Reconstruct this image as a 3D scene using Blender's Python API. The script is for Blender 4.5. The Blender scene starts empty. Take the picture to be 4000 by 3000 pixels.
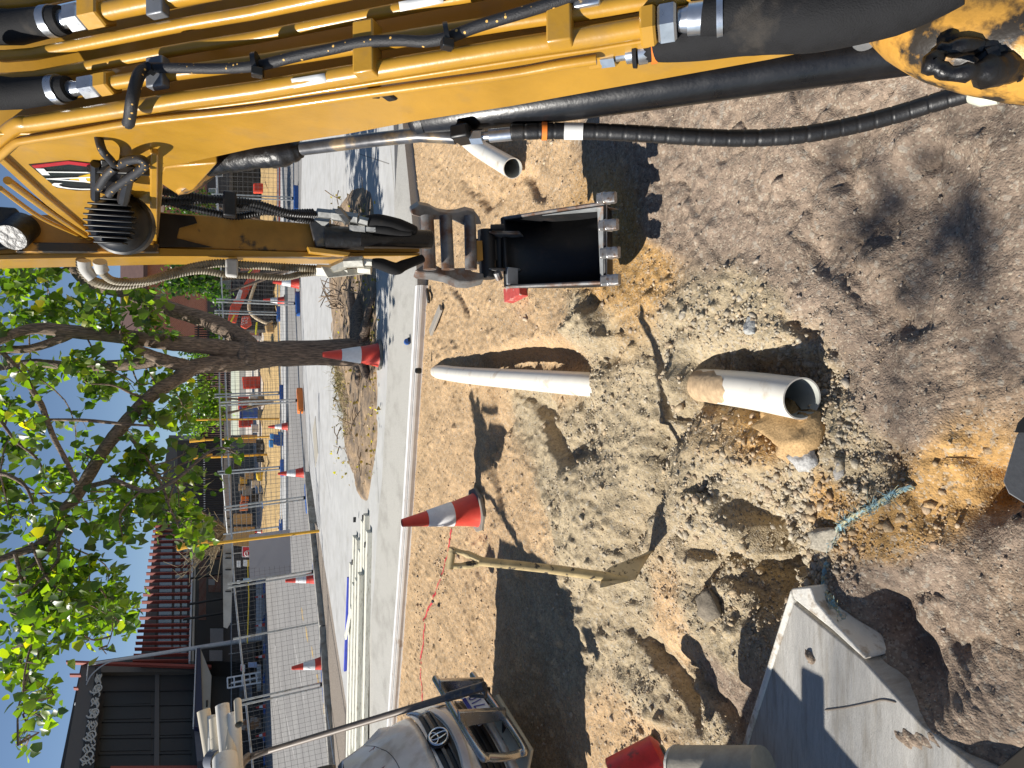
import bpy, math, random
import numpy as np
from mathutils import Vector, Matrix
random.seed(11)
rng = np.random.default_rng(11)
S = bpy.context.scene
C = S.collection
# ------------------------------------------------------------------ camera, sky, sun, exposure
EYE = 2.05                       # seat-height eye above the dug-out dirt, metres
PITCH = math.radians(23.35)
FOC = 2480.0                     # focal length in pixels of the 4000 x 3000 photograph
CP, SP = math.cos(PITCH), math.sin(PITCH)
CAM = Vector((0, 0, EYE))
cd = bpy.data.cameras.new('camera'); cam = bpy.data.objects.new('camera', cd); C.objects.link(cam)
cd.sensor_width = 36; cd.lens = FOC / 4000 * 36; cd.clip_start = 0.03; cd.clip_end = 2000
fwd, up, right = Vector((0, CP, -SP)), Vector((0, SP, CP)), Vector((1, 0, 0))
cam.matrix_world = Matrix(((-up.x, right.x, -fwd.x, 0), (-up.y, right.y, -fwd.y, 0), (-up.z, right.z, -fwd.z, EYE), (0, 0, 0, 1)))
S.camera = cam
SUN = Vector((1.10, 0.02, -1.0)).normalized()        # direction the light travels
sd = bpy.data.lights.new('sun', 'SUN'); sd.energy = 5.0; sd.angle = math.radians(0.53); sd.color = (1, .955, .88)
sun = bpy.data.objects.new('sun', sd); C.objects.link(sun); sun.rotation_euler = SUN.to_track_quat('-Z', 'Y').to_euler()
W = bpy.data.worlds.new('World'); S.world = W; W.use_nodes = True
wn = W.node_tree; wn.nodes.clear()
sky = wn.nodes.new('ShaderNodeTexSky'); sky.sky_type = 'NISHITA'; sky.sun_disc = False
sky.sun_elevation = math.asin(-SUN.z); sky.sun_rotation = math.atan2(-SUN.x, -SUN.y)
sky.air_density = 1.0; sky.dust_density = 0.0; sky.ozone_density = 1.7; sky.altitude = 2600
bg = wn.nodes.new('ShaderNodeBackground'); bg.inputs[1].default_value = 0.068
wo = wn.nodes.new('ShaderNodeOutputWorld')
wn.links.new(sky.outputs[0], bg.inputs[0]); wn.links.new(bg.outputs[0], wo.inputs[0])
S.view_settings.view_transform = 'Standard'; S.view_settings.look = 'None'
S.view_settings.exposure = 0.58; S.view_settings.gamma = 1
S.render.engine = 'CYCLES'
# ------------------------------------------------------------------ measuring: photograph pixel -> point in the place
def ray(X, Y):
    dx = (1500 - Y) / FOC; dy = (X - 2000) / FOC
    return Vector((dx, CP - dy * SP, -SP - dy * CP))
def onz(X, Y, z=0.0):
    d = ray(X, Y); return CAM + d * ((z - EYE) / d.z)
def onx(X, Y, x):
    d = ray(X, Y); return CAM + d * (x / d.x)
def ony(X, Y, y):
    d = ray(X, Y); return CAM + d * (y / d.y)
def at(X, Y, t):
    return CAM + ray(X, Y) * t
def onpl(X, Y, P0, N):
    d = ray(X, Y); return CAM + d * ((P0 - CAM).dot(N) / d.dot(N))
def pix(p):
    """vectorised world -> photograph pixel (X, Y); p is (n,3)"""
    q = np.asarray(p, float) - np.array([0, 0, EYE])
    f = q[:, 1] * CP - q[:, 2] * SP; u_ = q[:, 1] * SP + q[:, 2] * CP
    f = np.maximum(f, 1e-3)
    return 2000 - FOC * u_ / f, 1500 - FOC * q[:, 0] / f
# ------------------------------------------------------------------ mesh builder
def V(*a): return Vector(a)
class MB:
    def __init__(s): s.v = []; s.f = []
    def add(s, vs, fs):
        o = len(s.v); s.v += [tuple(x) for x in vs]; s.f += [tuple(o + i for i in f) for f in fs]; return s
    def box(s, c, sz, R=None):
        hx, hy, hz = sz[0] / 2, sz[1] / 2, sz[2] / 2; c = Vector(c)
        vs = [Vector((x, y, z)) for z in (-hz, hz) for y in (-hy, hy) for x in (-hx, hx)]
        if R is not None: vs = [R @ q for q in vs]
        return s.add([c + q for q in vs], [(0, 2, 3, 1), (4, 5, 7, 6), (0, 1, 5, 4), (2, 6, 7, 3), (0, 4, 6, 2), (1, 3, 7, 5)])
    def bar(s, a, b, w, h, upv=(0, 0, 1)):
        a, b = Vector(a), Vector(b); d = (b - a); L = d.length; d.normalize()
        sd_ = d.cross(Vector(upv)); sd_.normalize(); u_ = sd_.cross(d)
        R = Matrix((d, sd_, u_)).transposed()
        return s.box((a + b) / 2, (L, w, h), R)
    def tube(s, pts, r, seg=10, cap=True):
        pts = [Vector(p) for p in pts]; n = len(pts)
        rs = list(r) if hasattr(r, '__len__') else [r] * n
        T = []
        for i in range(n):
            d = pts[min(i + 1, n - 1)] - pts[max(i - 1, 0)]; d.normalize(); T.append(d)
        a = Vector((0, 0, 1)) if abs(T[0].z) < .9 else Vector((1, 0, 0))
        N = T[0].cross(a); N.normalize(); vs = []; fs = []
        for i in range(n):
            N = N - T[i] * N.dot(T[i]); N.normalize(); B = T[i].cross(N)
            for k in range(seg):
                an = 2 * math.pi * k / seg
                vs.append(pts[i] + (N * math.cos(an) + B * math.sin(an)) * rs[i])
        for i in range(n - 1):
            for k in range(seg):
                k2 = (k + 1) % seg
                fs.append((i * seg + k, i * seg + k2, (i + 1) * seg + k2, (i + 1) * seg + k))
        if cap: fs.append(tuple(range(seg))[::-1]); fs.append(tuple((n - 1) * seg + k for k in range(seg)))
        return s.add(vs, fs)
    def lathe(s, prof, o, ax, seg=24, cap=True):
        o = Vector(o); ax = Vector(ax).normalized()
        a = Vector((0, 0, 1)) if abs(ax.z) < .9 else Vector((1, 0, 0))
        N = ax.cross(a).normalized(); B = ax.cross(N); vs = []; fs = []
        for (r, h) in prof:
            for k in range(seg):
                an = 2 * math.pi * k / seg
                vs.append(o + ax * h + (N * math.cos(an) + B * math.sin(an)) * r)
        for i in range(len(prof) - 1):
            for k in range(seg):
                k2 = (k + 1) % seg; fs.append((i * seg + k, i * seg + k2, (i + 1) * seg + k2, (i + 1) * seg + k))
        if cap: fs.append(tuple(range(seg))[::-1]); fs.append(tuple((len(prof) - 1) * seg + k for k in range(seg)))
        return s.add(vs, fs)
    def prism(s, poly, vec):
        poly = [Vector(p) for p in poly]; vec = Vector(vec); n = len(poly)
        nn = Vector((0, 0, 0))
        for i in range(n): nn += poly[i].cross(poly[(i + 1) % n])
        if nn.dot(vec) > 0: poly = poly[::-1]
        vs = poly + [p + vec for p in poly]
        fs = [tuple(range(n)), tuple(range(2 * n - 1, n - 1, -1))]
        for i in range(n):
            j = (i + 1) % n; fs.append((j, i, n + i, n + j))
        return s.add(vs, fs)
    def grid(s, rows, flip=False):
        m = len(rows[0]); vs = [p for r in rows for p in r]; fs = []
        for i in range(len(rows) - 1):
            for k in range(m - 1):
                q = (i * m + k, i * m + k + 1, (i + 1) * m + k + 1, (i + 1) * m + k); fs.append(q[::-1] if flip else q)
        return s.add(vs, fs)
    def build(s, name, mat, parent=None, angle=35, bevel=0, solid=0):
        o = Vector((0, 0, 0)); q = parent
        while q is not None: o += q.location; q = q.parent
        me = bpy.data.meshes.new(name)
        me.from_pydata([(a - o.x, b - o.y, c - o.z) for a, b, c in s.v], [], s.f); me.update()
        me.materials.append(mat)
        if angle:
            me.shade_smooth(); me.set_sharp_from_angle(angle=math.radians(angle))
        ob = bpy.data.objects.new(name, me); C.objects.link(ob)
        if parent is not None: ob.parent = parent
        if solid:
            m_ = ob.modifiers.new('thickness', 'SOLIDIFY'); m_.thickness = solid; m_.offset = 0
        if bevel:
            m_ = ob.modifiers.new('bevel', 'BEVEL'); m_.width = bevel; m_.segments = 2; m_.limit_method = 'ANGLE'; m_.angle_limit = math.radians(40)
        return ob
def tag(o, label, cat, group=None):
    o['label'] = label; o['category'] = cat
    if group: o['group'] = group
    return o
def thing(name, loc, label, cat, group=None):
    o = bpy.data.objects.new(name, None); o.empty_display_size = .1; C.objects.link(o); o.location = loc
    return tag(o, label, cat, group)
def kind(o, k): o['kind'] = k; return o
def copy_tree(o, parent=None):
    c = o.copy(); C.objects.link(c); c.parent = parent
    for ch in [x for x in bpy.data.objects if x.parent == o]: copy_tree(ch, c)
    return c
def smoothpts(pts, n=6):
    """Catmull-Rom through points"""
    pts = [Vector(p) for p in pts]; out = []
    for i in range(len(pts) - 1):
        p0, p1, p2, p3 = pts[max(i - 1, 0)], pts[i], pts[i + 1], pts[min(i + 2, len(pts) - 1)]
        for k in range(n):
            t = k / n
            out.append(.5 * ((2 * p1) + (p2 - p0) * t + (2 * p0 - 5 * p1 + 4 * p2 - p3) * t * t + (3 * p1 - p0 - 3 * p2 + p3) * t ** 3))
    out.append(pts[-1]); return out
def text_mesh(s, corners, off=V(0, 0, 0)):
    """flat lettering mapped on the quad BL, BR, TR, TL"""
    cu = bpy.data.curves.new('t', 'FONT'); cu.body = s; cu.resolution_u = 3
    ob = bpy.data.objects.new('t', cu); C.objects.link(ob)
    dg = bpy.context.evaluated_depsgraph_get(); dg.update()
    me = bpy.data.meshes.new_from_object(ob.evaluated_get(dg))
    co = [v.co.copy() for v in me.vertices]; fs = [tuple(p.vertices) for p in me.polygons]
    bpy.data.objects.remove(ob); bpy.data.curves.remove(cu); bpy.data.meshes.remove(me)
    x0, x1 = min(c.x for c in co), max(c.x for c in co); y0, y1 = min(c.y for c in co), max(c.y for c in co)
    BL, BR, TR, TL = [Vector(c) for c in corners]; vs = []
    for c in co:
        a, b = (c.x - x0) / (x1 - x0), (c.y - y0) / (y1 - y0)
        vs.append((BL * (1 - a) + BR * a) * (1 - b) + (TL * (1 - a) + TR * a) * b + off)
    return MB().add(vs, fs)
# ------------------------------------------------------------------ materials
def M(name, col, rough=.6, metal=0, var=.12, vs=6, bump=0, bs=60, col2=None, patch=.5, soft=.12, ps=5, spec=.5, coat=0, stretch=None, bump2=0, bs2=8):
    m = bpy.data.materials.new(name); m.use_nodes = True; nt = m.node_tree; N = nt.nodes; L = nt.links
    b = N['Principled BSDF']; b.inputs['Roughness'].default_value = rough; b.inputs['Metallic'].default_value = metal
    b.inputs['Specular IOR Level'].default_value = spec
    if coat: b.inputs['Coat Weight'].default_value = coat; b.inputs['Coat Roughness'].default_value = .08
    tc = N.new('ShaderNodeTexCoord'); vec = tc.outputs['Object']
    if stretch:
        mp = N.new('ShaderNodeMapping'); mp.inputs['Scale'].default_value = stretch; L.new(vec, mp.inputs[0]); vec = mp.outputs[0]
    n1 = N.new('ShaderNodeTexNoise'); n1.inputs['Scale'].default_value = vs; n1.inputs['Detail'].default_value = 6; n1.inputs['Roughness'].default_value = .65; L.new(vec, n1.inputs[0])
    mr = N.new('ShaderNodeMapRange'); mr.inputs[1].default_value = .3; mr.inputs[2].default_value = .7; mr.inputs[3].default_value = 1 - var; mr.inputs[4].default_value = 1 + var; L.new(n1.outputs[0], mr.inputs[0])
    mx = N.new('ShaderNodeMix'); mx.data_type = 'RGBA'; mx.blend_type = 'MULTIPLY'; mx.inputs[0].default_value = 1
    mx.inputs[6].default_value = (*col, 1)
    if col2:
        n2 = N.new('ShaderNodeTexNoise'); n2.inputs['Scale'].default_value = ps; n2.inputs['Detail'].default_value = 7; n2.inputs['Roughness'].default_value = .6; L.new(vec, n2.inputs[0])
        r2 = N.new('ShaderNodeMapRange'); r2.inputs[1].default_value = patch - soft / 2; r2.inputs[2].default_value = patch + soft / 2; L.new(n2.outputs[0], r2.inputs[0])
        m2 = N.new('ShaderNodeMix'); m2.data_type = 'RGBA'; m2.inputs[6].default_value = (*col, 1); m2.inputs[7].default_value = (*col2, 1)
        L.new(r2.outputs[0], m2.inputs[0]); L.new(m2.outputs[2], mx.inputs[6])
    cb = N.new('ShaderNodeCombineColor')
    for i in range(3): L.new(mr.outputs[0], cb.inputs[i])
    L.new(cb.outputs[0], mx.inputs[7]); L.new(mx.outputs[2], b.inputs['Base Color'])
    rr = N.new('ShaderNodeMapRange'); rr.inputs[3].default_value = max(rough - .12, .02); rr.inputs[4].default_value = min(rough + .12, 1); L.new(n1.outputs[0], rr.inputs[0]); L.new(rr.outputs[0], b.inputs['Roughness'])
    if bump or bump2:
        prev = None
        for (st, sc) in ((bump, bs), (bump2, bs2)):
            if not st: continue
            nb = N.new('ShaderNodeTexNoise'); nb.inputs['Scale'].default_value = sc; nb.inputs['Detail'].default_value = 5; L.new(vec, nb.inputs[0])
            bp = N.new('ShaderNodeBump'); bp.inputs['Strength'].default_value = 1; bp.inputs['Distance'].default_value = st
            L.new(nb.outputs[0], bp.inputs['Height'])
            if prev: L.new(prev.outputs[0], bp.inputs['Normal'])
            prev = bp
        L.new(prev.outputs[0], b.inputs['Normal'])
    return m
yellow = M('yellow_paint', (.42, .222, .024), .34, var=.14, vs=5, col2=(.33, .19, .05), patch=.66, soft=.2, ps=9, coat=.25, bump=.0004, bs=90)
yellow_dirty = M('dirty_yellow_paint', (.40, .20, .03), .5, var=.2, vs=9, col2=(.05, .035, .02), patch=.62, soft=.06, ps=7, bump=.0006, bs=80)
yellow_grease = M('greasy_yellow_paint', (.52, .27, .05), .4, var=.2, vs=9, col2=(.025, .02, .015), patch=.50, soft=.08, ps=9, bump=.003, bs=30)
black_metal = M('black_paint', (.007, .007, .008), .30, var=.3, vs=14, col2=(.03, .028, .025), patch=.72, soft=.1, ps=25, bump=.0004, bs=120)
grease = M('black_grease', (.008, .007, .007), .40, var=.4, vs=20, bump=.004, bs=40)
rubber = M('black_rubber', (.010, .010, .011), .45, var=.3, vs=20, bump=.0006, bs=150, col2=(.03, .027, .024), patch=.66, ps=14)
plastic_black = M('black_plastic', (.007, .007, .0075), .42, var=.2, vs=30)
steel = M('zinc_steel', (.55, .58, .62), .30, metal=.9, var=.15, vs=30, col2=(.25, .22, .18), patch=.68, ps=30)
rod_steel = M('dirty_rod_steel', (.10, .10, .105), .35, metal=.5, var=.4, vs=18, col2=(.25, .19, .12), patch=.58, soft=.1, ps=12)
worn_steel = M('worn_steel', (.19, .185, .18), .42, metal=.2, var=.3, vs=16, col2=(.14, .075, .045), patch=.55, soft=.16, ps=10, bump=.0012, bs=60)
tooth_steel = M('polished_tooth_steel', (.36, .35, .34), .34, metal=.75, var=.2, vs=30, col2=(.22, .15, .11), patch=.6, ps=26, bump=.001, bs=60)
bucket_black = M('bucket_black', (.012, .012, .013), .55, var=.3, vs=14, col2=(.03, .02, .017), patch=.62, ps=12, bump=.001, bs=50)
orange_plastic = M('orange_plastic', (.75, .20, .03), .4)
white_label = M('white_label', (.72, .72, .70), .4, var=.05)
grey_steel = M('grey_steel', (.30, .31, .32), .38, metal=.5, var=.2, vs=12)
gal = M('galvanised_tube', (.42, .43, .43), .38, metal=.55, var=.25, vs=14, col2=(.30, .27, .23), patch=.6, ps=6)
wire = M('fence_wire', (.13, .125, .12), .55, metal=.4, var=.2, vs=20)
pvc = M('white_pvc', (.76, .72, .63), .33, var=.05, vs=9, col2=(.52, .42, .30), patch=.66, soft=.14, ps=6)
pvc_in = M('pvc_inside', (.40, .41, .38), .5, var=.1)
cone_red = M('cone_red', (.60, .050, .028), .5, var=.10, vs=14, col2=(.50, .10, .05), patch=.66, ps=16)
cone_white = M('cone_sleeve', (.70, .70, .70), .42, var=.10, vs=16, col2=(.5, .40, .33), patch=.68, soft=.06, ps=24)
cone_base = M('cone_base_rubber', (.20, .185, .155), .75, var=.2, vs=18, bump=.001, bs=50)
blue_plastic = M('blue_plastic', (.025, .10, .34), .42, var=.15, vs=10)
red_plastic = M('red_plastic', (.66, .06, .03), .42, var=.15, vs=7)
# ------------------------------------------------------------------ noise for the terrain
def vnoise(x, y, seed):
    xi = np.floor(x).astype(np.int64); yi = np.floor(y).astype(np.int64); xf = x - xi; yf = y - yi
    def hsh(a, b):
        h = (a * 374761393 + b * 668265263 + seed * 974634777) & 0xFFFFFFFF
        h = ((h ^ (h >> 13)) * 1274126177) & 0xFFFFFFFF
        return ((h ^ (h >> 16)) & 0xFFFF) / 65535.0
    sx = xf * xf * (3 - 2 * xf); sy = yf * yf * (3 - 2 * yf)
    return (hsh(xi, yi) * (1 - sx) + hsh(xi + 1, yi) * sx) * (1 - sy) + (hsh(xi, yi + 1) * (1 - sx) + hsh(xi + 1, yi + 1) * sx) * sy
def fbm(x, y, sc, octs=4, seed=1, gain=.5):
    a, tot, f, n = 1.0, 0, 1.0 / sc, 0
    for i in range(octs):
        tot = tot + a * (vnoise(x * f + 17.3 * i, y * f - 9.1 * i, seed + i) - .5); n += a; a *= gain; f *= 2.03
    return tot / n * 2
# kerb front line (photograph pixels -> dirt level)
K_PX = [(1500, 3500), (1548, 2830), (1612, 2000), (1650, 1400), (1667, 1110), (1628, 700), (1590, 350), (1560, -300)]
K_PT = [onz(a, b, 0.0) for a, b in K_PX]
kx = np.array([p.x for p in K_PT]); ky = np.array([p.y for p in K_PT])
def kerb_y(x): return np.interp(x, kx, ky)
# feature list: pixel centre, half sizes in metres, rotation, height
def feat(x, y, X, Y, rx, ry, h, rot=0, pw=2):
    c = onz(X, Y, 0); a = x - c.x; b = y - c.y
    ca, sa = math.cos(rot), math.sin(rot); p = (a * ca + b * sa) / rx; q = (-a * sa + b * ca) / ry
    return h * np.exp(-(np.sqrt(p * p + q * q)) ** pw)
FEATS = [(2060, 1415, .12, 1.05, -.15, .0, 3), (2350, 1515, .16, .12, .07, .0, 2), (2665, 1492, .15, .09, .13, 0, 2), (2950, 1490, .13, .40, -.13, .05, 3), (2950, 1640, .12, .36, -.05, 0, 3),
         (2300, 1260, .20, .50, .07, .2, 2), (2420, 1330, .22, .24, .06, 0, 2), (2100, 1600, .30, .5, -.06, .3, 2),
         (2180, 1720, .28, .22, .06, 0, 2), (2350, 1900, .5, .4, .05, 0, 2), (2780, 1950, .42, .30, .05, 0, 2), (2900, 2180, .26, .18, -.12, .3, 2),
         (3000, 2080, .20, .16, .07, 0, 2), (3080, 2330, .10, .09, -.10, 0, 2), (3180, 1730, .18, .12, .05, 0, 2),
         (3250, 2520, .30, .14, .05, .5, 2), (3600, 2550, .16, .10, -.09, .4, 2), (3500, 2350, .2, .14, .04, 0, 2), (3780, 1960, .12, .09, -.10, 0, 2),
         (3650, 1700, .16, .1, .04, 0, 2), (3420, 1950, .06, .22, .03, .5, 2), (3100, 1220, .2, .2, .04, 0, 2), (3450, 1230, .14, .10, -.045, 0, 2),
         (3350, 900, .12, .30, -.04, .5, 2), (3600, 750, .16, .16, -.06, 0, 2), (3650, 1000, .12, .14, -.05, 0, 2), (3300, 600, .10, .2, -.05, .4, 2),
         (2750, 1100, .25, .18, .035, 0, 2), (2560, 1750, .32, .10, -.05, .1, 2), (2640, 2750, .28, .10, -.05, -.3, 2), (2480, 2720, .10, .2, .05, 0, 2),
         (2200, 2080, .22, .08, .05, .6, 2), (2330, 2100, .4, .3, .04, 0, 2), (1850, 1100, .2, .3, .03, 0, 2), (1950, 900, .3, .2, -.03, 0, 2), (2400, 1950, .04, .25, -.02, .3, 2),
         (3010, 2190, .22, .13, -.13, .25, 2), (2870, 2040, .24, .10, .08, .3, 2), (2560, 2010, .45, .09, .06, .15, 2), (2700, 2330, .14, .10, .05, 0, 2), (2740, 2330, .05, .12, -.05, 0, 2),
         (2250, 1800, .35, .12, .05, .4, 2), (2330, 1600, .16, .10, -.06, 0, 2), (1930, 1620, .5, .10, -.04, .3, 2), (3420, 2440, .20, .10, .06, .7, 2), (3520, 2470, .10, .05, -.08, .7, 2), (3560, 1310, .10, .06, .03, 0, 2), (3350, 1120, .20, .04, -.03, .5, 2),
         (3620, 2800, .22, .10, .07, -.8, 2), (3760, 2880, .2, .08, .06, -.8, 2), (2600, 1200, .12, .25, .04, 0, 2), (2120, 1180, .25, .10, .05, .2, 2)]
ZS = np.array([(1700,2600),(1750,2300),(1800,1900),(1700,1350),(1750,1000),(1850,1250),(2050,1330),(2200,1330),(1750,700),(1900,850),(2100,700),(1950,2750),(1850,2500),(1950,1900),(1900,1620),(2500,2950),(2350,2880),(2060,2000),(2150,2900),(2620,2420)])
ZO = np.array([(2420,900),(2520,1050),(2300,950),(3650,1900),(3800,1760),(3450,2020),(3000,1690),(2380,1100),(3760,1840),(3560,1960),(3100,1660),(3300,1950)])
ZG = np.array([(2150,1850),(2250,2050),(2500,2300),(2400,1750),(2600,1850),(2900,1900),(3100,1850),(3050,2020),(2880,1180),(2950,1380),(3180,1500),(3280,1700),(3330,1600),(2500,2650),(2700,2700),(2050,1620),(2750,1320),(2950,2250),(2820,2450),(3000,2150),(2650,1550),(2350,1640),(2320,1250),(3150,2150),(3380,1800),(2250,2500)])
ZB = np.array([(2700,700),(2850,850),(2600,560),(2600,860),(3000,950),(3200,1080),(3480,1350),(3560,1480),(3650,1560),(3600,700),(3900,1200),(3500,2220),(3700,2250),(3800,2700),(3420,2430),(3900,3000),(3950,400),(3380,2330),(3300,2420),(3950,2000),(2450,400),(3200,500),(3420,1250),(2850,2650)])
ZALL = np.vstack([ZS, ZO, ZG, ZB]); ZT = np.array([0] * len(ZS) + [1] * len(ZO) + [2] * len(ZG) + [3] * len(ZB))
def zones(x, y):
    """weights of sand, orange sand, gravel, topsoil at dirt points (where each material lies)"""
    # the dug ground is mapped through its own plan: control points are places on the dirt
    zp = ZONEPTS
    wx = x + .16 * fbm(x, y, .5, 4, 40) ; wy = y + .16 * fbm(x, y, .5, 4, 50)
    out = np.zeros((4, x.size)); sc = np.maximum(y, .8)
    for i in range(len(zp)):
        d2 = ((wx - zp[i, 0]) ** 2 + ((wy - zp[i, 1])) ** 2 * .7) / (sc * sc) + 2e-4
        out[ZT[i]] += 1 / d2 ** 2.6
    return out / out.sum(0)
ZONEPTS = np.array([[onz(a, b, 0).x, onz(a, b, 0).y] for a, b in ZALL])
def polydist(x, y, px):
    P = [onz(a, b, 0) for a, b in px]; best = np.full(x.size, 9.0); side = np.zeros(x.size); tt = np.zeros(x.size)
    for i in range(len(P) - 1):
        ax_, ay_, bx_, by_ = P[i].x, P[i].y, P[i + 1].x, P[i + 1].y; dx, dy = bx_ - ax_, by_ - ay_; L = math.hypot(dx, dy)
        t = ((x - ax_) * dx + (y - ay_) * dy) / (L * L); tc = np.clip(t, 0, 1); qx, qy = x - (ax_ + dx * tc), y - (ay_ + dy * tc); d = np.hypot(qx, qy)
        m = d < best; best[m] = d[m]; side[m] = qx[m]; tt[m] = (i + tc[m]) / (len(P) - 1)
    return best, side, tt
CUTS = [([(2470, 2170), (2540, 2010), (2620, 1860), (2625, 1640), (2585, 1480), (2560, 1380)], -.075, .035, .13),
        ([(2940, 2330), (3000, 2200), (2960, 2060), (2860, 1950)], -.20, .05, .17), ([(2060, 1560), (2140, 1700), (2240, 1800), (2330, 1770)], -.13, .05, .15),
        ([(2700, 2850), (2600, 2650), (2480, 2500)], -.10, .03, .10), ([(2950, 2960), (2800, 2750), (2700, 2640), (2640, 2590)], -.07, .025, .07), ([(3380, 2580), (3480, 2440), (3560, 2330)], -.10, .05, .12),
        ([(3860, 2020), (3830, 1900), (3790, 1800)], -.13, .04, .10), ([(2310, 1170), (2420, 1320), (2400, 1450)], -.08, .05, .12), ([(3090, 1240), (3150, 1340)], -.06, .03, .08), ([(3470, 1240), (3620, 1290)], -.05, .03, .06),
        ([(3330, 560), (3290, 700), (3380, 900)], -.035, .03, .08), ([(3130, 900), (3220, 1080)], -.03, .02, .06), ([(2680, 1420), (2820, 1400), (2960, 1440)], -.06, .04, .08), ([(1980, 1640), (1900, 1800), (1960, 2000)], -.05, .04, .10),
        ([(1800, 700), (1900, 800), (1950, 780)], -.05, .04, .10), ([(2050, 700), (2120, 780)], -.05, .03, .08), ([(1760, 1120), (1830, 1230)], -.04, .03, .08), ([(2560, 1800), (2700, 1720), (2760, 1560)], -.06, .03, .10),
        ([(2720, 2120), (2800, 2180), (2740, 2300)], -.07, .03, .09), ([(3480, 1760), (3560, 1900), (3580, 2050)], -.03, .02, .05), ([(3640, 500), (3560, 640)], -.03, .03, .06), ([(3800, 2600), (3700, 2500), (3660, 2380)], -.04, .02, .06)]
BENCH = [(2330, 2030, .55, .42, .07), (2850, 1850, .36, .26, .07), (2330, 1330, .16, .30, .05), (3200, 2480, .18, .14, .05), (2700, 2000, .30, .14, .05)]
def terrain_low(x, y):
    z = .05 * fbm(x, y, 1.6, 3, 3)
    for (X, Y, rx, ry, h, rot, pw) in FEATS: z = z + feat(x, y, X, Y, rx, ry, h, rot, pw)
    wx, wy = x + .045 * fbm(x, y, .16, 3, 101), y + .045 * fbm(x, y, .16, 3, 111)
    for (px, dep, wl, wr) in CUTS:
        d, sd_, t = polydist(wx, wy, px); w = np.where(sd_ < 0, wl, wr); z = z + dep * np.exp(-(d / w) ** 2) * (np.clip(np.minimum(t, 1 - t) * 6, 0, 1) * .6 + .4)
    for (X, Y, rx, ry, h) in BENCH: z = z + feat(wx, wy, X, Y, rx, ry, h, 0, 5)
    return z
def terrain(x, y, wz=None):
    if wz is None: wz = zones(x, y)
    rough = wz[0] * .85 + wz[1] * .85 + wz[2] * 1.45 + wz[3] * .95
    z = terrain_low(x, y)
    n = fbm(x, y, .30, 4, 9, .6)
    z = z + rough * (.024 * n + .016 * np.abs(fbm(x, y, .11, 3, 15)) + .0085 * fbm(x, y, .035, 2, 22))
    clod = np.maximum(fbm(x, y, .09, 2, 31) - .30, 0) * (fbm(x, y, .7, 2, 33) > -.1); z = z + rough * .055 * clod
    cr = fbm(x, y, .22, 2, 61); z = z - wz[3] * .016 * np.exp(-(cr / .05) ** 2) * (fbm(x, y, .6, 2, 66) > .0)
    # trodden ridges (boot and track marks) in the soft soil
    for (X, Y, L_, rot) in [(3380, 1010, .16, .5), (3480, 1030, .10, .4), (3680, 1420, .16, .3), (2700, 1700, .10, 1.4), (3250, 1020, .12, 1.0), (2350, 1830, .12, 1.2), (2330, 1900, .10, 1.2), (3700, 2750, .25, -.6)]:
        c = onz(X, Y, 0); a_ = (x - c.x) * math.cos(rot) + (y - c.y) * math.sin(rot); b_ = -(x - c.x) * math.sin(rot) + (y - c.y) * math.cos(rot)
        z = z + .0045 * np.sin(a_ * 190) * np.exp(-(a_ / L_) ** 4 - (b_ / (L_ * .5)) ** 4)
    edge = np.clip((kerb_y(x) - y) / .25, 0, 1); z = z * (.35 + .65 * edge)
    return z
# ------------------------------------------------------------------ dirt sheet
ys = [0.55]
while ys[-1] < 9.9: ys.append(ys[-1] + max(.0062, .0031 * ys[-1]))
ys = np.array(ys); xs = np.arange(-5.2, 5.2, .0118)
gx, gy = np.meshgrid(xs, ys); sh = gx.shape
wz = zones(gx.ravel(), gy.ravel())
gz = terrain(gx.ravel(), gy.ravel(), wz)
over = np.clip((gy.ravel() - kerb_y(gx.ravel()) - .03) / .05, 0, 1)
gz = gz * (1 - over) - .25 * over
GZ = gz.reshape(sh)
def ground_h(x, y):
    x = np.asarray(x, float); y = np.asarray(y, float)
    i = np.clip(np.searchsorted(ys, y) - 1, 0, len(ys) - 2); j = np.clip(((x - xs[0]) / .0118).astype(int), 0, len(xs) - 2)
    return GZ[i, j]
def gh(x, y): return float(ground_h(np.array([x]), np.array([y]))[0])
def grid_mesh(name, co, nr, nc, mat, attr=None, keep=None):
    me = bpy.data.meshes.new(name); n = nr * nc
    a = np.arange(n).reshape(nr, nc)
    q = np.stack([a[:-1, :-1], a[:-1, 1:], a[1:, 1:], a[1:, :-1]], -1).reshape(-1, 4)
    if keep is not None: q = q[keep[q].all(1)]
    me.vertices.add(n); me.vertices.foreach_set('co', co.astype(np.float32).ravel())
    me.loops.add(q.size); me.loops.foreach_set('vertex_index', q.astype(np.int32).ravel())
    me.polygons.add(len(q)); me.polygons.foreach_set('loop_start', np.arange(0, q.size, 4, dtype=np.int32))
    me.update(calc_edges=True); me.shade_smooth(); me.materials.append(mat)
    if attr is not None:
        ca = me.color_attributes.new('soil', 'FLOAT_COLOR', 'POINT'); ca.data.foreach_set('color', attr.astype(np.float32).ravel())
    ob = bpy.data.objects.new(name, me); C.objects.link(ob); return ob
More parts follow.
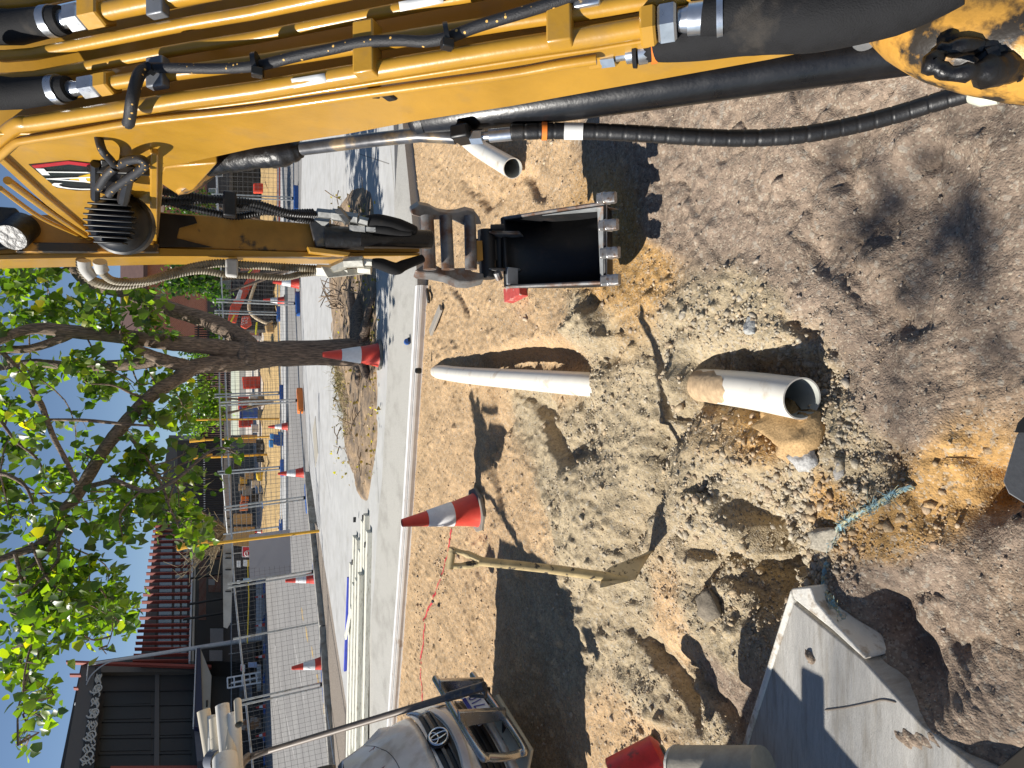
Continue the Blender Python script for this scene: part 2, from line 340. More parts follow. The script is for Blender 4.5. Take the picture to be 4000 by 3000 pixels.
def soil_material(name, attr=True):
    m = bpy.data.materials.new(name); m.use_nodes = True; nt = m.node_tree; N = nt.nodes; L = nt.links
    b = N['Principled BSDF']; b.inputs['Roughness'].default_value = .95; b.inputs['Specular IOR Level'].default_value = .15
    tc = N.new('ShaderNodeTexCoord'); ob = tc.outputs['Object']
    def noise(sc, det=5, r=.6):
        n = N.new('ShaderNodeTexNoise'); n.inputs['Scale'].default_value = sc; n.inputs['Detail'].default_value = det; n.inputs['Roughness'].default_value = r; L.new(ob, n.inputs[0]); return n.outputs[0]
    def rng_(v, a, b_, c, d):
        r = N.new('ShaderNodeMapRange'); L.new(v, r.inputs[0])
        for i, q in enumerate((a, b_, c, d)): r.inputs[i + 1].default_value = q
        return r.outputs[0]
    def mix(f, a, b_, bl='MIX'):
        x = N.new('ShaderNodeMix'); x.data_type = 'RGBA'; x.blend_type = bl
        if isinstance(f, float): x.inputs[0].default_value = f
        else: L.new(f, x.inputs[0])
        for i, q in ((6, a), (7, b_)):
            if isinstance(q, tuple): x.inputs[i].default_value = (*q, 1)
            else: L.new(q, x.inputs[i])
        return x.outputs[2]
    at_ = N.new('ShaderNodeAttribute'); at_.attribute_name = 'soil'
    base = at_.outputs['Color']
    v1 = rng_(noise(3.2), .3, .7, .80, 1.16); v2 = rng_(noise(45, 4), .3, .7, .72, 1.24)
    mm = N.new('ShaderNodeMath'); mm.operation = 'MULTIPLY'; L.new(v1, mm.inputs[0]); L.new(v2, mm.inputs[1])
    cb = N.new('ShaderNodeCombineColor')
    for i in range(3): L.new(mm.outputs[0], cb.inputs[i])
    col = mix(1.0, base, cb.outputs[0], 'MULTIPLY')
    # small grit: pale and dark grains
    vo = N.new('ShaderNodeTexVoronoi'); vo.inputs['Scale'].default_value = 150; vo.inputs['Randomness'].default_value = 1; L.new(ob, vo.inputs['Vector'])
    sp_ = N.new('ShaderNodeSeparateColor'); L.new(vo.outputs['Color'], sp_.inputs[0])
    pale = rng_(sp_.outputs[0], .88, .92, 0, .6); dark = rng_(sp_.outputs[1], .88, .93, 0, .5)
    col = mix(pale, col, (.44, .38, .29)); col = mix(dark, col, (.09, .075, .06))
    vo2 = N.new('ShaderNodeTexVoronoi'); vo2.inputs['Scale'].default_value = 62; L.new(ob, vo2.inputs['Vector'])
    s2 = N.new('ShaderNodeSeparateColor'); L.new(vo2.outputs['Color'], s2.inputs[0])
    col = mix(rng_(s2.outputs[2], .92, .95, 0, .4), col, (.40, .37, .31))
    L.new(col, b.inputs['Base Color'])
    bp1 = N.new('ShaderNodeBump'); bp1.inputs['Distance'].default_value = .006; bp1.inputs['Strength'].default_value = .7; L.new(noise(70, 6, .7), bp1.inputs['Height'])
    bp2 = N.new('ShaderNodeBump'); bp2.inputs['Distance'].default_value = .0035; bp2.inputs['Strength'].default_value = .6; bp2.invert = True; L.new(vo.outputs['Distance'], bp2.inputs['Height']); L.new(bp1.outputs[0], bp2.inputs['Normal'])
    bp3 = N.new('ShaderNodeBump'); bp3.inputs['Distance'].default_value = .006; bp3.inputs['Strength'].default_value = .35; bp3.invert = True; L.new(vo2.outputs['Distance'], bp3.inputs['Height']); L.new(bp2.outputs[0], bp3.inputs['Normal'])
    L.new(bp3.outputs[0], b.inputs['Normal'])
    return m
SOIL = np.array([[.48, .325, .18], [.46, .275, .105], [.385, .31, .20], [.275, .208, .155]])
soilm = soil_material('site_soil')
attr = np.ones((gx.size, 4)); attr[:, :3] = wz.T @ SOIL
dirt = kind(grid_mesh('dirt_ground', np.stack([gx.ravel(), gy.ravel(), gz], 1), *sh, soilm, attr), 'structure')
# wide ground under everything, to the horizon
gm = M('far_ground', (.20, .18, .15), .95, var=.2, vs=.4)
kind(MB().add([(-900, -60, -.30), (900, -60, -.30), (900, 1200, -.30), (-900, 1200, -.30)], [(0, 1, 2, 3)]).build('ground', gm), 'structure')
# ------------------------------------------------------------------ loose stones (gravel): uncountable, one object
ico = [(0, 0, 1)] + [(.894 * math.cos(a), .894 * math.sin(a), .447) for a in [2 * math.pi * k / 5 for k in range(5)]] + [(.894 * math.cos(a), .894 * math.sin(a), -.447) for a in [2 * math.pi * (k + .5) / 5 for k in range(5)]] + [(0, 0, -1)]
ico = np.array(ico)
icf = [(0, 1 + k, 1 + (k + 1) % 5) for k in range(5)] + [(1 + k, 6 + k, 1 + (k + 1) % 5) for k in range(5)] + [(1 + (k + 1) % 5, 6 + k, 6 + (k + 1) % 5) for k in range(5)] + [(11, 6 + (k + 1) % 5, 6 + k) for k in range(5)]
icf = np.array(icf)
def stones(name, px, py, size, mat, cols, bury=.35, zadd=0, hfun=ground_h):
    n = len(px); base = np.repeat(ico[None], n, 0) * (1 + .30 * rng.standard_normal((n, 12, 1))).clip(.55, 1.5)
    base *= np.stack([size * rng.uniform(.7, 1.3, n), size * rng.uniform(.7, 1.2, n), size * rng.uniform(.45, .9, n)], 1)[:, None, :]
    ang = rng.uniform(0, 6.28, n); ca, sa = np.cos(ang)[:, None], np.sin(ang)[:, None]; til = rng.normal(0, .4, n)[:, None]
    x, y, z = base[..., 0], base[..., 1], base[..., 2]
    y, z = y * np.cos(til) - z * np.sin(til), y * np.sin(til) + z * np.cos(til)
    x, y = x * ca - y * sa, x * sa + y * ca
    co = np.stack([x + px[:, None], y + py[:, None], z + (hfun(px, py) + zadd + size * (.6 - bury * 1.2))[:, None]], -1).reshape(-1, 3)
    fs = (icf[None] + (np.arange(n) * 12)[:, None, None]).reshape(-1, 3)
    me = bpy.data.meshes.new(name); me.vertices.add(len(co)); me.vertices.foreach_set('co', co.astype(np.float32).ravel())
    me.loops.add(fs.size); me.loops.foreach_set('vertex_index', fs.astype(np.int32).ravel())
    me.polygons.add(len(fs)); me.polygons.foreach_set('loop_start', np.arange(0, fs.size, 3, dtype=np.int32)); me.update(calc_edges=True)
    me.materials.append(mat)
    ca_ = me.color_attributes.new('soil', 'FLOAT_COLOR', 'POINT'); cc = np.ones((len(co), 4)); cc[:, :3] = np.repeat(cols, 12, 0); ca_.data.foreach_set('color', cc.astype(np.float32).ravel())
    ob = bpy.data.objects.new(name, me); C.objects.link(ob); return ob
def stone_mat(name):
    m = bpy.data.materials.new(name); m.use_nodes = True; N = m.node_tree.nodes; L = m.node_tree.links; b = N['Principled BSDF']
    b.inputs['Roughness'].default_value = .85; b.inputs['Specular IOR Level'].default_value = .2
    a = N.new('ShaderNodeAttribute'); a.attribute_name = 'soil'; tc = N.new('ShaderNodeTexCoord')
    n = N.new('ShaderNodeTexNoise'); n.inputs['Scale'].default_value = 120; n.inputs['Detail'].default_value = 4; L.new(tc.outputs['Object'], n.inputs[0])
    r = N.new('ShaderNodeMapRange'); r.inputs[1].default_value = .3; r.inputs[2].default_value = .7; r.inputs[3].default_value = .7; r.inputs[4].default_value = 1.25; L.new(n.outputs[0], r.inputs[0])
    cb = N.new('ShaderNodeCombineColor'); [L.new(r.outputs[0], cb.inputs[i]) for i in range(3)]
    x = N.new('ShaderNodeMix'); x.data_type = 'RGBA'; x.blend_type = 'MULTIPLY'; x.inputs[0].default_value = 1; L.new(a.outputs['Color'], x.inputs[6]); L.new(cb.outputs[0], x.inputs[7]); L.new(x.outputs[2], b.inputs['Base Color'])
    bp = N.new('ShaderNodeBump'); bp.inputs['Distance'].default_value = .003; L.new(n.outputs[0], bp.inputs['Height']); L.new(bp.outputs[0], b.inputs['Normal'])
    return m
stonem = stone_mat('stone')
NS = 170000
yy = np.exp(rng.uniform(math.log(.9), math.log(8.4), NS)); xx = rng.uniform(-.68, .68, NS) * (yy + .75)
ok = (yy < kerb_y(xx) - .03) & (np.abs(xx) < 5.0); xx, yy = xx[ok], yy[ok]
w4 = zones(xx, yy)
patch = np.zeros(xx.size)
for (X, Y, rx, ry, h) in [(2960, 1960, .40, .35, 1.4), (3080, 2080, .25, .22, 1.2), (2850, 1230, .28, .26, .8), (3000, 1380, .15, .12, .9), (2420, 1350, .3, .25, .5), (3230, 1620, .5, .25, .5), (2300, 1640, .3, .3, .4), (1720, 2150, .5, .2, 1.0), (1640, 2400, .8, .18, .9), (2500, 2250, .3, .3, .4), (2500, 2900, .3, .3, .7), (2700, 1500, .35, .2, .6)]:
    patch += feat(xx, yy, X, Y, rx, ry, h)
pr = .15 * w4[0] + .16 * w4[1] + .40 * w4[2] + .022 * w4[3] + patch * .6
pr *= .35 + 1.0 * (fbm(xx, yy, .25, 3, 90) > -.05)
keep = rng.uniform(0, 1, xx.size) < pr
xx, yy, w4, patch = xx[keep], yy[keep], w4[:, keep], patch[keep]
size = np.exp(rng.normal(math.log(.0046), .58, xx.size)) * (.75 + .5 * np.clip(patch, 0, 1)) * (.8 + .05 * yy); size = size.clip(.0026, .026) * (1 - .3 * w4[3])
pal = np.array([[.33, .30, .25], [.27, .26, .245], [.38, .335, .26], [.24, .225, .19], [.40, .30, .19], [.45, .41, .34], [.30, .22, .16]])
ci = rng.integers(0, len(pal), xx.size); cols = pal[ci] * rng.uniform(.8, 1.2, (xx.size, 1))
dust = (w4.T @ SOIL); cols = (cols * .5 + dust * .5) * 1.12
kind(stones('gravel', xx, yy, size, stonem, cols), 'stuff')
# bigger lumps one can point at
LUMPS = [(3020, 1640, .075, 'ochre clod of dry clay against the near white pipe', .43, .28, .13), (3105, 1700, .11, 'largest ochre clay clod below the open end of the near pipe', .44, .29, .14),
         (3170, 1650, .06, 'small ochre clod just under the open mouth of the near pipe', .42, .27, .13), (3080, 1760, .06, 'low ochre clod at the edge of the grey gravel heap', .42, .28, .14),
         (3145, 1800, .045, 'pale grey stone on top of the grey gravel heap', .42, .41, .39), (3270, 1835, .03, 'grey stone beside the frayed blue rope end', .34, .32, .29),
         (2760, 2370, .07, 'dark rock casting a shadow in the soil left of the slab corner', .2, .17, .13), (1718, 2365, .035, 'black asphalt lump on the red sprayed line', .03, .03, .032),
         (1690, 2350, .028, 'dark grey asphalt lump next to the black lump', .06, .06, .063), (1635, 2250, .026, 'charcoal stone beside the kerb edge strip', .07, .07, .072),
         (2550, 2910, .06, 'brown stone beside the red cylinder', .28, .2, .11), (3230, 2110, .05, 'pale stone half buried at the head of the blue rope', .38, .34, .27),
         (2930, 1265, .035, 'pale grey stone in the gravel near the soil edge', .40, .40, .38), (1760, 2690, .05, 'pale angular stone left by the van nose', .45, .43, .38)]
for (X, Y, sz, lab, r_, g_, b_) in LUMPS:
    p = onz(X, Y, 0); p = onz(X, Y, gh(p.x, p.y) + sz * .3)
    o = stones('rock' if 'clod' not in lab else 'clay_clod', np.array([p.x]), np.array([p.y]), np.array([sz]), stonem, np.array([[r_, g_, b_]]), bury=.30)
    sb = o.modifiers.new('s', 'SUBSURF'); sb.levels = sb.render_levels = 2; sb.subdivision_type = 'SIMPLE'
    tx = bpy.data.textures.new('lump', 'CLOUDS'); tx.noise_scale = sz * .6
    dm = o.modifiers.new('d', 'DISPLACE'); dm.texture = tx; dm.strength = sz * .45; dm.mid_level = .5; dm.texture_coords = 'GLOBAL'
    tag(o, lab, 'stone' if 'clod' not in lab else 'clod')
# ------------------------------------------------------------------ concrete, path, road
conc = M('pale_concrete', (.44, .435, .42), .8, var=.10, vs=3, bump=.0012, bs=130, col2=(.36, .35, .325), patch=.62, soft=.25, ps=2.2)
conc_peb = M('exposed_concrete', (.40, .385, .35), .85, var=.22, vs=110, bump=.0035, bs=150, col2=(.30, .285, .255), patch=.60, soft=.2, ps=2.5)
conc_old = M('old_concrete', (.40, .38, .34), .85, var=.16, vs=10, bump=.002, bs=90, col2=(.25, .22, .185), patch=.55, soft=.22, ps=6, bump2=.003, bs2=24)
brush_conc = M('broomed_concrete', (.40, .385, .355), .85, var=.14, vs=5, bump=.0022, bs=9, col2=(.29, .265, .225), patch=.58, soft=.2, ps=1.1, stretch=(3, 26, 4), bump2=.002, bs2=40)
asphalt = M('asphalt', (.21, .20, .19), .85, var=.16, vs=7, bump=.003, bs=90, col2=(.26, .25, .235), patch=.52, soft=.3, ps=.35)
sand_far = M('yellow_sand', (.46, .31, .13), .95, var=.25, vs=4, bump=.03, bs=6)
verge_m = M('verge_gravel', (.24, .20, .16), .95, var=.4, vs=40, bump=.012, bs=40)
white_edge = M('white_edge_form', (.74, .735, .72), .5, var=.10, vs=6, col2=(.5, .43, .36), patch=.68, soft=.1, ps=5)
def sheet(px, z, mat, name, thick=.12):
    pts = [onz(X, Y, z) for X, Y in px]; return MB().prism(pts, (0, 0, -thick)).build(name, mat, angle=0)
# path: wide pale concrete behind the kerb channel
PATH = [(1482, 2400), (1482, 2000), (1494, 1900), (1515, 1500), (1527, 1000), (1545, 850), (1540, 560), (1520, 100), (1480, -700), (1188, -700), (1185, 200), (1180, 600), (1172, 1000), (1182, 1450), (1205, 1800), (1241, 2060), (1283, 2300), (1337, 2650), (1400, 3050), (1480, 3700), (1470, 3400), (1416, 2830), (1464, 2300)]
PATH = [(1540, 3700), (1416, 2830), (1464, 2300), (1482, 2000), (1494, 1900), (1515, 1500), (1527, 1000), (1545, 850), (1540, 560), (1520, 100), (1480, -700), (1188, -700), (1185, 200), (1180, 600), (1172, 1000), (1182, 1450), (1205, 1800), (1241, 2060), (1283, 2300), (1337, 2650), (1400, 3050), (1490, 3700)]
kind(sheet(PATH, .20, conc, 'path', .4), 'structure')
# exposed-aggregate channel along the dug edge, sloping up to the path
back = [onz(a, b, .198) for a, b in [(1540, 3700), (1416, 2830), (1464, 2300), (1482, 2000), (1494, 1900), (1515, 1500), (1527, 1000), (1545, 850), (1540, 560), (1520, 100), (1500, -300)]]
bx = np.array([p.x for p in back]); by = np.array([p.y for p in back]); o_ = np.argsort(bx); bx, by = bx[o_], by[o_]
rows = [[], [], [], []]
for x in np.linspace(-8, 5.5, 90):
    yf = float(kerb_y(x)); yb = float(np.interp(x, bx, by)); yb = max(yb, yf + .35)
    rows[0].append(V(x, yf, -.25)); rows[1].append(V(x, yf, .108)); rows[2].append(V(x, yf + .02, .114)); rows[3].append(V(x, yb + .02, .206))
kind(MB().grid(rows).build('kerb_channel', conc_peb, angle=30), 'structure')
# white form strip on the kerb face, from the left to the apex
kb = MB()
xsK = np.linspace(-8, 1.16, 50)
for (dy0, dy1, z0, z1) in [(-.035, -.003, -.06, .052), (-.048, -.003, .056, .085), (-.030, .06, .092, .122)]:
    r_ = [[V(x, float(kerb_y(x)) + a, z) for x in xsK] for a, z in ((dy1, z0), (dy0, z0), (dy0, z1), (dy1, z1))]
    kb.grid(r_)
    e = [r[-1] for r in r_]; kb.add(e, [(0, 1, 2, 3)])
tag(kb.build('edge_form', white_edge, angle=20), 'long white grooved edge strip along the front of the kerb', 'edging')
# joints and cracks in the path (thin dark recess lines)
joint = M('joint_line', (.20, .19, .175), .9)
jb = MB()
for pts in [[(1290, 1950), (1250, 1650), (1235, 1300), (1232, 900)], [(1480, 1965), (1455, 1560)], [(1345, 1100), (1300, 800), (1285, 600)], [(1490, 1440), (1470, 1000)], [(1400, 600), (1520, 640)]]:
    q = smoothpts([onz(a, b, .2015) for a, b in pts], 5)
    for i in range(len(q) - 1):
        d = (q[i + 1] - q[i]).normalized(); s_ = V(-d.y, d.x, 0) * .006
        jb.add([q[i] - s_, q[i + 1] - s_, q[i + 1] + s_, q[i] + s_], [(0, 1, 2, 3)])
kind(jb.build('path_joints', joint, angle=0), 'structure')
# verge of loose gravel and the road kerb
VERGE = [(1241, 2060), (1283, 2300), (1337, 2650), (1400, 3050), (1490, 3700), (1400, 3700), (1312, 3000), (1272, 2450), (1228, 2040)]
kind(sheet(VERGE, .185, verge_m, 'verge', .3), 'structure')
kl = [onz(a, b, .2) for a, b in [(1205, 1850), (1218, 2000), (1240, 2200), (1265, 2450), (1304, 3000), (1345, 3500)]]
kbk = MB()
for i in range(len(kl) - 1): kbk.bar(kl[i] + V(0, 0, -.02), kl[i + 1] + V(0, 0, -.02), .22, .26)
kind(kbk.build('road_kerb', conc_old, bevel=.02), 'structure')
ROAD = [(1400, 3700), (1310, 3000), (1270, 2450), (1226, 2040), (1205, 1800), (1182, 1450), (1172, 1000), (1180, 600), (1185, 200), (1188, -700), (1095, -700), (1098, 600), (1113, 1000), (1117, 1500), (1113, 2000), (1104, 2120), (1036, 2160), (1034, 2600), (1038, 3000), (1045, 3700)]
kind(sheet(ROAD, .165, asphalt, 'road', .4), 'structure')
# yellow dashed line and pale arcs on the road
ymark = M('yellow_road_paint', (.55, .36, .10), .7, var=.3, vs=12, col2=(.28, .24, .19), patch=.55, ps=8); wmark = M('pale_tyre_arc', (.36, .345, .325), .8, var=.2, vs=8, col2=(.2, .19, .18), patch=.58, ps=3)
mk = MB()
for a, b in [((1176, 2370), (1186, 2430)), ((1192, 2440), (1204, 2515)), ((1215, 2524), (1224, 2570)), ((1236, 2635), (1246, 2672)), ((1262, 2745), (1270, 2800))]:
    p, q = onz(*a, .169), onz(*b, .169); d = (q - p).normalized(); s_ = V(-d.y, d.x, 0) * .16; mk.add([p, (p + q) / 2 - s_ * .8, q, (p + q) / 2 + s_ * .8], [(0, 1, 2, 3)])
kind(mk.build('road_line', ymark, angle=0), 'structure')
wk = MB()
for pts in [[(1095, 2960), (1070, 2700), (1072, 2545), (1080, 2545), (1100, 2700), (1150, 2960)], [(1060, 2990), (1068, 2800), (1076, 2742), (1088, 2745), (1120, 2990)], [(1150, 2520), (1165, 2600), (1190, 2750)], [(1070, 2560), (1062, 2700)]]:
    q = smoothpts([onz(a, b, .168) for a, b in pts], 8)
    for i in range(len(q) - 1):
        d = (q[i + 1] - q[i]).normalized(); s_ = V(-d.y, d.x, 0) * .09; wk.add([q[i] - s_, q[i + 1] - s_, q[i + 1] + s_, q[i] + s_], [(0, 1, 2, 3)])
kind(wk.build('road_arcs', wmark, angle=0), 'structure')
# far side: white kerb, yellow sand, pale concrete yard
kind(sheet([(1117, 2100), (1117, 1500), (1113, 1000), (1098, 600), (1095, -700), (1078, -700), (1080, 600), (1089, 1000), (1098, 1500), (1100, 2100)], .26, conc, 'far_kerb', .3), 'structure')
sr = []
def Ysand(t, x): return
for X, z in ((1101, .2), (1094, .34), (1075, .42), (1060, .55), (1042, .5), (1036, .2)):
    r = []
    for Y in np.linspace(2115, -500, 60):
        p = onz(X - (8 if Y < 1000 else 0), Y, .2); p.z = z + (.10 * math.sin(p.x * 1.7) + .07 * math.sin(p.x * 4.1 + z * 9) if z > .25 else 0); r.append(p)
    sr.append(r)
kind(MB().grid(sr, True).build('sand_bank', sand_far, angle=60), 'structure')
yard = M('pale_yard', (.52, .46, .38), .9, var=.2, vs=.6)
kind(sheet([(1040, 3700), (1034, 2600), (1034, 1500), (1034, 700), (1036, -700), (962, -900), (958, 3900)], .12, yard, 'yard', .3), 'structure')
# garden bed: bare soil, roots and leaf litter behind the kerb
bedm = M('bed_soil', (.36, .25, .15), .95, var=.3, vs=9, bump=.012, bs=30, col2=(.13, .10, .075), patch=.50, soft=.25, ps=3.2)
front = [(1448, 730), (1468, 850), (1474, 1000), (1481, 1300), (1481, 1500), (1481, 1700), (1466, 1800), (1448, 1900), (1437, 1962)]
backl = [(1385, 725), (1300, 850), (1282, 1000), (1290, 1280), (1308, 1480), (1328, 1600), (1347, 1750), (1376, 1850), (1410, 1955)]
fr = smoothpts([onz(a, b, .2) for a, b in front], 8); bk = smoothpts([onz(a, b, .2) for a, b in backl], 8)
rows = []
for k in range(26):
    t = k / 25; r = []
    for i in range(len(fr)):
        p = fr[i].lerp(bk[i], t); e = math.sin(math.pi * t) ** .6 * min(1, i / 4, (len(fr) - 1 - i) / 4)
        a_ = np.array([p.x]); b_ = np.array([p.y])
        p = p + V(0, 0, -.015 + e * (.07 + .06 * float(fbm(a_, b_, .5, 3, 5)[0]) + .035 * float(fbm(a_, b_, .12, 2, 8)[0]))); r.append(p)
    rows.append(r)
kind(MB().grid(rows).build('garden_bed', bedm, angle=60), 'structure')
# ------------------------------------------------------------------ broken concrete slab at the left
SL = [onz(a, b, .13) for a, b in [(3098, 2352), (3370, 2575), (3600, 2830), (3800, 2990), (4100, 3260), (4250, 3600), (2700, 3600), (2905, 2935), (3000, 2640)]]
ss = thing('concrete_slab', (SL[0].x, SL[0].y, 0), 'broomed grey concrete slab with broken white edges at the left', 'slab')
MB().prism(SL, (0, 0, -.22)).build('slab_top', brush_conc, ss, bevel=.008)
chip = M('white_chipped_edge', (.66, .63, .56), .7, var=.12, vs=14, bump=.003, bs=60, col2=(.36, .30, .23), patch=.56, soft=.1, ps=14)
eb = MB()
# right-hand edge strip, broken off towards the camera
E1 = [onz(a, b, .14) for a, b in [(3088, 2300), (3100, 2340), (3250, 2460), (3378, 2578), (3374, 2556), (3262, 2438), (3185, 2350), (3165, 2292)]]
eb.prism(E1, (0, 0, -.2)); eb.build('edge_strip', chip, ss, bevel=.006)
E2 = [onz(a, b, .138) for a, b in [(3088, 2300), (3100, 2345), (3010, 2620), (2915, 2920), (2892, 2925), (2995, 2600), (3050, 2420)]]
MB().prism(E2, (0, 0, -.2)).build('edge_strip', chip, ss, bevel=.006)
E3 = 0 and [onz(a, b, .137) for a, b in [(3395, 2590), (3520, 2710), (3605, 2828), (3612, 2815), (3560, 2720), (3480, 2640)]]
cb_ = MB(); q = smoothpts([onz(a, b, .1325) for a, b in [(3220, 2775), (3300, 2765), (3400, 2745), (3450, 2735), (3500, 2745)]], 5); cb_.tube(q, [.001] + [.0032] * (len(q) - 2) + [.001], 6)
cb_.build('crack', M('slab_crack', (.25, .21, .17), .95), ss)
# beige post end and red cylinder at the left frame edge
pm = M('beige_render', (.34, .31, .25), .85, var=.18, vs=16, bump=.002, bs=60)
po = thing('concrete_post', onz(2800, 3010, .1), 'beige post with a chipped white end beside the slab', 'post')
A0, A1 = at(2655, 3002, 2.62), at(2985, 3012, 2.36)
MB().tube([A0, A0.lerp(A1, .5), A1], .085, 20).build('post_body', pm, po)
d_ = (A1 - A0).normalized(); MB().lathe([(.088, 0), (.084, -.015), (.05, -.024), (.02, -.02)], A0 - d_ * .001, d_, 18).build('white_end', chip, po)
rc = thing('red_cylinder', onz(2560, 3010, 0), 'worn red cylinder poking in beside the beige post', 'cylinder')
A0, A1 = at(2600, 2952, 2.95), at(2420, 3065, 2.95)
MB().tube([A0, A0.lerp(A1, .08), A1], [.07, .105, .12], 24).build('barrel', M('worn_red', (.55, .02, .018), .42, var=.2, vs=20, col2=(.12, .03, .02), patch=.63, ps=18), rc)
MB().tube([A0 - (A1 - A0).normalized() * .012, A0], [.045, .05], 20).build('end_cap', black_metal, rc)
# ------------------------------------------------------------------ traffic cones
def cone_mesh(h=.70):
    r = thing('traffic_cone', (0, 0, 0), 'x', 'traffic cone', 'orange and white traffic cones')
    b = MB(); s = .19; o = []
    for i in range(8):
        a = math.pi / 8 + i * math.pi / 4; o.append(V(math.cos(a), math.sin(a), 0) * s * 1.08)
    b.prism([p + V(0, 0, .032) for p in o], (0, 0, -.032)); b.build('base', cone_base, r, bevel=.006)
    b = MB(); rad = lambda z: .145 - (.145 - .030) * (z / h)
    b.lathe([(.155, .030), (.145, .045), (rad(.23), .23), (rad(.235), .235), (rad(.46), .46), (.034, h - .004), (.030, h), (.022, h), (.022, h - .03)], (0, 0, 0), (0, 0, 1), 24); b.build('body', cone_red, r)
    MB().lathe([(rad(.245) + .001, .245), (rad(.245) + .004, .248), (rad(.47) + .004, .47), (rad(.475) + .001, .475)], (0, 0, 0), (0, 0, 1), 24, False).build('reflective_sleeve', cone_white, r)
    return r
_cone = []
def cone(p, s, label, tilt=(0, 0), rz=0):
    c = cone_mesh() if not _cone else copy_tree(_cone[0]); _cone.append(c)
    c.location = p; c.scale = (s, s, s); c.rotation_euler = (tilt[0], tilt[1], rz); tag(c, label, 'traffic cone', 'orange and white traffic cones'); return c
p = onz(1868, 1990, 0); p.z = gh(p.x, p.y) - .005
cone(p, 1.03, 'faded red and white cone standing on the dug dirt by the shovel', (-.02, -.085), .3)
cone(onz(1484, 1387, .205), 1.12, 'bright orange and white cone on the kerb in front of the trunk', (0, -.01), .1)
FC = [(1190, 1845, .17, 'clean red and white cone inside the fence right beside the path', 1.1), (1127, 1665, .17, 'red and white cone at the far road edge near the black board', 1.1),
      (1113, 1175, .26, 'cone with a dirty sleeve at the far kerb under the red loader', 1.2), (1172, 1108, .17, 'large cone on the road behind the grey spring hoses', 1.2),
      (1237, 2255, .17, 'faded orange cone with a dirty sleeve behind the fence post', 1.1), (1277, 2587, .17, 'red and white cone on the road behind the bare fence bay', 1.1),
      (1035, 2328, .17, 'small far red cone left of the road kerb line', 1.0), (1036, 2440, .17, 'small far cone just left of the lamp post foot', 1.0), (1037, 2562, .17, 'far worn orange cone right of the lamp post', 1.0),
      (1040, 2757, .17, 'far cone beside a blue fence foot left of the white frame', 1.0), (1039, 2868, .17, 'far leaning cone under the pipes carried by the van', 1.0), (1035, 2075, .4, 'far cone on the yellow sand left of the grey board', 1.0)]
for (X, Y, z, lab, s) in FC: cone(onz(X, Y, z), s, lab, (0, 0), random.uniform(0, 1))
# ------------------------------------------------------------------ white PVC pipes lying in the dirt
def pipe(name, pts, r, lab, opens=True, wall=.006, mat=pvc):
    r0 = thing(name, pts[-1], lab, 'pipe', 'white pipes in the dirt')
    q = smoothpts(pts, 6); MB().tube(q, r, 32, cap=False).build('barrel', mat, r0)
    MB().tube(q, r - wall, 32, cap=False).build('bore', pvc_in, r0)
    for e, f in ((-1, -2), (0, 1)):
        d = (q[e] - q[f]).normalized(); MB().lathe([(r, 0), (r, .0008), (r - wall, .0008), (r - wall, 0)], q[e], d, 32, False).build('rim', M('pipe_rim', (.55, .52, .46), .6), r0)
    return r0
def gp(X, Y, h): 
    p = onz(X, Y, 0); return onz(X, Y, gh(p.x, p.y) + h)
P1 = [onz(1708, 1452, -.06), onz(1735, 1455, .04), onz(1800, 1464, .06), onz(1900, 1473, .065), onz(2100, 1487, .06), onz(2250, 1498, .035), onz(2340, 1503, -.03), onz(2420, 1509, -.10)]
pipe('drain_pipe', P1, .078, 'long white plastic pipe half buried beside the kerb, bent down at its far end')
mud = M('mud_smear', (.45, .32, .19), .95, var=.3, vs=30, bump=.003, bs=60)
def smear(par, pts, r, a0, a1, s0, s1):
    q = smoothpts(pts, 10); rows = []; n = len(q); i0, i1 = int(n * s0), int(n * s1)
    for i in range(i0, i1):
        d = (q[min(i + 1, n - 1)] - q[max(i - 1, 0)]).normalized(); sd_ = d.cross(V(0, 0, 1)).normalized(); u_ = sd_.cross(d); f = (i - i0) / max(1, i1 - i0 - 1); w = math.sin(math.pi * min(1, .15 + f * .85)) ** .5; am = (a0 + a1) / 2; ah = (a1 - a0) / 2 * w * (1 + .12 * math.sin(i * 1.7))
        rows.append([q[i] + (sd_ * math.sin(am + ah * k / 7) + u_ * math.cos(am + ah * k / 7)) * (r + .0018) for k in range(-7, 8)])
    MB().grid(rows).build('mud_smear', mud, par)
P2 = [onz(2660, 1498, -.12), onz(2780, 1508, -.02), onz(2950, 1528, .05), onz(3132, 1557, .11)]
PB = pipe('drain_pipe', P2, .08, 'near white pipe stained with clay, its open mouth facing the camera')
smear(PB, P2, .08, -1.1, 1.3, .22, .60)
P3 = [onz(1800, 520, .05), onz(1860, 572, .07), onz(2003, 658, .10)]
pipe('drain_pipe', P3, .078, 'short white pipe lying right of the bucket with its open end up')
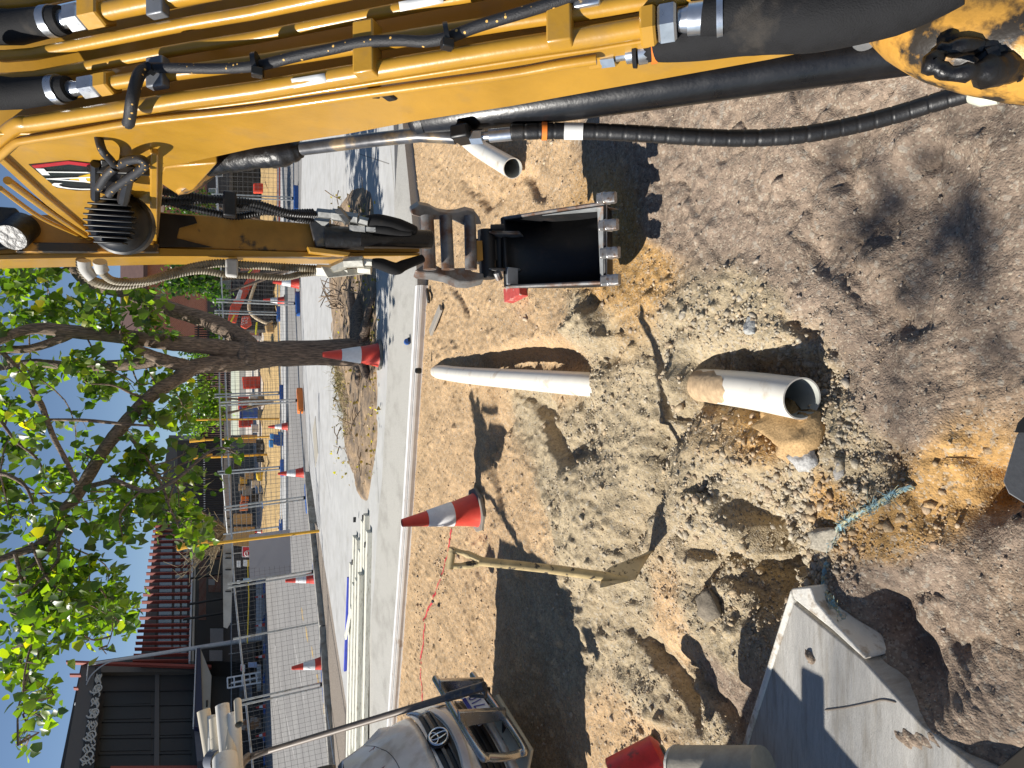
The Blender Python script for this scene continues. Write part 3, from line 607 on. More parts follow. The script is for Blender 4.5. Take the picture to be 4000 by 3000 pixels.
# ------------------------------------------------------------------ shovel stuck upright in the gravel
shm = M('muddy_cream_shaft', (.50, .38, .19), .6, var=.25, vs=18, col2=(.05, .04, .03), patch=.60, soft=.05, ps=24, bump=.001, bs=60)
tip = onz(2566, 2164, .02); T3 = lambda X, Y, t: at(X, Y, t)
sv = thing('shovel', tip, 'cream handled shovel caked in mud standing upright in the gravel', 'shovel')
tb, ts, th = 3.25, 3.20, 2.98
top = at(1762, 2180, th); neck = at(1868, 2192, 3.0); sock = at(2375, 2254, 3.14)
MB().tube(smoothpts([sock + (sock - neck).normalized() * .10, sock, sock.lerp(neck, .5) + V(.004, 0, 0), neck], 5), [.018] * 5 + [.024] * 5 + [.022] * 6, 12).build('shaft', shm, sv)
gl, gr = at(1766, 2150, th), at(1757, 2210, th)
for e, nm in ((gl, 0), (gr, 1)):
    MB().tube(smoothpts([neck + (sock - neck).normalized() * .03, neck.lerp(e, .45) + (e - neck.lerp(top, 1)) * .30, e], 6), [.017] * 7 + [.013] * 6, 10).build('fork', shm, sv)
ex = (gl - gr).normalized() * .012; MB().tube([gl + ex, gr - ex], .0185, 14).build('grip', shm, sv)
# blade: dished sheet, shoulders up, tip in the ground
rows = []
A_, B_ = at(2343, 2298, 3.06), at(2412, 2204, 3.24); T1, T2 = at(2485, 2262, 3.17), at(2552, 2156, 3.32); 
for i in range(9):
    u_ = i / 8; r = []
    for k in range(9):
        w = k / 8; 
        left = A_.lerp(T1, u_); rightp = B_.lerp(T2, u_)
        p = left.lerp(rightp, w); p += (tip - (T1 + T2) / 2) * (u_ ** 3) * math.sin(math.pi * w) * 1.0
        p += V(.25, .9, .1).normalized() * (.035 * (1 - (2 * w - 1) ** 2)); r.append(p)
    rows.append(r)
MB().grid(rows).build('blade', M('muddy_cream_blade', (.52, .42, .25), .55, var=.2, vs=16, col2=(.10, .08, .05), patch=.60, soft=.05, ps=30, bump=.001, bs=50), sv, solid=.004, angle=60)
# ------------------------------------------------------------------ small things on the ground
ropem = M('frayed_blue_rope', (.22, .36, .40), .9, var=.5, vs=90, col2=(.42, .38, .22), patch=.5, ps=60)
rp = MB()
for off in (0, 2.1, 4.2):
    q = smoothpts([gp(a, b, .014) for a, b in [(3560, 1905), (3500, 1925), (3470, 1945), (3420, 1975), (3380, 1995), (3320, 2030), (3260, 2080), (3232, 2120)]], 9); n = len(q)
    rp.tube([q[i] + V(math.cos(off + i * .9), math.sin(off + i * .9), math.sin(off + i * .9)) * .006 for i in range(n)], .0055, 6)
    q = smoothpts([gp(a, b, .014) for a, b in [(3232, 2200), (3222, 2280), (3245, 2340), (3262, 2380), (3290, 2430)]], 9); n = len(q)
    rp.tube([q[i] + V(math.cos(off + i * .9), math.sin(off + i * .9), math.sin(off + i * .9)) * .006 for i in range(n)], .0055, 6)
for k in range(170):
    X, Y = random.choice([(3480, 1940), (3300, 2045), (3240, 2110), (3285, 2425), (3255, 2370), (3400, 1985), (3350, 2012)]); p = gp(X + random.gauss(0, 12), Y + random.gauss(0, 10), .015)
    d = V(random.gauss(0, 1), random.gauss(0, 1), abs(random.gauss(0, .5))).normalized() * random.uniform(.015, .045); rp.tube([p, p + d * .5 + V(0, 0, .004), p + d], .0011, 4, False)
tag(rp.build('rope', ropem), 'frayed pale blue rope half buried in the gravel by the slab', 'rope')
brm = M('red_clay_brick', (.42, .06, .05), .85, var=.2, vs=30, col2=(.55, .42, .36), patch=.62, ps=18, bump=.002, bs=60)
p = gp(2015, 1142, .05); tag(MB().box(p, (.11, .23, .085), Matrix.Rotation(.15, 3, 'Z') @ Matrix.Rotation(.15, 3, 'X')).build('brick', brm, bevel=.004), 'red brick just left of the bucket', 'brick')
p = gp(1905, 2655, .03); p = gp(1783, 2683, .025); tag(MB().box(p, (.075, .05, .05), Matrix.Rotation(.6, 3, 'Z')).build('brick_piece', M('orange_brick', (.55, .17, .09), .85, var=.15), bevel=.006), 'small orange brick piece beside the van nose', 'brick')
tm = thing('tape_measure', onz(1590, 1335, .14), 'blue and black tape measure on the kerb concrete', 'tape measure')
p = onz(1590, 1335, .165); MB().lathe([(.03, -.02), (.038, -.014), (.038, .014), (.03, .02)], p, (.2, -1, .1), 18).build('case', blue_plastic, tm)
MB().box(p + V(.01, .0, -.02), (.085, .046, .02)).build('base_grip', plastic_black, tm, bevel=.004)
wood = M('weathered_timber', (.30, .27, .23), .8, var=.3, vs=30, stretch=(3, 20, 20), bump=.002, bs=20)
tag(MB().bar(gp(1722, 1200, .04), gp(1682, 1300, .04), .09, .028).build('timber_offcut', wood, bevel=.004), 'grey timber offcut in the dirt next to the kerb edge', 'timber')
tag(MB().bar(gp(1668, 1130, .03), gp(1676, 1180, .04), .05, .03).build('steel_offcut', black_metal, bevel=.004), 'dark metal offcut beside the kerb apex', 'metal piece')
tag(MB().lathe([(.03, 0), (.035, .02), (.03, .06), (.012, .07)], onz(1645, 1448, .125), (0, 0, 1), 12).build('pipe_plug', plastic_black), 'small dark grey cap on the white edge strip', 'cap')
sprm = M('red_spray_paint', (.62, .05, .06), .9, var=.25, vs=30, col2=(.46, .27, .17), patch=.62, soft=.1, ps=22)
q = smoothpts([gp(a, b, .004) for a, b in [(1765, 2065), (1755, 2120), (1745, 2180), (1722, 2250), (1706, 2300), (1690, 2345), (1664, 2400), (1656, 2470), (1650, 2540), (1644, 2620), (1648, 2700), (1650, 2790)]], 14)
q = [V(p.x, p.y, gh(p.x, p.y) + .006) for p in q]; sb = MB()
for i in range(len(q) - 1):
    w = .018 * (.7 + .6 * random.random()) * (.5 if 20 < i < 60 else 1); d = (q[i + 1] - q[i]).normalized(); s_ = V(-d.y, d.x, 0) * w
    sb.add([q[i] - s_, q[i + 1] - s_, q[i + 1] + s_ * .8, q[i] + s_ * .8], [(0, 1, 2, 3)])
tag(sb.build('paint_line', sprm, angle=0), 'sprayed red marking line wandering across the dirt', 'paint line')
# ------------------------------------------------------------------ stack of pale formwork timbers on the kerb
plm = M('whitewashed_timber', (.72, .70, .60), .75, var=.12, vs=8, stretch=(2, 14, 14), col2=(.40, .36, .27), patch=.60, soft=.15, ps=3, bump=.0015, bs=30)
plb = M('blue_painted_timber', (.06, .09, .55), .6, var=.15)
PL = [(1441, 2075, 1422, 2990, 0, ''), (1431, 2010, 1412, 2990, 0, ''), (1421, 2035, 1402, 2990, 0, ''), (1409, 2240, 1394, 2990, 1, ''), (1410, 2150, 1391, 2990, 0, ''), (1397, 2262, 1384, 2920, 1, ''), (1399, 2105, 1380, 2990, 0, ''), (1386, 2280, 1372, 2940, 1, ''), (1388, 2095, 1370, 2950, 0, ''), (1375, 2200, 1360, 2990, 0, '')]
WH = ['nearest the channel, standing on edge', 'second from the channel', 'ending furthest right of all', 'lying on top, its end level with the shovel', 'in the middle of the stack', 'upper one with a twisted end', 'lower one behind the middle', 'thin one lying on top at the back', 'long one at the back of the stack', 'last one at the back beside the blue timber']
for i, ((X0, Y0, X1, Y1, lv, _), w_) in enumerate(zip(PL, WH)):
    z = .235 + lv * .07; a, b = onz(X0, Y0, z), onz(X1, Y1, z)
    o = MB().bar(a, b, random.uniform(.14, .17), .07).build('formwork_timber', plm, bevel=.004)
    tag(o, 'whitewashed formwork timber ' + w_, 'timber', 'stack of formwork timbers')
tag(MB().bar(onz(1362, 2255, .23), onz(1348, 2620, .23), .05, .05).build('formwork_timber', plb, bevel=.003), 'blue painted formwork timber at the back of the white stack', 'timber', 'stack of formwork timbers')
tag(MB().bar(onz(1372, 2370, .33), onz(1350, 2490, .33), .09, .03).build('timber_offcut', plm, bevel=.003), 'short pale offcut lying askew on the timber stack', 'timber')

for k, (X, Y) in enumerate([(1385, 2030), (1420, 2022), (1428, 2128), (1378, 2196), (1397, 2265), (1372, 2385)]):
    p = onz(X, Y, .31 if k > 4 else .27); o = MB().box(p, (.09, .03, .045), Matrix.Rotation(-.25 + random.uniform(-.2, .2), 3, 'Z')).build('timber_chock', plastic_black, bevel=.004)
    tag(o, 'small dark end block among the ends of the white timbers', 'block', 'dark end blocks on the timber stack')
# mud smeared over the buried end of the near pipe
# ------------------------------------------------------------------ excavator (we look out from beside its seat)
EX = thing('excavator', (.7, .7, 0), 'yellow excavator arm with pipes, hoses and an empty black bucket', 'excavator')
BX = .60                                            # left face of the boom
def interp_line(L):
    xs_ = [a for a, b in L]; return lambda X: float(np.interp(X, xs_, [b for a, b in L]))
E_PX = [(-40, 590), (20, 535), (90, 488), (301, 455), (512, 422), (723, 389), (1000, 352), (1241, 312), (1603, 252), (2000, 188), (2301, 143), (2500, 108), (2800, 55), (3100, 0), (3500, -60), (3900, -110)]
EY = interp_line(E_PX)
def tE(X): return .615 / ray(X, EY(max(X, 90))).x
def deck(X, x, lift=0):                              # point on the line of the boom's top deck, at sideways position x
    X0 = X; d = ray(X0, EY(max(X0, 90))); p = CAM + d * tE(X0); p = V(x, p.y, p.z)
    d2 = ray(X0 + 20, EY(max(X0 + 20, 90))); q = CAM + d2 * tE(X0 + 20); tdir = V(0, q.y - p.y, q.z - p.z).normalized()   # towards the foot
    n = V(0, tdir.z, -tdir.y);  n = n if n.z > 0 else -n
    return p + n * lift
LOW = [(3560, 138), (3500, 148), (3241, 187), (3000, 236), (2600, 308), (2398, 344), (2000, 416), (1633, 473), (1362, 524), (1000, 579), (850, 612), (720, 640), (640, 655)]
NOSE = [(640, 700), (612, 985), (560, 1003), (362, 940), (180, 800), (0, 633), (-60, 600)]
top_ = [deck(X, BX, -.075) for X in (-60, 90, 301, 512, 723, 1000, 1241, 1603, 2000, 2301, 2500, 2800, 3100, 3400, 3650)]
poly = top_ + [onx(a, b, BX) for a, b in LOW] + [onx(a, b, BX) for a, b in NOSE]
boom = MB().prism([p + V(.012, 0, 0) for p in poly], (.27, 0, 0)).build('boom', yellow, EX, bevel=.004)
flange = [deck(X, BX, -.020) for X in (-60, 90, 301, 512, 723, 1000, 1241, 1603, 2000, 2301, 2500, 2800, 3100, 3400, 3650)] + poly[15:]
MB().prism(flange, (.0115, 0, 0)).build('side_plate', yellow, boom, bevel=.003)
# raised lip along the slanted nose and the front edge of the nose plate
def on(X, Y, x=BX): return onx(X, Y, x)
MB().prism([on(-40, 610, .585), on(0, 640, .585), on(180, 803, .585), on(362, 942, .585), on(345, 905, .585), on(180, 770, .585), on(20, 625, .585)], (.03, 0, 0)).build('nose_rib', yellow, boom, bevel=.004)
MB().prism([on(618, 606, .585), on(614, 985, .585), on(585, 985, .585), on(586, 600, .585)], (.03, 0, 0)).build('nose_rib', yellow, boom, bevel=.004)
MB().prism([on(340, 925, .57), on(560, 1000, .57), on(635, 1000, .57), on(640, 985, .57), on(600, 955, .57), on(420, 935, .57)], (.26, 0, 0)).build('nose_foot', yellow, boom, bevel=.006)
# decal
decb = M('decal_black', (.012, .012, .014), .3); decr = M('decal_red', (.42, .02, .03), .35); decw = M('decal_white', (.78, .78, .76), .35); decy = M('decal_yellow', (.75, .45, .03), .35)
def dp(x_, y_, x=BX - .0015): return onx(x_ / 2.552, 450 + y_ / 2.552, x)
D1 = MB().prism([dp(a, b) for a, b in [(285, 492), (690, 452), (1050, 492), (1440, 575), (1255, 745), (760, 752), (560, 722)]], (.003, 0, 0)).build('decal', decb, boom, angle=0)
MB().prism([dp(a, b, BX - .003) for a, b in [(315, 505), (690, 460), (1040, 500), (1400, 575), (1370, 590), (1040, 535), (690, 490), (345, 530)]], (.002, 0, 0)).build('decal_stripe', decr, D1, angle=0)
MB().prism([dp(a, b, BX - .003) for a, b in [(690, 640), (1010, 560), (1010, 700)]][::-1], (.002, 0, 0)).build('decal_triangle', decy, D1, angle=0)
tq = [dp(1060, 752, BX - .004), dp(1010, 540, BX - .004), dp(345, 532, BX - .004), dp(560, 735, BX - .004)]
text_mesh('CAT', tq).build('lettering', decw, D1, angle=0)
for X, Y in ((1225, 338), (660, 30)): pass
for (X0, X1, x_, lf) in [(1160, 1290, .612, .019), (1570, 1740, .728, .0125)]:
    q = [deck(X0 + (X1 - X0) * k / 4, x_ - .012, lf * .55 + .0005 * k) for k in range(5)]; q2 = [deck(X0 + (X1 - X0) * k / 4, x_ + .003, lf + .001) for k in range(5)]
    MB().grid([q, q2]).build('paper_label', white_label, boom, solid=.0006)
# ---------------- steel pipes on the top deck
def deckpipe(x, X0, X1, r, lift, nm='hydraulic_pipe', mat=yellow, x1=None):
    n = 26; x1 = x if x1 is None else x1
    q = [deck(X0 + (X1 - X0) * k / n, x + (x1 - x) * k / n, lift) for k in range(n + 1)]
    return MB().tube(q, r, 18).build(nm, mat, EX, angle=50)
deckpipe(.615, 70, 2530, .0178, 0)
deckpipe(.676, 420, 2900, .0150, .004, x1=.652)
deckpipe(.728, -80, 2700, .0118, -.004)
deckpipe(.778, -80, 2700, .0135, .0)
deckpipe(.838, 395, 2400, .0200, .006, x1=.83)
deckpipe(.90, -60, 2400, .0140, .0)
# kinked ends of the two left pipes where they follow the nose
e0 = deck(70, .615, 0); MB().tube(smoothpts([deck(120, .615), e0, onx(-10, 548, .612), onx(-90, 615, .606)], 5), .0178, 18).build('hydraulic_pipe', yellow, EX, angle=50)
F_PX = [(-60, 668), (0, 612), (58, 562), (110, 548), (301, 518), (512, 482), (723, 458), (1000, 428), (1422, 368), (1663, 335), (2000, 289), (2181, 256), (2330, 233)]
q = [onx(a, b, .588) for a, b in F_PX]; MB().tube(smoothpts(q, 4), .0088, 14).build('hydraulic_pipe', yellow, EX, angle=50)
# pipes down the slanted nose towards the stick
for (pts, r) in [([(30, 705), (200, 830), (375, 945), (383, 965)], .012), ([(0, 735), (160, 850), (320, 925), (332, 950), (318, 975)], .008)]:
    MB().tube(smoothpts([onx(a, b, .585) for a, b in pts], 5), r, 12).build('hydraulic_pipe', yellow, EX, angle=50)
for (X, Y0, Y1, r) in [(388, 940, 1025, .014), (331, 972, 1015, .0095)]:
    MB().tube([onx(X, Y0, .575), onx(X, Y1, .55)], r, 14).build('hydraulic_pipe', yellow, EX)
MB().box(onx(350, 960, .585), (.03, .07, .05)).build('pipe_bracket', yellow, EX, bevel=.003)
# ---------------- hex nuts and hose ends
def along(x, Xa, Xb, lift): return deck(Xa, x, lift), deck(Xb, x, lift)
def nut(x, Xa, Xb, r, lift, mat, nm):
    a, b = along(x, Xa, Xb, lift); d = (b - a).normalized()
    MB().tube([a, a + d * .004, b - d * .004, b], [r * .88, r, r, r * .88], 6).build(nm, mat, EX, angle=20)
sleeve = M('woven_hose_sleeve', (.010, .010, .011), .8, var=.3, vs=40, bump=.0012, bs=420, col2=(.035, .03, .025), patch=.66, ps=9, spec=.3)
nut(.838, 350, 425, .034, .006, yellow, 'pipe_nut'); nut(.838, 288, 350, .031, .006, steel, 'hose_nut')
MB().tube([deck(290, .838, .008), deck(255, .838, .008)], [.018, .022], 12).build('hose_ferrule', steel, EX)
MB().tube([deck(260, .838, .008), deck(215, .838, .012), deck(205, .838, .012), deck(80, .84, .012), deck(-90, .845, .01)], [.03, .033, .032, .038, .042], 20).build('hose_sleeve', sleeve, EX, angle=60)
MB().tube([deck(232, .838, .010), deck(205, .838, .012)], .0345, 20).build('hose_clip', steel, EX)
nut(.676, 400, 452, .027, .004, yellow, 'pipe_nut'); nut(.676, 335, 398, .026, .004, steel, 'hose_nut')
MB().tube([deck(338, .676, .006), deck(285, .676, .008)], [.014, .018], 12).build('hose_ferrule', steel, EX)
MB().tube([deck(290, .676, .012), deck(230, .675, .018), deck(120, .673, .03), deck(0, .67, .05), deck(-90, .665, .06)], [.026, .030, .034, .04, .04], 20).build('hose_sleeve', sleeve, EX, angle=60)
MB().tube([deck(262, .676, .014), deck(238, .675, .017)], .032, 20).build('hose_clip', steel, EX)
nut(.615, 2505, 2565, .036, .0, yellow, 'pipe_nut'); nut(.615, 2573, 2645, .034, .0, steel, 'hose_nut')
MB().tube([deck(2650, .615), deck(2690, .615)], [.018, .022], 12).build('hose_ferrule', steel, EX)
MB().tube([deck(2690, .615), deck(2745, .613)], [.026, .027], 16).build('hose_ferrule', steel, EX)
MB().tube([deck(2745, .613), deck(2800, .61), deck(3000, .62), deck(3300, .64)], [.029, .032, .034, .034], 18).build('hose_sleeve', sleeve, EX)
MB().tube([deck(2800, .611), deck(2824, .611)], .0345, 18).build('hose_clip', steel, EX)
def seg(pts, r, nm, mat, s=14, sm=0, ang=40):
    q = [at(X, Y, t) for X, Y, t in pts]; q = smoothpts(q, sm) if sm else q
    rr = r
    if sm and hasattr(r, '__len__'):
        rr = list(np.interp(np.linspace(0, len(r) - 1, len(q)), range(len(r)), r))
    return MB().tube(q, rr, s).build(nm, mat, EX, angle=ang)
tF = lambda X: .585 / ray(X, float(np.interp(X, [a for a, b in F_PX], [b for a, b in F_PX]))).x
seg([(2302, 236, 1.19), (2350, 229, 1.185)], .017, 'pipe_nut', yellow, 6, ang=20); seg([(2352, 228, 1.185), (2405, 221, 1.175)], .018, 'hose_nut', steel, 6, ang=20)
seg([(2405, 220, 1.17), (2450, 213, 1.165)], .0095, 'hose_ferrule', steel); seg([(2448, 213, 1.165), (2476, 208, 1.16)], .0165, 'hose_ferrule', steel)
seg([(2472, 206, 1.16), (2488, 204, 1.158)], [.026, .027], 'hose_sleeve', sleeve)
seg([(2490, 203, 1.158), (2500, 201, 1.157), (2526, 196, 1.155)], .0225, 'hose_clip', steel)
seg([(2488, 203, 1.157), (2545, 192, 1.15), (2620, 172, 1.13), (2750, 138, 1.10), (2950, 88, 1.06), (3200, 62, 1.0), (3500, 0, .95), (3760, -90, .9)], [.020, .021, .030, .040, .050, .052, .049, .036], 'hose_sleeve', sleeve, 26, 6, 70)
seg([(2540, 195, 1.150), (2562, 190, 1.148)], .0245, 'zip_tie', orange_plastic, 20)
MB().box(at(2552, 152, 1.125), (.012, .012, .014)).build('zip_tie', orange_plastic, EX, bevel=.002)
# ---------------- pipe clamps
def clampblock(X, xa, xb, lift, w, h, mat, nm='pipe_clamp'):
    a, b = deck(X, xa, lift), deck(X, xb, lift); tdir = (deck(X + 20, xa, lift) - a).normalized(); n = V(0, tdir.z, -tdir.y); n = n if n.z > 0 else -n
    R = Matrix((V(1, 0, 0), tdir, n)).transposed(); return MB().box((a + b) / 2, (b - a and (b - a).length, w, h), R).build(nm, mat, EX, bevel=.004)
grey_clamp = M('grey_clamp', (.16, .17, .19), .4, metal=.3, var=.2, vs=20)
for (X, xa, xb) in [(640, .795, .875), (640, .64, .705)]:
    clampblock(X, xa, xb, .016, .045, .024, grey_clamp); a = deck(X, (xa + xb) / 2, .032); n = (a - deck(X, (xa + xb) / 2, 0)).normalized(); MB().tube([a - n * .006, a + n * .012], .012, 6).build('clamp_bolt', plastic_black, EX, angle=20)
def yclamp(X, xa, boltpx):
    c1 = clampblock(X, xa, .598, .012, .045, .040, yellow)
    p = [deck(X - 30, .60, .012), deck(X + 30, .60, .012)]
    bp_ = at(*boltpx)
    MB().prism([deck(X - 33, .603, .020), deck(X + 33, .603, .020), bp_ + V(.012, .018, .012), bp_ + V(.012, -.018, -.016)], (.022, 0, 0)).build('clamp_arm', yellow, EX, bevel=.003)
    MB().lathe([(.0, -.004), (.024, -.004), (.024, .004), (.0, .004)], bp_ + V(-.003, 0, 0), (-1, -.1, .25), 18, False).build('clamp_washer', grey_clamp, EX)
    MB().tube([bp_ + V(-.004, 0, .001), bp_ + V(-.018, -.002, .004)], .0145, 6).build('clamp_bolt', plastic_black, EX, angle=20)
    MB().box(bp_ + V(-.002, .012, -.028), (.024, .040, .026), Matrix.Rotation(-.82, 3, 'X')).build('clamp_saddle', rubber, EX, bevel=.006)
yclamp(1448, .70, (1468, 338, 1.30)); yclamp(2195, .69, (2205, 212, 1.20))
clampblock(2300, .655, .72, .012, .05, .03, steel)
# ---------------- braided wiring sleeve with orange flecks
def braid_mat():
    m = M('braided_loom', (.014, .014, .016), .6, var=.2, vs=40, bump=.0012, bs=350); nt = m.node_tree; N = nt.nodes; L = nt.links; b = N['Principled BSDF']
    tc = N.new('ShaderNodeTexCoord'); mp = N.new('ShaderNodeMapping'); mp.inputs['Rotation'].default_value = (.8, .3, .5); L.new(tc.outputs['Object'], mp.inputs[0])
    v = N.new('ShaderNodeTexVoronoi'); v.inputs['Scale'].default_value = 62; L.new(mp.outputs[0], v.inputs['Vector'])
    r = N.new('ShaderNodeMapRange'); r.inputs[1].default_value = .13; r.inputs[2].default_value = .17; r.inputs[3].default_value = 1; r.inputs[4].default_value = 0; L.new(v.outputs['Distance'], r.inputs[0])
    src = b.inputs['Base Color'].links[0].from_socket; x = N.new('ShaderNodeMix'); x.data_type = 'RGBA'; L.new(r.outputs[0], x.inputs[0]); L.new(src, x.inputs[6]); x.inputs[7].default_value = (.72, .42, .10, 1); L.new(x.outputs[2], b.inputs['Base Color']); return m
braid = braid_mat()
def td(X): return tE(X) * .972
Lm = [(575, 264), (700, 266), (850, 268), (1000, 258), (1150, 222), (1300, 190), (1420, 165), (1560, 158), (1660, 162), (1750, 146), (1850, 108), (1950, 76), (2050, 46), (2180, 5), (2300, -40)]
seg([(X, Y, td(X)) for X, Y in Lm], .0105, 'wiring_loom', braid, 12, 5, 60)
seg([(580, 264, td(580)), (548, 285, td(548) * .985), (530, 330, td(530) * .97), (515, 400, 1.33), (505, 470, 1.37), (500, 482, 1.385)], .0125, 'wiring_loom', braid, 12, 6, 60)
seg([(382, 492, 1.56), (386, 540, 1.55), (402, 590, 1.55), (432, 625, 1.60), (450, 650, 1.68)], .010, 'wiring_loom', braid, 12, 6, 60)
seg([(452, 650, 1.68), (500, 628, 1.6), (548, 622, 1.57), (568, 640, 1.58), (540, 670, 1.62), (480, 712, 1.7), (440, 740, 1.76), (425, 760, 1.78)], .011, 'wiring_loom', braid, 12, 6, 60)
seg([(448, 655, 1.66), (420, 680, 1.68), (395, 718, 1.72), (385, 735, 1.75)], .011, 'wiring_loom', braid, 12, 6, 60)
for X, Y in ((1004, 255), (1747, 145)):
    d = .006; seg([(X - 9, Y, td(X) * .995), (X + 9, Y - 3, td(X) * .995)], .0245, 'zip_tie', plastic_black, 16)
    MB().box(at(X, Y + 28, td(X) * .985), (.016, .02, .022)).build('zip_tie', plastic_black, EX, bevel=.002)
# ---------------- boom cylinder, rod and its hose
seg([(1632, 458, 1.66), (1645, 456, 1.655), (2000, 405, 1.56), (2600, 322, 1.44), (3000, 262, 1.37), (3620, 170, 1.26)], [.050, .055, .055, .055, .055, .055], 'boom_cylinder', black_metal, 40, 0, 50)
seg([(1640, 457, 1.655), (1668, 453, 1.65)], .058, 'cylinder_collar', black_metal, 40)
seg([(1780, 535, 1.63), (1640, 527, 1.65), (1450, 547, 1.72), (1150, 585, 1.84), (900, 618, 1.95)], .0185, 'cylinder_rod', rod_steel, 20, 0, 60)
# greased rubber boot around the rod end
gb = MB(); q = smoothpts([at(1180, 582, 1.83), at(1100, 596, 1.84), at(1000, 606, 1.86), at(860, 622, 1.93), at(790, 640, 1.98)], 8); gb.tube(q, [.017 + .02 * min(1, i / 7) + .006 * random.random() for i in range(len(q))], 22)
gb.build('greasy_boot', grease, EX, angle=70)
pc = at(770, 655, 2.02); MB().lathe([(.0, -.11), (.075, -.11), (.088, -.10), (.088, .05), (.0, .05)], pc + V(.06, 0, 0), (-1, -.06, .12), 30, False).build('pin_boss', grease, EX, angle=50)
pc = at(760, 690, 2.0); MB().lathe([(.0, .03), (.05, .03), (.075, .02), (.075, 0), (.0, 0)], pc, (-.75, .15, -.6), 30, False).build('pin_cap', yellow_grease, EX, angle=50)
pc = at(710, 703, 1.98); MB().lathe([(.034, 0), (.034, .012), (.026, .014), (.026, .02), (.018, .022), (0, .022)], pc, (-.75, .15, -.6), 24, False).build('pin_bolt', steel, EX, angle=40)
MB().prism([on(640, 655), on(600, 700), on(690, 760), on(760, 742), on(850, 640)], (.05, 0, 0)).build('pin_lug', yellow, EX, bevel=.006)
# cylinder elbow + fittings + spiral-guarded hose
MB().box(at(1812, 525, 1.58), (.034, .05, .06), Matrix.Rotation(.75, 3, 'X')).build('hose_elbow', plastic_black, EX, bevel=.006)
seg([(1808, 470, 1.60), (1812, 515, 1.585)], [.022, .02], 'hose_elbow', plastic_black, 16)
seg([(1842, 535, 1.575), (1888, 532, 1.565)], .0185, 'hose_nut', steel, 6, ang=20); seg([(1888, 532, 1.565), (1915, 530, 1.56)], .0105, 'hose_ferrule', steel); seg([(1912, 530, 1.56), (1998, 522, 1.55)], .0165, 'hose_ferrule', steel, 18)
HP = [(1995, 516, 1.55), (2120, 512, 1.54), (2300, 513, 1.53), (2500, 522, 1.51), (2700, 534, 1.49), (2900, 540, 1.47), (3100, 530, 1.44), (3300, 497, 1.41), (3500, 447, 1.37), (3650, 401, 1.33), (3800, 358, 1.29), (3850, 345, 1.28)]
q = smoothpts([at(*a) for a in HP], 34); 
L_ = 0; rr = []
for i in range(len(q)):
    if i: L_ += (q[i] - q[i - 1]).length
    f_ = (L_ % .034) / .034; rr.append(.0192 - (.0016 if f_ < .10 else 0))
MB().tube(q, rr, 16).build('spiral_guard_hose', rubber, EX, angle=80)
seg([(2116, 512, 1.54), (2136, 512, 1.54)], .0215, 'zip_tie', orange_plastic, 18)
seg([(2205, 512, 1.535), (2278, 513, 1.53)], .0199, 'hose_label', white_label, 18)
seg([(3800, 368, 1.25), (3850, 372, 1.23), (3910, 378, 1.21)], [.017, .021, .013], 'hose_ferrule', M('cream_fitting', (.55, .56, .45), .4), 14, 4)
# ---------------- boom foot casting at the lower right, very near
seg([(3450, 60, 1.16), (3560, 95, 1.10), (3700, 135, 1.06), (3850, 150, 1.04), (4000, 150, 1.02), (4200, 160, 1.0)], [.04, .062, .074, .085, .095, .10], 'boom_foot', yellow_grease, 30, 6, 70)
fc_ = at(3800, 232, .962); vw = -(fc_ - CAM).normalized(); ax = (vw * .22 + V(-.95, 0, -.05)).normalized()
gq = MB(); A_n = 40; gp3 = []
for k in range(A_n + 1):
    a = 2 * math.pi * k / A_n; rr = 1 + .10 * math.sin(3 * a + 1) + .08 * math.sin(7 * a); X_, Y_ = 3800 + 165 * math.cos(a) * rr, 236 + 50 * math.sin(a) * rr; gp3.append(at(X_, Y_, .975 + .00010 * abs(X_ - 3800) + (.012 if math.sin(a) < 0 else 0)))
gq.tube(gp3, [.010 + .008 * random.random() + (.012 if math.cos(2 * math.pi * k / A_n) > .3 else 0) for k in range(A_n + 1)], 10, False)
for k in range(14): q_ = at(3900 + random.uniform(-40, 160), 215 + random.uniform(-50, 50), .985); gq.tube([q_, q_ + V(random.gauss(0, .012), .01, random.gauss(0, .012))], random.uniform(.008, .02), 8)
gq.build('foot_grease', grease, EX, angle=70)
MB().lathe([(.0, .004), (.016, .003), (.020, -.002), (.02, -.02)], at(3378, 172, 1.17), (-1, -.1, .1), 20, False).build('pin_stopper', grey_steel, EX)
# step plate corner low beneath the camera
st = [at(a, b, 1.42) for a, b in [(3990, 1665), (3965, 1700), (3912, 1880), (3935, 1930), (4080, 2020), (4120, 1640)]]
MB().prism(st, (0, -.06, -.16)).build('step_plate', M('dark_grey_step', (.085, .088, .095), .55, var=.15, vs=30, bump=.0008, bs=80), EX, bevel=.006)
MB().prism([at(a, b, 1.40) for a, b in [(4000, 1625), (3975, 1650), (3962, 1690), (3985, 1690), (4040, 1660)]], (0, -.03, -.05)).build('step_rubber', rubber, EX, bevel=.004)
MB().prism([at(a, b, 1.30) for a, b in [(4005, 2900), (3850, 3030), (4000, 3200), (4150, 3000)]], (0, -.06, -.2)).build('deck_corner', M('deck_brown', (.05, .04, .03), .6, var=.2, vs=20), EX, bevel=.006)
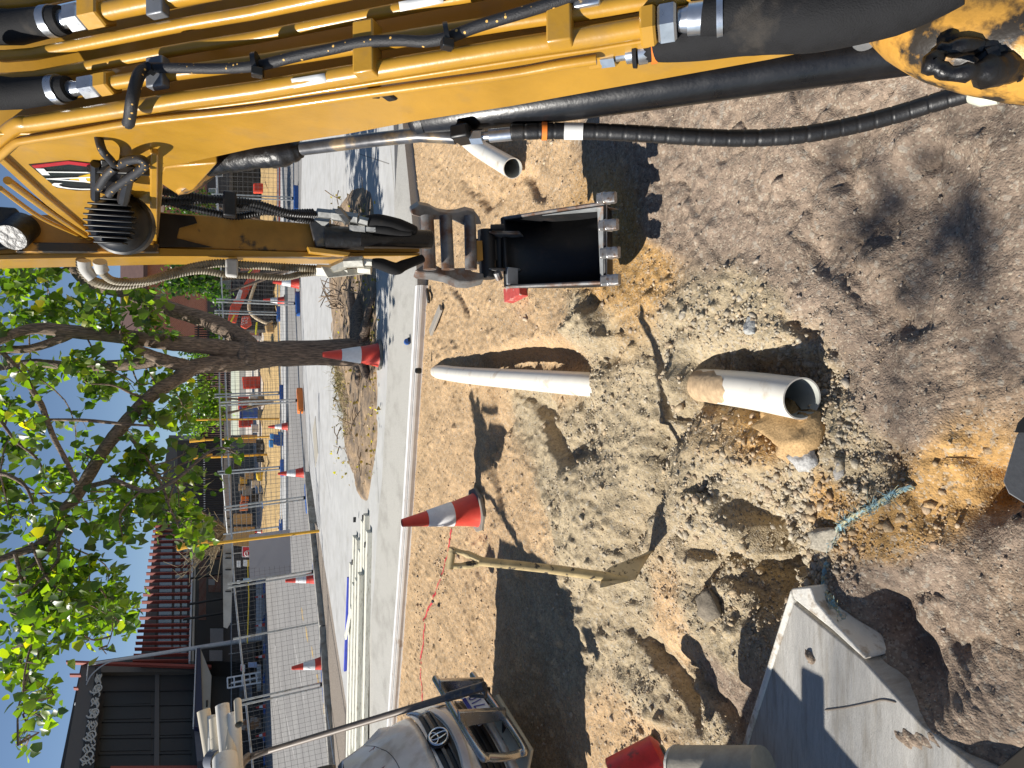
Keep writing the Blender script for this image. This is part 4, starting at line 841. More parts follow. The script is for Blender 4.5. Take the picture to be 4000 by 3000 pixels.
# ---------------- work lamp with cooling fins
lc = at(462, 872, 2.02); la = V(.12, .93, -.28).normalized()
LMP = MB().lathe([(.0, -.045), (.05, -.045), (.082, -.02), (.090, .01), (.097, .014), (.097, .04), (.088, .044), (.085, .038), (.0, .036)], lc, la, 32, False).build('work_lamp', plastic_black, EX, angle=40)
ux = la.cross(V(0, 0, 1)).normalized(); uz = ux.cross(la)
fb = MB()
for k in range(-4, 5):
    h = .072 * math.sqrt(max(0, 1 - (k / 5.0) ** 2)); c_ = lc + ux * (k * .0165) - la * .05
    R = Matrix((ux, uz, la)).transposed(); fb.box(c_, (.006, 2 * h, .035), R)
fb.build('cooling_fins', plastic_black, LMP, bevel=.002)
MB().lathe([(.0, .0), (.084, .0), (.084, .004), (0, .004)], lc + la * .038, la, 28, False).build('lens', M('lamp_lens', (.6, .62, .65), .1), LMP)
R = Matrix((ux, uz, la)).transposed()
lbk = MB(); lbk.box(lc + uz * .0 + ux * .105 - la * .02, (.035, .09, .06), R); lbk.box(lc + ux * .145 - la * .01, (.05, .06, .012), R); lbk.box(lc + ux * .145 + la * .03, (.06, .03, .07), R); lbk.build('lamp_bracket', plastic_black, EX, bevel=.003)
seg([(372, 640, 1.70), (372, 775, 1.86)], .012, 'lamp_bracket', plastic_black, 8); seg([(505, 660, 1.72), (480, 785, 1.88)], .016, 'lamp_bracket', plastic_black, 8)
MB().bar(at(355, 662, 1.74), at(570, 670, 1.70), .02, .03).build('lamp_bracket', plastic_black, EX, bevel=.003)
MB().bar(at(410, 618, 1.70), at(415, 668, 1.74), .02, .02).build('lamp_bolt', plastic_black, EX, bevel=.003)
# ---------------- stick (dipper): hangs from the nose to the bucket
SY = 3.02
def stk(X, Y, y=SY): return ony(X, Y, y)
SB = [stk(-120, 845, 2.98), stk(620, 827), stk(1100, 864, SY + .02), stk(1300, 880, SY + .03), stk(1640, 905, SY + .06), stk(1640, 985, SY + .06), stk(1300, 985, SY + .03), stk(1100, 981, SY + .02), stk(620, 966), stk(-120, 1000, 2.98)]
stick = MB().prism(SB, (0, .20, .02)).build('stick', yellow_dirty, EX, bevel=.005)
MB().prism([stk(-120, 1000, 2.97), stk(620, 968, SY - .01), stk(1300, 987, SY + .02), stk(1640, 988, SY + .05), stk(1640, 999, SY + .05), stk(1300, 1003, SY + .02), stk(620, 1003, SY - .01), stk(-120, 1018, 2.97)], (0, .20, .02)).build('stick_side', yellow, stick, bevel=.003)
gp_ = MB(); gp_.prism([stk(618, 832, SY - .012), stk(760, 845, SY - .012), stk(770, 870, SY - .012), stk(700, 890, SY - .012), stk(690, 930, SY - .012), stk(830, 965, SY - .012), stk(618, 965, SY - .012)], (0, .010, 0)); gp_.build('grease_smear', M('grease_film', (.02, .016, .012), .35, var=.4, vs=20), stick)
MB().prism([stk(-100, 800, 2.95), stk(60, 810, 2.95), stk(110, 880, 2.95), stk(95, 960, 2.95), stk(-100, 985, 2.95)], (0, .03, .0)).build('stick_ear', grease, stick, bevel=.006)
MB().lathe([(.0, .05), (.05, .05), (.055, .04), (.055, -.05), (0, -.05)], stk(70, 905, 2.93), (-.6, -.7, .2), 24, False).build('pivot_pin', grease, stick, angle=40)
MB().prism([stk(60, 945, 2.94), stk(620, 952, 2.97), stk(620, 985, 2.97), stk(60, 985, 2.94)], (0, .03, 0)).build('stick_flange', yellow_grease, stick, bevel=.004)
# bucket cylinder on the stick's near face
cy = [stk(1290, 930, SY - .03), stk(1420, 932, SY - .04), stk(1640, 938, SY - .03)]
MB().tube([stk(1270, 928, SY - .02), stk(1420, 932, SY - .04)], .052, 18).build('cylinder_head', grease, EX, angle=60)
MB().tube([stk(1400, 931, SY - .05), stk(1680, 935, SY - .02)], .045, 24).build('bucket_cylinder', black_metal, EX, angle=60)
MB().prism([stk(1205, 855, SY - .02), stk(1330, 880, SY - .03), stk(1330, 960, SY - .03), stk(1235, 965, SY - .02)], (0, .03, 0)).build('cylinder_guard', rod_steel, EX, bevel=.004)
MB().prism([stk(1200, 962, SY - .03), stk(1370, 985, SY - .05), stk(1360, 1000, SY - .05), stk(1210, 985, SY - .03)], (0, .05, 0)).build('cylinder_guard', yellow, EX, bevel=.003)
# corrugated hoses
def corr(pts, r, mat, nm='corrugated_hose', pitch=.011):
    q = smoothpts([at(*a) for a in pts], 12); L = [0]
    for i in range(1, len(q)): L.append(L[-1] + (q[i] - q[i - 1]).length)
    n = int(L[-1] / (pitch / 4)); o = []
    for k in range(n + 1):
        s = L[-1] * k / n; i = min(max(np.searchsorted(L, s) - 1, 0), len(q) - 2); f = (s - L[i]) / max(L[i + 1] - L[i], 1e-6); o.append(q[i].lerp(q[i + 1], f))
    MB().tube(o, [r * (1.0 if (k % 4) < 2 else .80) for k in range(n + 1)], 12).build(nm, mat, EX, angle=30)
corr([(590, 742, 2.45), (700, 757, 2.5), (800, 775, 2.56), (882, 782, 2.6), (1000, 795, 2.66), (1130, 832, 2.75), (1240, 838, 2.85)], .0165, rubber)
corr([(590, 788, 2.5), (720, 785, 2.55), (870, 778, 2.62), (950, 800, 2.7), (1080, 830, 2.76), (1225, 830, 2.85)], .018, rubber)
corr([(600, 770, 2.56), (720, 805, 2.62), (830, 830, 2.66), (930, 845, 2.72), (1050, 826, 2.78), (1150, 850, 2.84), (1235, 868, 2.9)], .0165, rubber)
hose_tan = M('grey_tan_hose', (.27, .235, .17), .6, var=.3, vs=20, col2=(.10, .075, .04), patch=.55, ps=10)
corr([(318, 1015, 2.30), (325, 1060, 2.33), (370, 1100, 2.37), (460, 1115, 2.45), (560, 1102, 2.52), (660, 1072, 2.6), (760, 1042, 2.68), (860, 1028, 2.75), (960, 1035, 2.8), (1100, 1043, 2.88), (1240, 1050, 2.95)], .0185, hose_tan)
corr([(388, 1030, 2.30), (400, 1065, 2.33), (450, 1098, 2.40), (560, 1098, 2.5), (660, 1078, 2.6), (780, 1058, 2.68), (890, 1074, 2.75), (1000, 1078, 2.8), (1110, 1084, 2.88), (1170, 1072, 2.94), (1235, 1066, 2.98)], .0150, hose_tan)
wrap = M('grey_wrap', (.42, .41, .38), .7, var=.2, vs=20)
seg([(328, 1018, 2.285), (335, 1052, 2.30), (365, 1085, 2.32)], .0215, 'hose_wrap', wrap, 14, 5); seg([(390, 1022, 2.285), (394, 1045, 2.30), (402, 1062, 2.31)], .0225, 'hose_wrap', wrap, 14, 5)
# hose clamps mid-stick and fittings
MB().box(at(898, 800, 2.60), (.10, .05, .05)).build('hose_clamp', rubber, EX, bevel=.006); MB().tube([at(905, 810, 2.64), at(905, 845, 2.78)], .018, 10).build('hose_clamp', grey_steel, EX)
for Y in (1035, 1062): MB().box(at(905, Y, 2.74), (.045, .05, .05)).build('hose_clamp', wrap, EX, bevel=.008)
MB().box(at(908, 1012, 2.82), (.05, .05, .04)).build('hose_clamp', rod_steel, EX, bevel=.004)
dfit = M('dark_zinc', (.20, .20, .19), .35, metal=.6, var=.3, vs=30)
lfit = M('cream_zinc', (.52, .50, .43), .4, metal=.3, var=.25, vs=30)
def fit(X0, Y0, X1, Y1, t, r, mat): seg([(X0, Y0, t), (X1, Y1, t)], r, 'hose_fitting', mat, 6, ang=20)
for a in [(1240, 832, 1300, 838, 2.85, .022), (1300, 838, 1345, 845, 2.85, .028), (1345, 845, 1400, 855, 2.86, .024), (1230, 865, 1290, 872, 2.9, .02), (1400, 858, 1440, 868, 2.87, .019), (1370, 885, 1430, 890, 2.9, .026), (1430, 890, 1470, 893, 2.9, .02), (1320, 820, 1360, 868, 2.84, .02)]: fit(*a, dfit)
for a in [(1240, 1050, 1300, 1052, 2.95, .022), (1300, 1050, 1345, 1030, 2.94, .024), (1345, 1025, 1420, 1022, 2.93, .026), (1235, 1066, 1290, 1068, 2.98, .015), (1420, 1024, 1455, 1026, 2.94, .018), (1400, 1050, 1450, 1055, 2.96, .022), (1300, 1060, 1360, 1058, 2.97, .018)]: fit(*a, lfit)
MB().prism([stk(1255, 1040, SY), stk(1330, 1050, SY), stk(1430, 1048, SY), stk(1425, 1070, SY), stk(1280, 1085, SY)], (0, .012, 0)).build('fitting_plate', lfit, EX, bevel=.002)
seg([(1430, 862, 2.88), (1480, 862, 2.9), (1560, 880, 2.95), (1620, 900, 3.02)], [.022, .030, .030, .022], 'hose_sleeve', sleeve, 14, 5, 60)
seg([(1460, 892, 2.9), (1520, 895, 2.93), (1600, 905, 3.0)], [.02, .026, .024], 'hose_sleeve', sleeve, 14, 5, 60)
seg([(1455, 1027, 2.94), (1490, 1032, 2.96), (1545, 1050, 3.0), (1580, 1035, 3.05), (1650, 1010, 3.12)], [.02, .028, .03, .026, .02], 'hose_sleeve', sleeve, 14, 5, 60)
# ---------------- linkage plates with three cross tubes
def cx(x_, y_): return 1500 + x_ / 2.212, 700 + y_ / 2.212
def lk(x_, y_, t): return at(*cx(x_, y_), t)
rp_ = [(235, 270), (305, 222), (400, 240), (470, 280), (560, 295), (640, 290), (720, 268), (790, 285), (825, 330), (845, 390), (690, 400), (580, 350), (420, 355), (310, 330), (240, 310)]
lp_ = [(268, 785), (340, 735), (430, 733), (520, 775), (600, 765), (700, 762), (770, 795), (860, 812), (868, 860), (740, 890), (640, 885), (540, 840), (420, 815), (300, 805)]
MB().prism([lk(a, b, 3.38 + .0003 * a) for a, b in rp_], (.035, .05, 0)).build('link_plate', worn_steel, EX, bevel=.006)
MB().prism([lk(a, b, 3.38 + .0003 * a) for a, b in lp_], (-.03, .05, 0)).build('link_plate', worn_steel, EX, bevel=.006)
for (x0, x1, r, t) in [(372, 395, .036, 3.44), (532, 553, .036, 3.5), (742, 752, .034, 3.58)]:
    MB().tube([lk(x0, 320, t), lk(x1, 780, t)], r, 22).build('link_tube', worn_steel, EX)
# coupler between the links and the bucket ears
cpl = MB(); cpl.tube([lk(880, 440, 3.72), lk(900, 860, 3.72)], .05, 18); cpl.tube([lk(985, 430, 3.78), lk(1000, 800, 3.78)], .032, 16)
cpl.prism([lk(790, 510, 3.70), lk(1075, 520, 3.78), lk(1085, 700, 3.78), lk(800, 715, 3.70)], (0, .08, -.03)); cpl.build('coupler', bucket_black, EX, bevel=.006)
MB().prism([lk(800, 530, 3.62), lk(850, 530, 3.64), lk(858, 700, 3.64), lk(805, 700, 3.62)], (0, .05, 0)).build('coupler_plate', yellow_dirty, EX, bevel=.003)
for y0, y1 in ((445, 475), (765, 790)):
    MB().prism([lk(905, y0, 3.66), lk(1165, y0, 3.74), lk(1185, y1, 3.74), lk(960, y1, 3.66), lk(900, (y0 + y1) / 2, 3.66)], (0, .10, -.08)).build('bucket_ear', worn_steel, EX, bevel=.005)
MB().tube([lk(925, 418, 3.66), lk(1035, 414, 3.68)], .018, 10).build('ear_pin', bucket_black, EX); MB().tube([lk(975, 805, 3.66), lk(1000, 865, 3.68)], .022, 10).build('ear_pin', worn_steel, EX)
MB().box(lk(1105, 840, 3.70), (.10, .03, .07)).build('ear_gusset', grey_steel, EX, bevel=.004)
# ---------------- bucket: open shell with side walls, lip and four teeth
BK = None
LT = [lk(1060, 930, 3.70), lk(1030, 338, 3.78)]          # back edge: left, right
LL = [lk(1905, 893, 3.30), lk(1905, 205, 3.30)]          # lip: left, right
def prof(side):
    back, lip = LT[side], LL[side]; u_ = lip - back; dn = V(0, -.25, -1).normalized()
    out = []
    for (a, d) in [(0, 0), (-.06, .10), (-.03, .22), (.10, .32), (.30, .36), (.52, .32), (.75, .20), (.90, .09), (1.0, .0)]:
        out.append(back + u_ * a + dn * d * .95)
    return out
PL_, PR_ = prof(0), prof(1)
bs_ = MB().grid([smoothpts(PL_, 4), [a.lerp(b, .5) for a, b in zip(smoothpts(PL_, 4), smoothpts(PR_, 4))], smoothpts(PR_, 4)])
bucket = bs_.build('bucket', bucket_black, EX, solid=.014, angle=50)
for pr, s in ((smoothpts(PL_, 4), 1), (smoothpts(PR_, 4), -1)):
    lat = (PR_[0] - PL_[0]).normalized() * .014 * s; MB().prism(pr, lat).build('side_wall', bucket_black, bucket)
bare_lit_steel = M('bare_steel_sunlit', (.30, .31, .31), .42, metal=.15, var=.25, vs=14, col2=(.30, .17, .10), patch=.60, ps=9)
# bare-steel wedge on the right wall, its sunlit tone painted in, and the lip plate
R0, R1 = PR_[0], PR_[-1]; lat = (PL_[-1] - PR_[-1]).normalized()
MB().tube([PR_[0], PR_[-1]], .010, 8).build('rim_bar', worn_steel, bucket); MB().tube([PL_[0], PL_[-1]], .010, 8).build('rim_bar', worn_steel, bucket); MB().tube([PL_[0], PR_[0]], .016, 10).build('rim_bar', bucket_black, bucket)
MB().prism([R0.lerp(R1, .42) + lat * .016, R1 + lat * .016, R1 + lat * .016 + V(0, .02, -.10), R0.lerp(R1, .8) + lat * .016 + V(0, 0, -.09)], lat * .003).build('sunlit_wedge', bare_lit_steel, bucket)
l0, l1 = PL_[-1], PR_[-1]; inn = (PL_[0] - PL_[-1]).normalized()
MB().prism([l0, l1, l1 + inn * .10 + V(0, 0, -.055), l0 + inn * .06 + V(0, 0, -.035)], V(0, -.006, -.014)).build('cutting_edge', bare_lit_steel, bucket, bevel=.003)
for k, (x_, y_) in enumerate([(1955, 158), (1972, 392), (1985, 632), (1990, 868)]):
    tp = lk(x_ + 48, y_ - 4, 3.22); rt = lk(x_ - 95, y_ + 12, 3.31); mid = rt.lerp(tp, .45); w = .031
    latv = (l1 - l0).normalized(); upv_ = latv.cross((tp - rt).normalized()); upv_ = upv_ if upv_.z > 0 else -upv_
    rows = []
    for (c_, ww, hh) in [(rt, w * .85, .020), (rt.lerp(tp, .3), w * .92, .026), (mid, w, .028), (rt.lerp(tp, .5), w * .86, .024), (rt.lerp(tp, .8), w * .92, .020), (tp, w * .82, .010)]:
        rows.append([c_ - latv * ww / 1.0 - upv_ * hh, c_ - latv * ww + upv_ * hh * .7, c_ - latv * ww * .6 + upv_ * hh, c_ + latv * ww * .6 + upv_ * hh, c_ + latv * ww + upv_ * hh * .7, c_ + latv * ww - upv_ * hh, c_ - latv * ww / 1.0 - upv_ * hh])
    b_ = MB().grid(rows); n_ = 7; b_.f.append(tuple(range(6))); b_.f.append(tuple(len(b_.v) - n_ + i for i in range(6))[::-1])
    b_.build('tooth', tooth_steel, bucket, angle=30, bevel=.003)
# ------------------------------------------------------------------ the van at the left, nose towards the dig
VS = .90                                             # nose size
UE = at(1712, 2906, 4.45)                             # badge
UT = thing('van', V(UE.x, UE.y, 0), 'dusty white van with a nudge bar and plastic pipes on its roof rack', 'van')
ua = math.radians(-3); UH, UL = V(math.cos(ua), math.sin(ua), 0), V(-math.sin(ua), math.cos(ua), 0)
ez = 0.0
def U(f, l, z): return UE + (UH * f + UL * l + V(0, 0, z)) * VS
GZ_ = -UE.z / VS
white_paint = M('dusty_white_paint', (.74, .71, .66), .32, var=.06, vs=3, col2=(.36, .29, .21), patch=.66, soft=.3, ps=4, coat=.5)
glass = M('windscreen_glass', (.015, .03, .04), .05, var=.1, vs=2, spec=.9, coat=1)
chrome = M('chrome', (.75, .76, .78), .10, metal=1, var=.05); alloy = M('polished_bar', (.42, .41, .39), .26, metal=.85, var=.15, vs=8, col2=(.33, .27, .20), patch=.60, soft=.2, ps=5)
def f0(l): return -.24 * abs(l / .86) ** 2.4
def bon(l, s, h=0): return U(f0(l) * (1 - .75 * s) - .02 - s * .40, l * (1 - .02 * s), .115 + .54 * s ** .92 - .05 * abs(l / .86) ** 3 + .012 * math.exp(-((abs(l) - .45) / .06) ** 2) - .05 * (1 - min(1, s * 7)) ** 2 + h)
rows = [[bon(l, i / 24) for l in np.linspace(-.80, .80, 41)] for i in range(25)]
MB().grid(rows, True).build('bonnet', white_paint, UT, angle=50, solid=.006)
def fas(l, z, off=0):
    s = (.06 - z) / .5; bul = .05 * math.sin(math.pi * min(max(s, 0), 1)) + .05 * max(0, s - .3); return U(f0(l) + bul + off, l, z)
rows = [[fas(l, z) for l in np.linspace(-.82, .82, 41)] for z in np.linspace(.068, -.55, 22)]
MB().grid(rows, True).build('front_panel', white_paint, UT, angle=50)
def patchf(l0, l1, za, zb, off, nm, mat, n=14, th=0, parent=UT):
    rows = []
    for j in range(7):
        v_ = j / 6; r = []
        for i in range(n + 1):
            l = l0 + (l1 - l0) * i / n; zt = za(l) if callable(za) else za; zb_ = zb(l) if callable(zb) else zb
            r.append(fas(l, zt + (zb_ - zt) * v_, off))
        rows.append(r)
    return MB().grid(rows, True).build(nm, mat, parent, angle=50, solid=th)
blackp = M('grille_black', (.006, .006, .007), .5)
gr_ = patchf(-.46, .46, lambda l: .055 - .02 * abs(l / .45), lambda l: -.10 + .05 * abs(l / .45) ** 2, .006, 'grille', blackp)
patchf(-.44, .44, lambda l: .018 - .012 * abs(l / .45), lambda l: -.008 - .012 * abs(l / .45), .020, 'grille_bar', M('grille_bar', (.12, .10, .085), .3, metal=.6), 16, .012, gr_)
patchf(-.44, .44, lambda l: -.04 - .012 * abs(l / .45), lambda l: -.055 - .012 * abs(l / .45), .020, 'grille_slat', M('grille_slat', (.03, .03, .032), .4), 16, .012, gr_)
patchf(-.52, .52, lambda l: -.11 + .05 * abs(l / .45) ** 2, lambda l: -.175 + .05 * abs(l / .45) ** 2, .010, 'grille_surround', white_paint, 16, .02)
patchf(-.50, .50, -.20, -.38, .012, 'lower_intake', blackp)
for zz in (-.24, -.29, -.34): patchf(-.49, .49, zz, zz - .012, .024, 'intake_slat', M('intake_slat', (.02, .02, .022), .5), 14, .006)
patchf(-.86, .86, -.40, -.54, .03, 'bumper', white_paint, 30, .02)
lamp_m = M('headlight_glass', (.48, .42, .34), .12, var=.4, vs=16, coat=1, col2=(.20, .22, .26), patch=.5, soft=.3, ps=10)
for s in (-1, 1): patchf(s * .48, s * .83, lambda l: .03 + .06 * (abs(l) - .5), lambda l: -.20 + .10 * (abs(l) - .5), .012, 'headlight', lamp_m, 12, .01)
bd = patchf(-.115, .115, lambda l: .085 * math.sqrt(max(0, 1 - (l / .117) ** 2)), lambda l: -.085 * math.sqrt(max(0, 1 - (l / .117) ** 2)), .030, 'badge', blackp, 20, .012)
bg_ = MB(); bo = lambda a, b, off: fas(a, b, off); A36 = np.linspace(0, 2 * math.pi, 37)
bg_.tube([bo(.100 * math.cos(a), .070 * math.sin(a), .044) for a in A36], .0075, 8, False)
bg_.tube([bo(.030 * math.cos(a), -.003 + .064 * math.sin(a), .047) for a in A36], .0055, 8, False)
bg_.tube([bo(.066 * math.cos(a), .036 + .030 * math.sin(a), .047) for a in A36], .0055, 8, False)
bg_.build('badge_rings', chrome, bd, angle=60)
MB().tube([bon(l, .30 + .35 * (l / .8) ** 2, .003) for l in np.linspace(-.74, .74, 24)], .0035, 6).build('bonnet_seam', M('seam', (.10, .09, .085), .6), UT)
dk = M('bonnet_letter', (.10, .10, .11), .4); rd = M('bonnet_red_letter', (.20, .03, .04), .5); h_ = .012
text_mesh('ON', [bon(-.55, .06, h_), bon(-.36, .06, h_), bon(-.36, .17, h_), bon(-.55, .17, h_)]).build('lettering', dk, UT, angle=0)
text_mesh('VACSCAN', [bon(.16, .42, h_), bon(.56, .46, h_), bon(.56, .56, h_), bon(.16, .54, h_)]).build('lettering', rd, UT, angle=0)
ck = -.43
def cw(l, s): return U(ck - .02 - .08 * abs(l / .8) ** 2 - s * .46, l * (1 - .10 * s), .665 - .03 * abs(l / .8) ** 2 + s * .58)
MB().grid([[U(ck + .05 - .10 * abs(l / .8) ** 2, l, .640 - .05 * abs(l / .8) ** 2) for l in np.linspace(-.80, .80, 16)], [cw(l, 0) for l in np.linspace(-.8, .8, 16)]]).build('cowl', plastic_black, UT, solid=.03)
MB().grid([[cw(l, i / 7) for l in np.linspace(-.78, .78, 16)] for i in range(8)], True).build('windscreen', glass, UT, angle=60)
for l0, l1 in ((.50, .05), (-.05, -.55)):
    a, b = U(ck + .02, l0, .69), cw(l1, .18) + V(.02, 0, .01); MB().tube([a, a.lerp(b, .3) + V(0, 0, .012), b], [.012, .009, .006], 8).build('wiper', plastic_black, UT); MB().bar(b + UL * .15, b - UL * .30 + V(0, 0, .03), .014, .02).build('wiper_blade', plastic_black, UT)
for l, s in ((.30, .82), (-.20, .80)): MB().lathe([(.0, .03), (.02, .025), (.032, 0)], bon(l, s), (0, 0, 1), 14, False).build('washer_jet', plastic_black, UT)
for s in (-1, 1):
    sec = [(ck - .10, .62), (ck - .60, 1.22), (-3.6, 1.20), (-3.7, GZ_ + .25), (ck - .10, GZ_ + .25)]
    MB().prism([U(a, s * (.80 - .10 * max(0, z - .5)), z) for a, z in sec], UL * (-s * .05)).build('side_panel', white_paint, UT, bevel=.02)
    fe = [(f0(.86) - .02, .05), (-.25, .30), (ck - .09, .60), (ck - .09, GZ_ + .25), (-.98, GZ_ + .25), (-.95, GZ_ + .55), (-.75, GZ_ + .70), (-.55, GZ_ + .55), (-.50, GZ_ + .25), (f0(.86) - .02, GZ_ + .25)]
    MB().prism([U(a, s * .80, z) for a, z in fe], UL * (-s * .07)).build('fender', white_paint, UT, bevel=.02)
    wc = U(-.75, s * .72, GZ_ + .34); k = VS; wl = MB().lathe([(.20 * k, -.10 * k), (.31 * k, -.10 * k), (.34 * k, -.06 * k), (.34 * k, .06 * k), (.31 * k, .10 * k), (.20 * k, .10 * k)], wc, UL, 28, False).build('wheel', rubber, UT); MB().lathe([(0, s * .07 * k), (.16 * k, s * .08 * k), (.20 * k, s * .10 * k), (.20 * k, -s * .08 * k), (0, -s * .08 * k)], wc, UL, 20, False).build('rim', alloy, wl)
MB().prism([U(ck - .53, -.72, 1.19), U(ck - .53, .72, 1.19), U(-3.6, .74, 1.24), U(-3.6, -.74, 1.24)], (0, 0, .05)).build('roof', white_paint, UT, bevel=.02)
MB().box(U(ck - .25, -.96, .72), (.08, .17, .16), Matrix.Rotation(ua, 3, 'Z')).build('mirror', plastic_black, UT, bevel=.03); MB().box(U(ck - .25, .96, .72), (.08, .17, .16), Matrix.Rotation(ua, 3, 'Z')).build('mirror', plastic_black, UT, bevel=.03)
MB().box(U(-.75, 0, -.2), (.85, 1.15, .5), Matrix.Rotation(ua, 3, 'Z')).build('engine_bay', blackp, UT)
# nudge bar
hz0, hz1, hf, l_ = -.46, -.12, .255, .62
hoop = [(.50, hz1), (-l_ + .10, hz1), (-l_, hz1 - .06), (-l_, hz0 + .06), (-l_ + .10, hz0), (.50, hz0)]
q = [U(hf + .05 * (1 - (a / .5) ** 2) - (.03 if b < hz1 - .1 else 0), a, b) for a, b in hoop]; MB().tube(smoothpts(q, 6), .0265, 18).build('nudge_bar', alloy, UT, angle=60)
for l in (-.22, .27):
    MB().prism([U(hf + .10, l, hz1 + .035), U(hf - .03, l, hz1 + .02), U(hf - .05, l, hz0 - .02), U(hf + .04, l, hz0 - .02)], UL * .04).build('bar_upright', alloy, UT, bevel=.008)
    MB().box(U(.12, l, hz0 - .03), (.17, .025, .08), Matrix.Rotation(ua, 3, 'Z')).build('bar_mount', plastic_black, UT, bevel=.004)
MB().prism([U(.06, -.70, -.42), U(.20, -.62, -.50), U(.24, .1, -.52), U(.12, .1, -.44)], (0, 0, -.025)).build('bash_plate', M('cream_plate', (.42, .38, .28), .5, var=.2), UT, bevel=.006)
npb = [U(.225, -.165, -.415), U(.225, .225, -.415), U(.18, .225, -.27), U(.18, -.165, -.27)]
NPm = MB().prism(npb, (-.006, 0, 0)).build('number_plate', M('plate_white', (.60, .60, .60), .4), UT, bevel=.002)
n_ = (npb[1] - npb[0]).cross(npb[3] - npb[0]).normalized() * .004; n_ = n_ if n_.x > 0 else -n_
q2 = lambda a, b: npb[0] + (npb[1] - npb[0]) * a + (npb[3] - npb[0]) * b + n_
blue_ink = M('plate_blue', (.02, .03, .25), .45)
text_mesh('1S·710', [q2(.10, .12), q2(.96, .12), q2(.96, .70), q2(.10, .70)]).build('plate_lettering', blue_ink, NPm, angle=0)
MB().prism([q2(.0, .80), q2(1, .80), q2(1, 1.0), q2(0, 1.0)], n_ * .2).build('plate_band', blue_ink, NPm, angle=0)
# pipe rack: slanting tube from the nudge bar up over the roof
rack_m = M('rack_tube_brown_grey', (.15, .122, .10), .55, metal=.15, var=.2, vs=10)
A0, A1 = at(1893, 2680, 4.28), at(985, 2952, 5.15)
MB().tube([A0, A0.lerp(A1, .135)], .031, 18).build('rack_foot', rod_steel, UT)
MB().tube([A0.lerp(A1, .125), A1], .0235, 16).build('rack_tube', rack_m, UT)
MB().tube([A0 + V(0, .01, -.01), at(1897, 2720, 4.30), at(1838, 2715, 4.40)], .015, 12).build('rack_stay', rod_steel, UT)
MB().tube([A1.lerp(A0, -.02), at(940, 2985, 5.0), at(935, 3060, 4.7)], .034, 14).build('rack_bar', rack_m, UT)
MB().tube([A1.lerp(A0, .10), at(985, 2962, 5.05)], .013, 10).build('rack_stay', rack_m, UT)
# pipes carried on the rack: separate things
PP = [((795, 2775), (845, 3080), .050, 'shade side pipe at the top of the bundle'), ((830, 2795), (838, 3080), .039, 'with a belled joint, topmost of the bundle'), ((840, 2805), (862, 3080), .046, 'with printed text, front of the bundle'),
      ((868, 2755), (890, 2985), .052, 'reaching furthest in the middle of the bundle'), ((896, 2800), (905, 2970), .039, 'half hidden behind the middle of the bundle'), ((914, 2782), (928, 3080), .048, 'clean pipe lowest at the front of the bundle'), ((928, 2738), (934, 2830), .028, 'thin pipe poking furthest right at the bottom')]
cream = M('cream_pvc', (.68, .60, .46), .35, var=.06)
for k, (a, b, r, lab) in enumerate(PP):
    t0 = 5.15 - .03 * k; p, q = at(a[0], a[1], t0), at(b[0], b[1], t0 - .25)
    r0 = thing('pvc_pipe', p, 'white plastic pipe on the van rack, ' + lab, 'pipe', 'pipes carried on the van rack')
    MB().tube([p, p.lerp(q, .3), p.lerp(q, .305), q], [r, r, r * (1.07 if k in (1, 2) else 1), r * (1.07 if k in (1, 2) else 1)], 22, False).build('barrel', pvc if k % 2 else cream, r0); MB().tube([p, q], r - .005, 22, False).build('bore', pvc_in, r0)
r0 = thing('pvc_pipe', at(890, 2985, 4.8), 'wide short white pipe on the van rack at the frame edge', 'pipe', 'pipes carried on the van rack')
MB().tube([at(880, 2962, 4.8), at(885, 3080, 4.6)], .09, 26, False).build('barrel', pvc, r0); MB().tube([at(880, 2962, 4.8), at(885, 3080, 4.6)], .083, 26, False).build('bore', pvc_in, r0)
tag(MB().tube([at(832, 2968, 4.98), at(862, 2972, 4.90)], .080, 20, False).build('strap', M('grey_strap', (.12, .13, .16), .7)), 'grey strap around the pipes on the van rack', 'strap')
# ------------------------------------------------------------------ leaves and trees
def leaf_mat(name, trans=(.30, .40, .03), tw=.42):
    m = bpy.data.materials.new(name); m.use_nodes = True; N = m.node_tree.nodes; L = m.node_tree.links; b = N['Principled BSDF']
    a = N.new('ShaderNodeAttribute'); a.attribute_name = 'leaf'; L.new(a.outputs['Color'], b.inputs['Base Color']); b.inputs['Roughness'].default_value = .36; b.inputs['Specular IOR Level'].default_value = .55
    t = N.new('ShaderNodeBsdfTranslucent'); x = N.new('ShaderNodeMix'); x.data_type = 'RGBA'; x.blend_type = 'MULTIPLY'; x.inputs[0].default_value = 1
    g = N.new('ShaderNodeVectorMath'); g.operation = 'SCALE'; g.inputs[3].default_value = 5.2; L.new(a.outputs['Color'], g.inputs[0]); L.new(g.outputs[0], x.inputs[6]); x.inputs[7].default_value = (trans[0] * 2, trans[1] * 2, trans[2] * 2, 1); L.new(x.outputs[2], t.inputs[0])
    mx = N.new('ShaderNodeMixShader'); mx.inputs[0].default_value = tw; L.new(b.outputs[0], mx.inputs[1]); L.new(t.outputs[0], mx.inputs[2]); L.new(mx.outputs[0], N['Material Output'].inputs[0]); return m
LEAF = np.array([(0, 0, 0), (0, .45, .0), (0, 1.0, -.10), (-.40, .02, .10), (-.47, .40, .14), (-.20, .76, .02), (.40, .02, .10), (.47, .40, .14), (.20, .76, .02)])
LF = [(0, 1, 4, 3), (1, 2, 5, 4), (0, 6, 7, 1), (1, 7, 8, 2)]
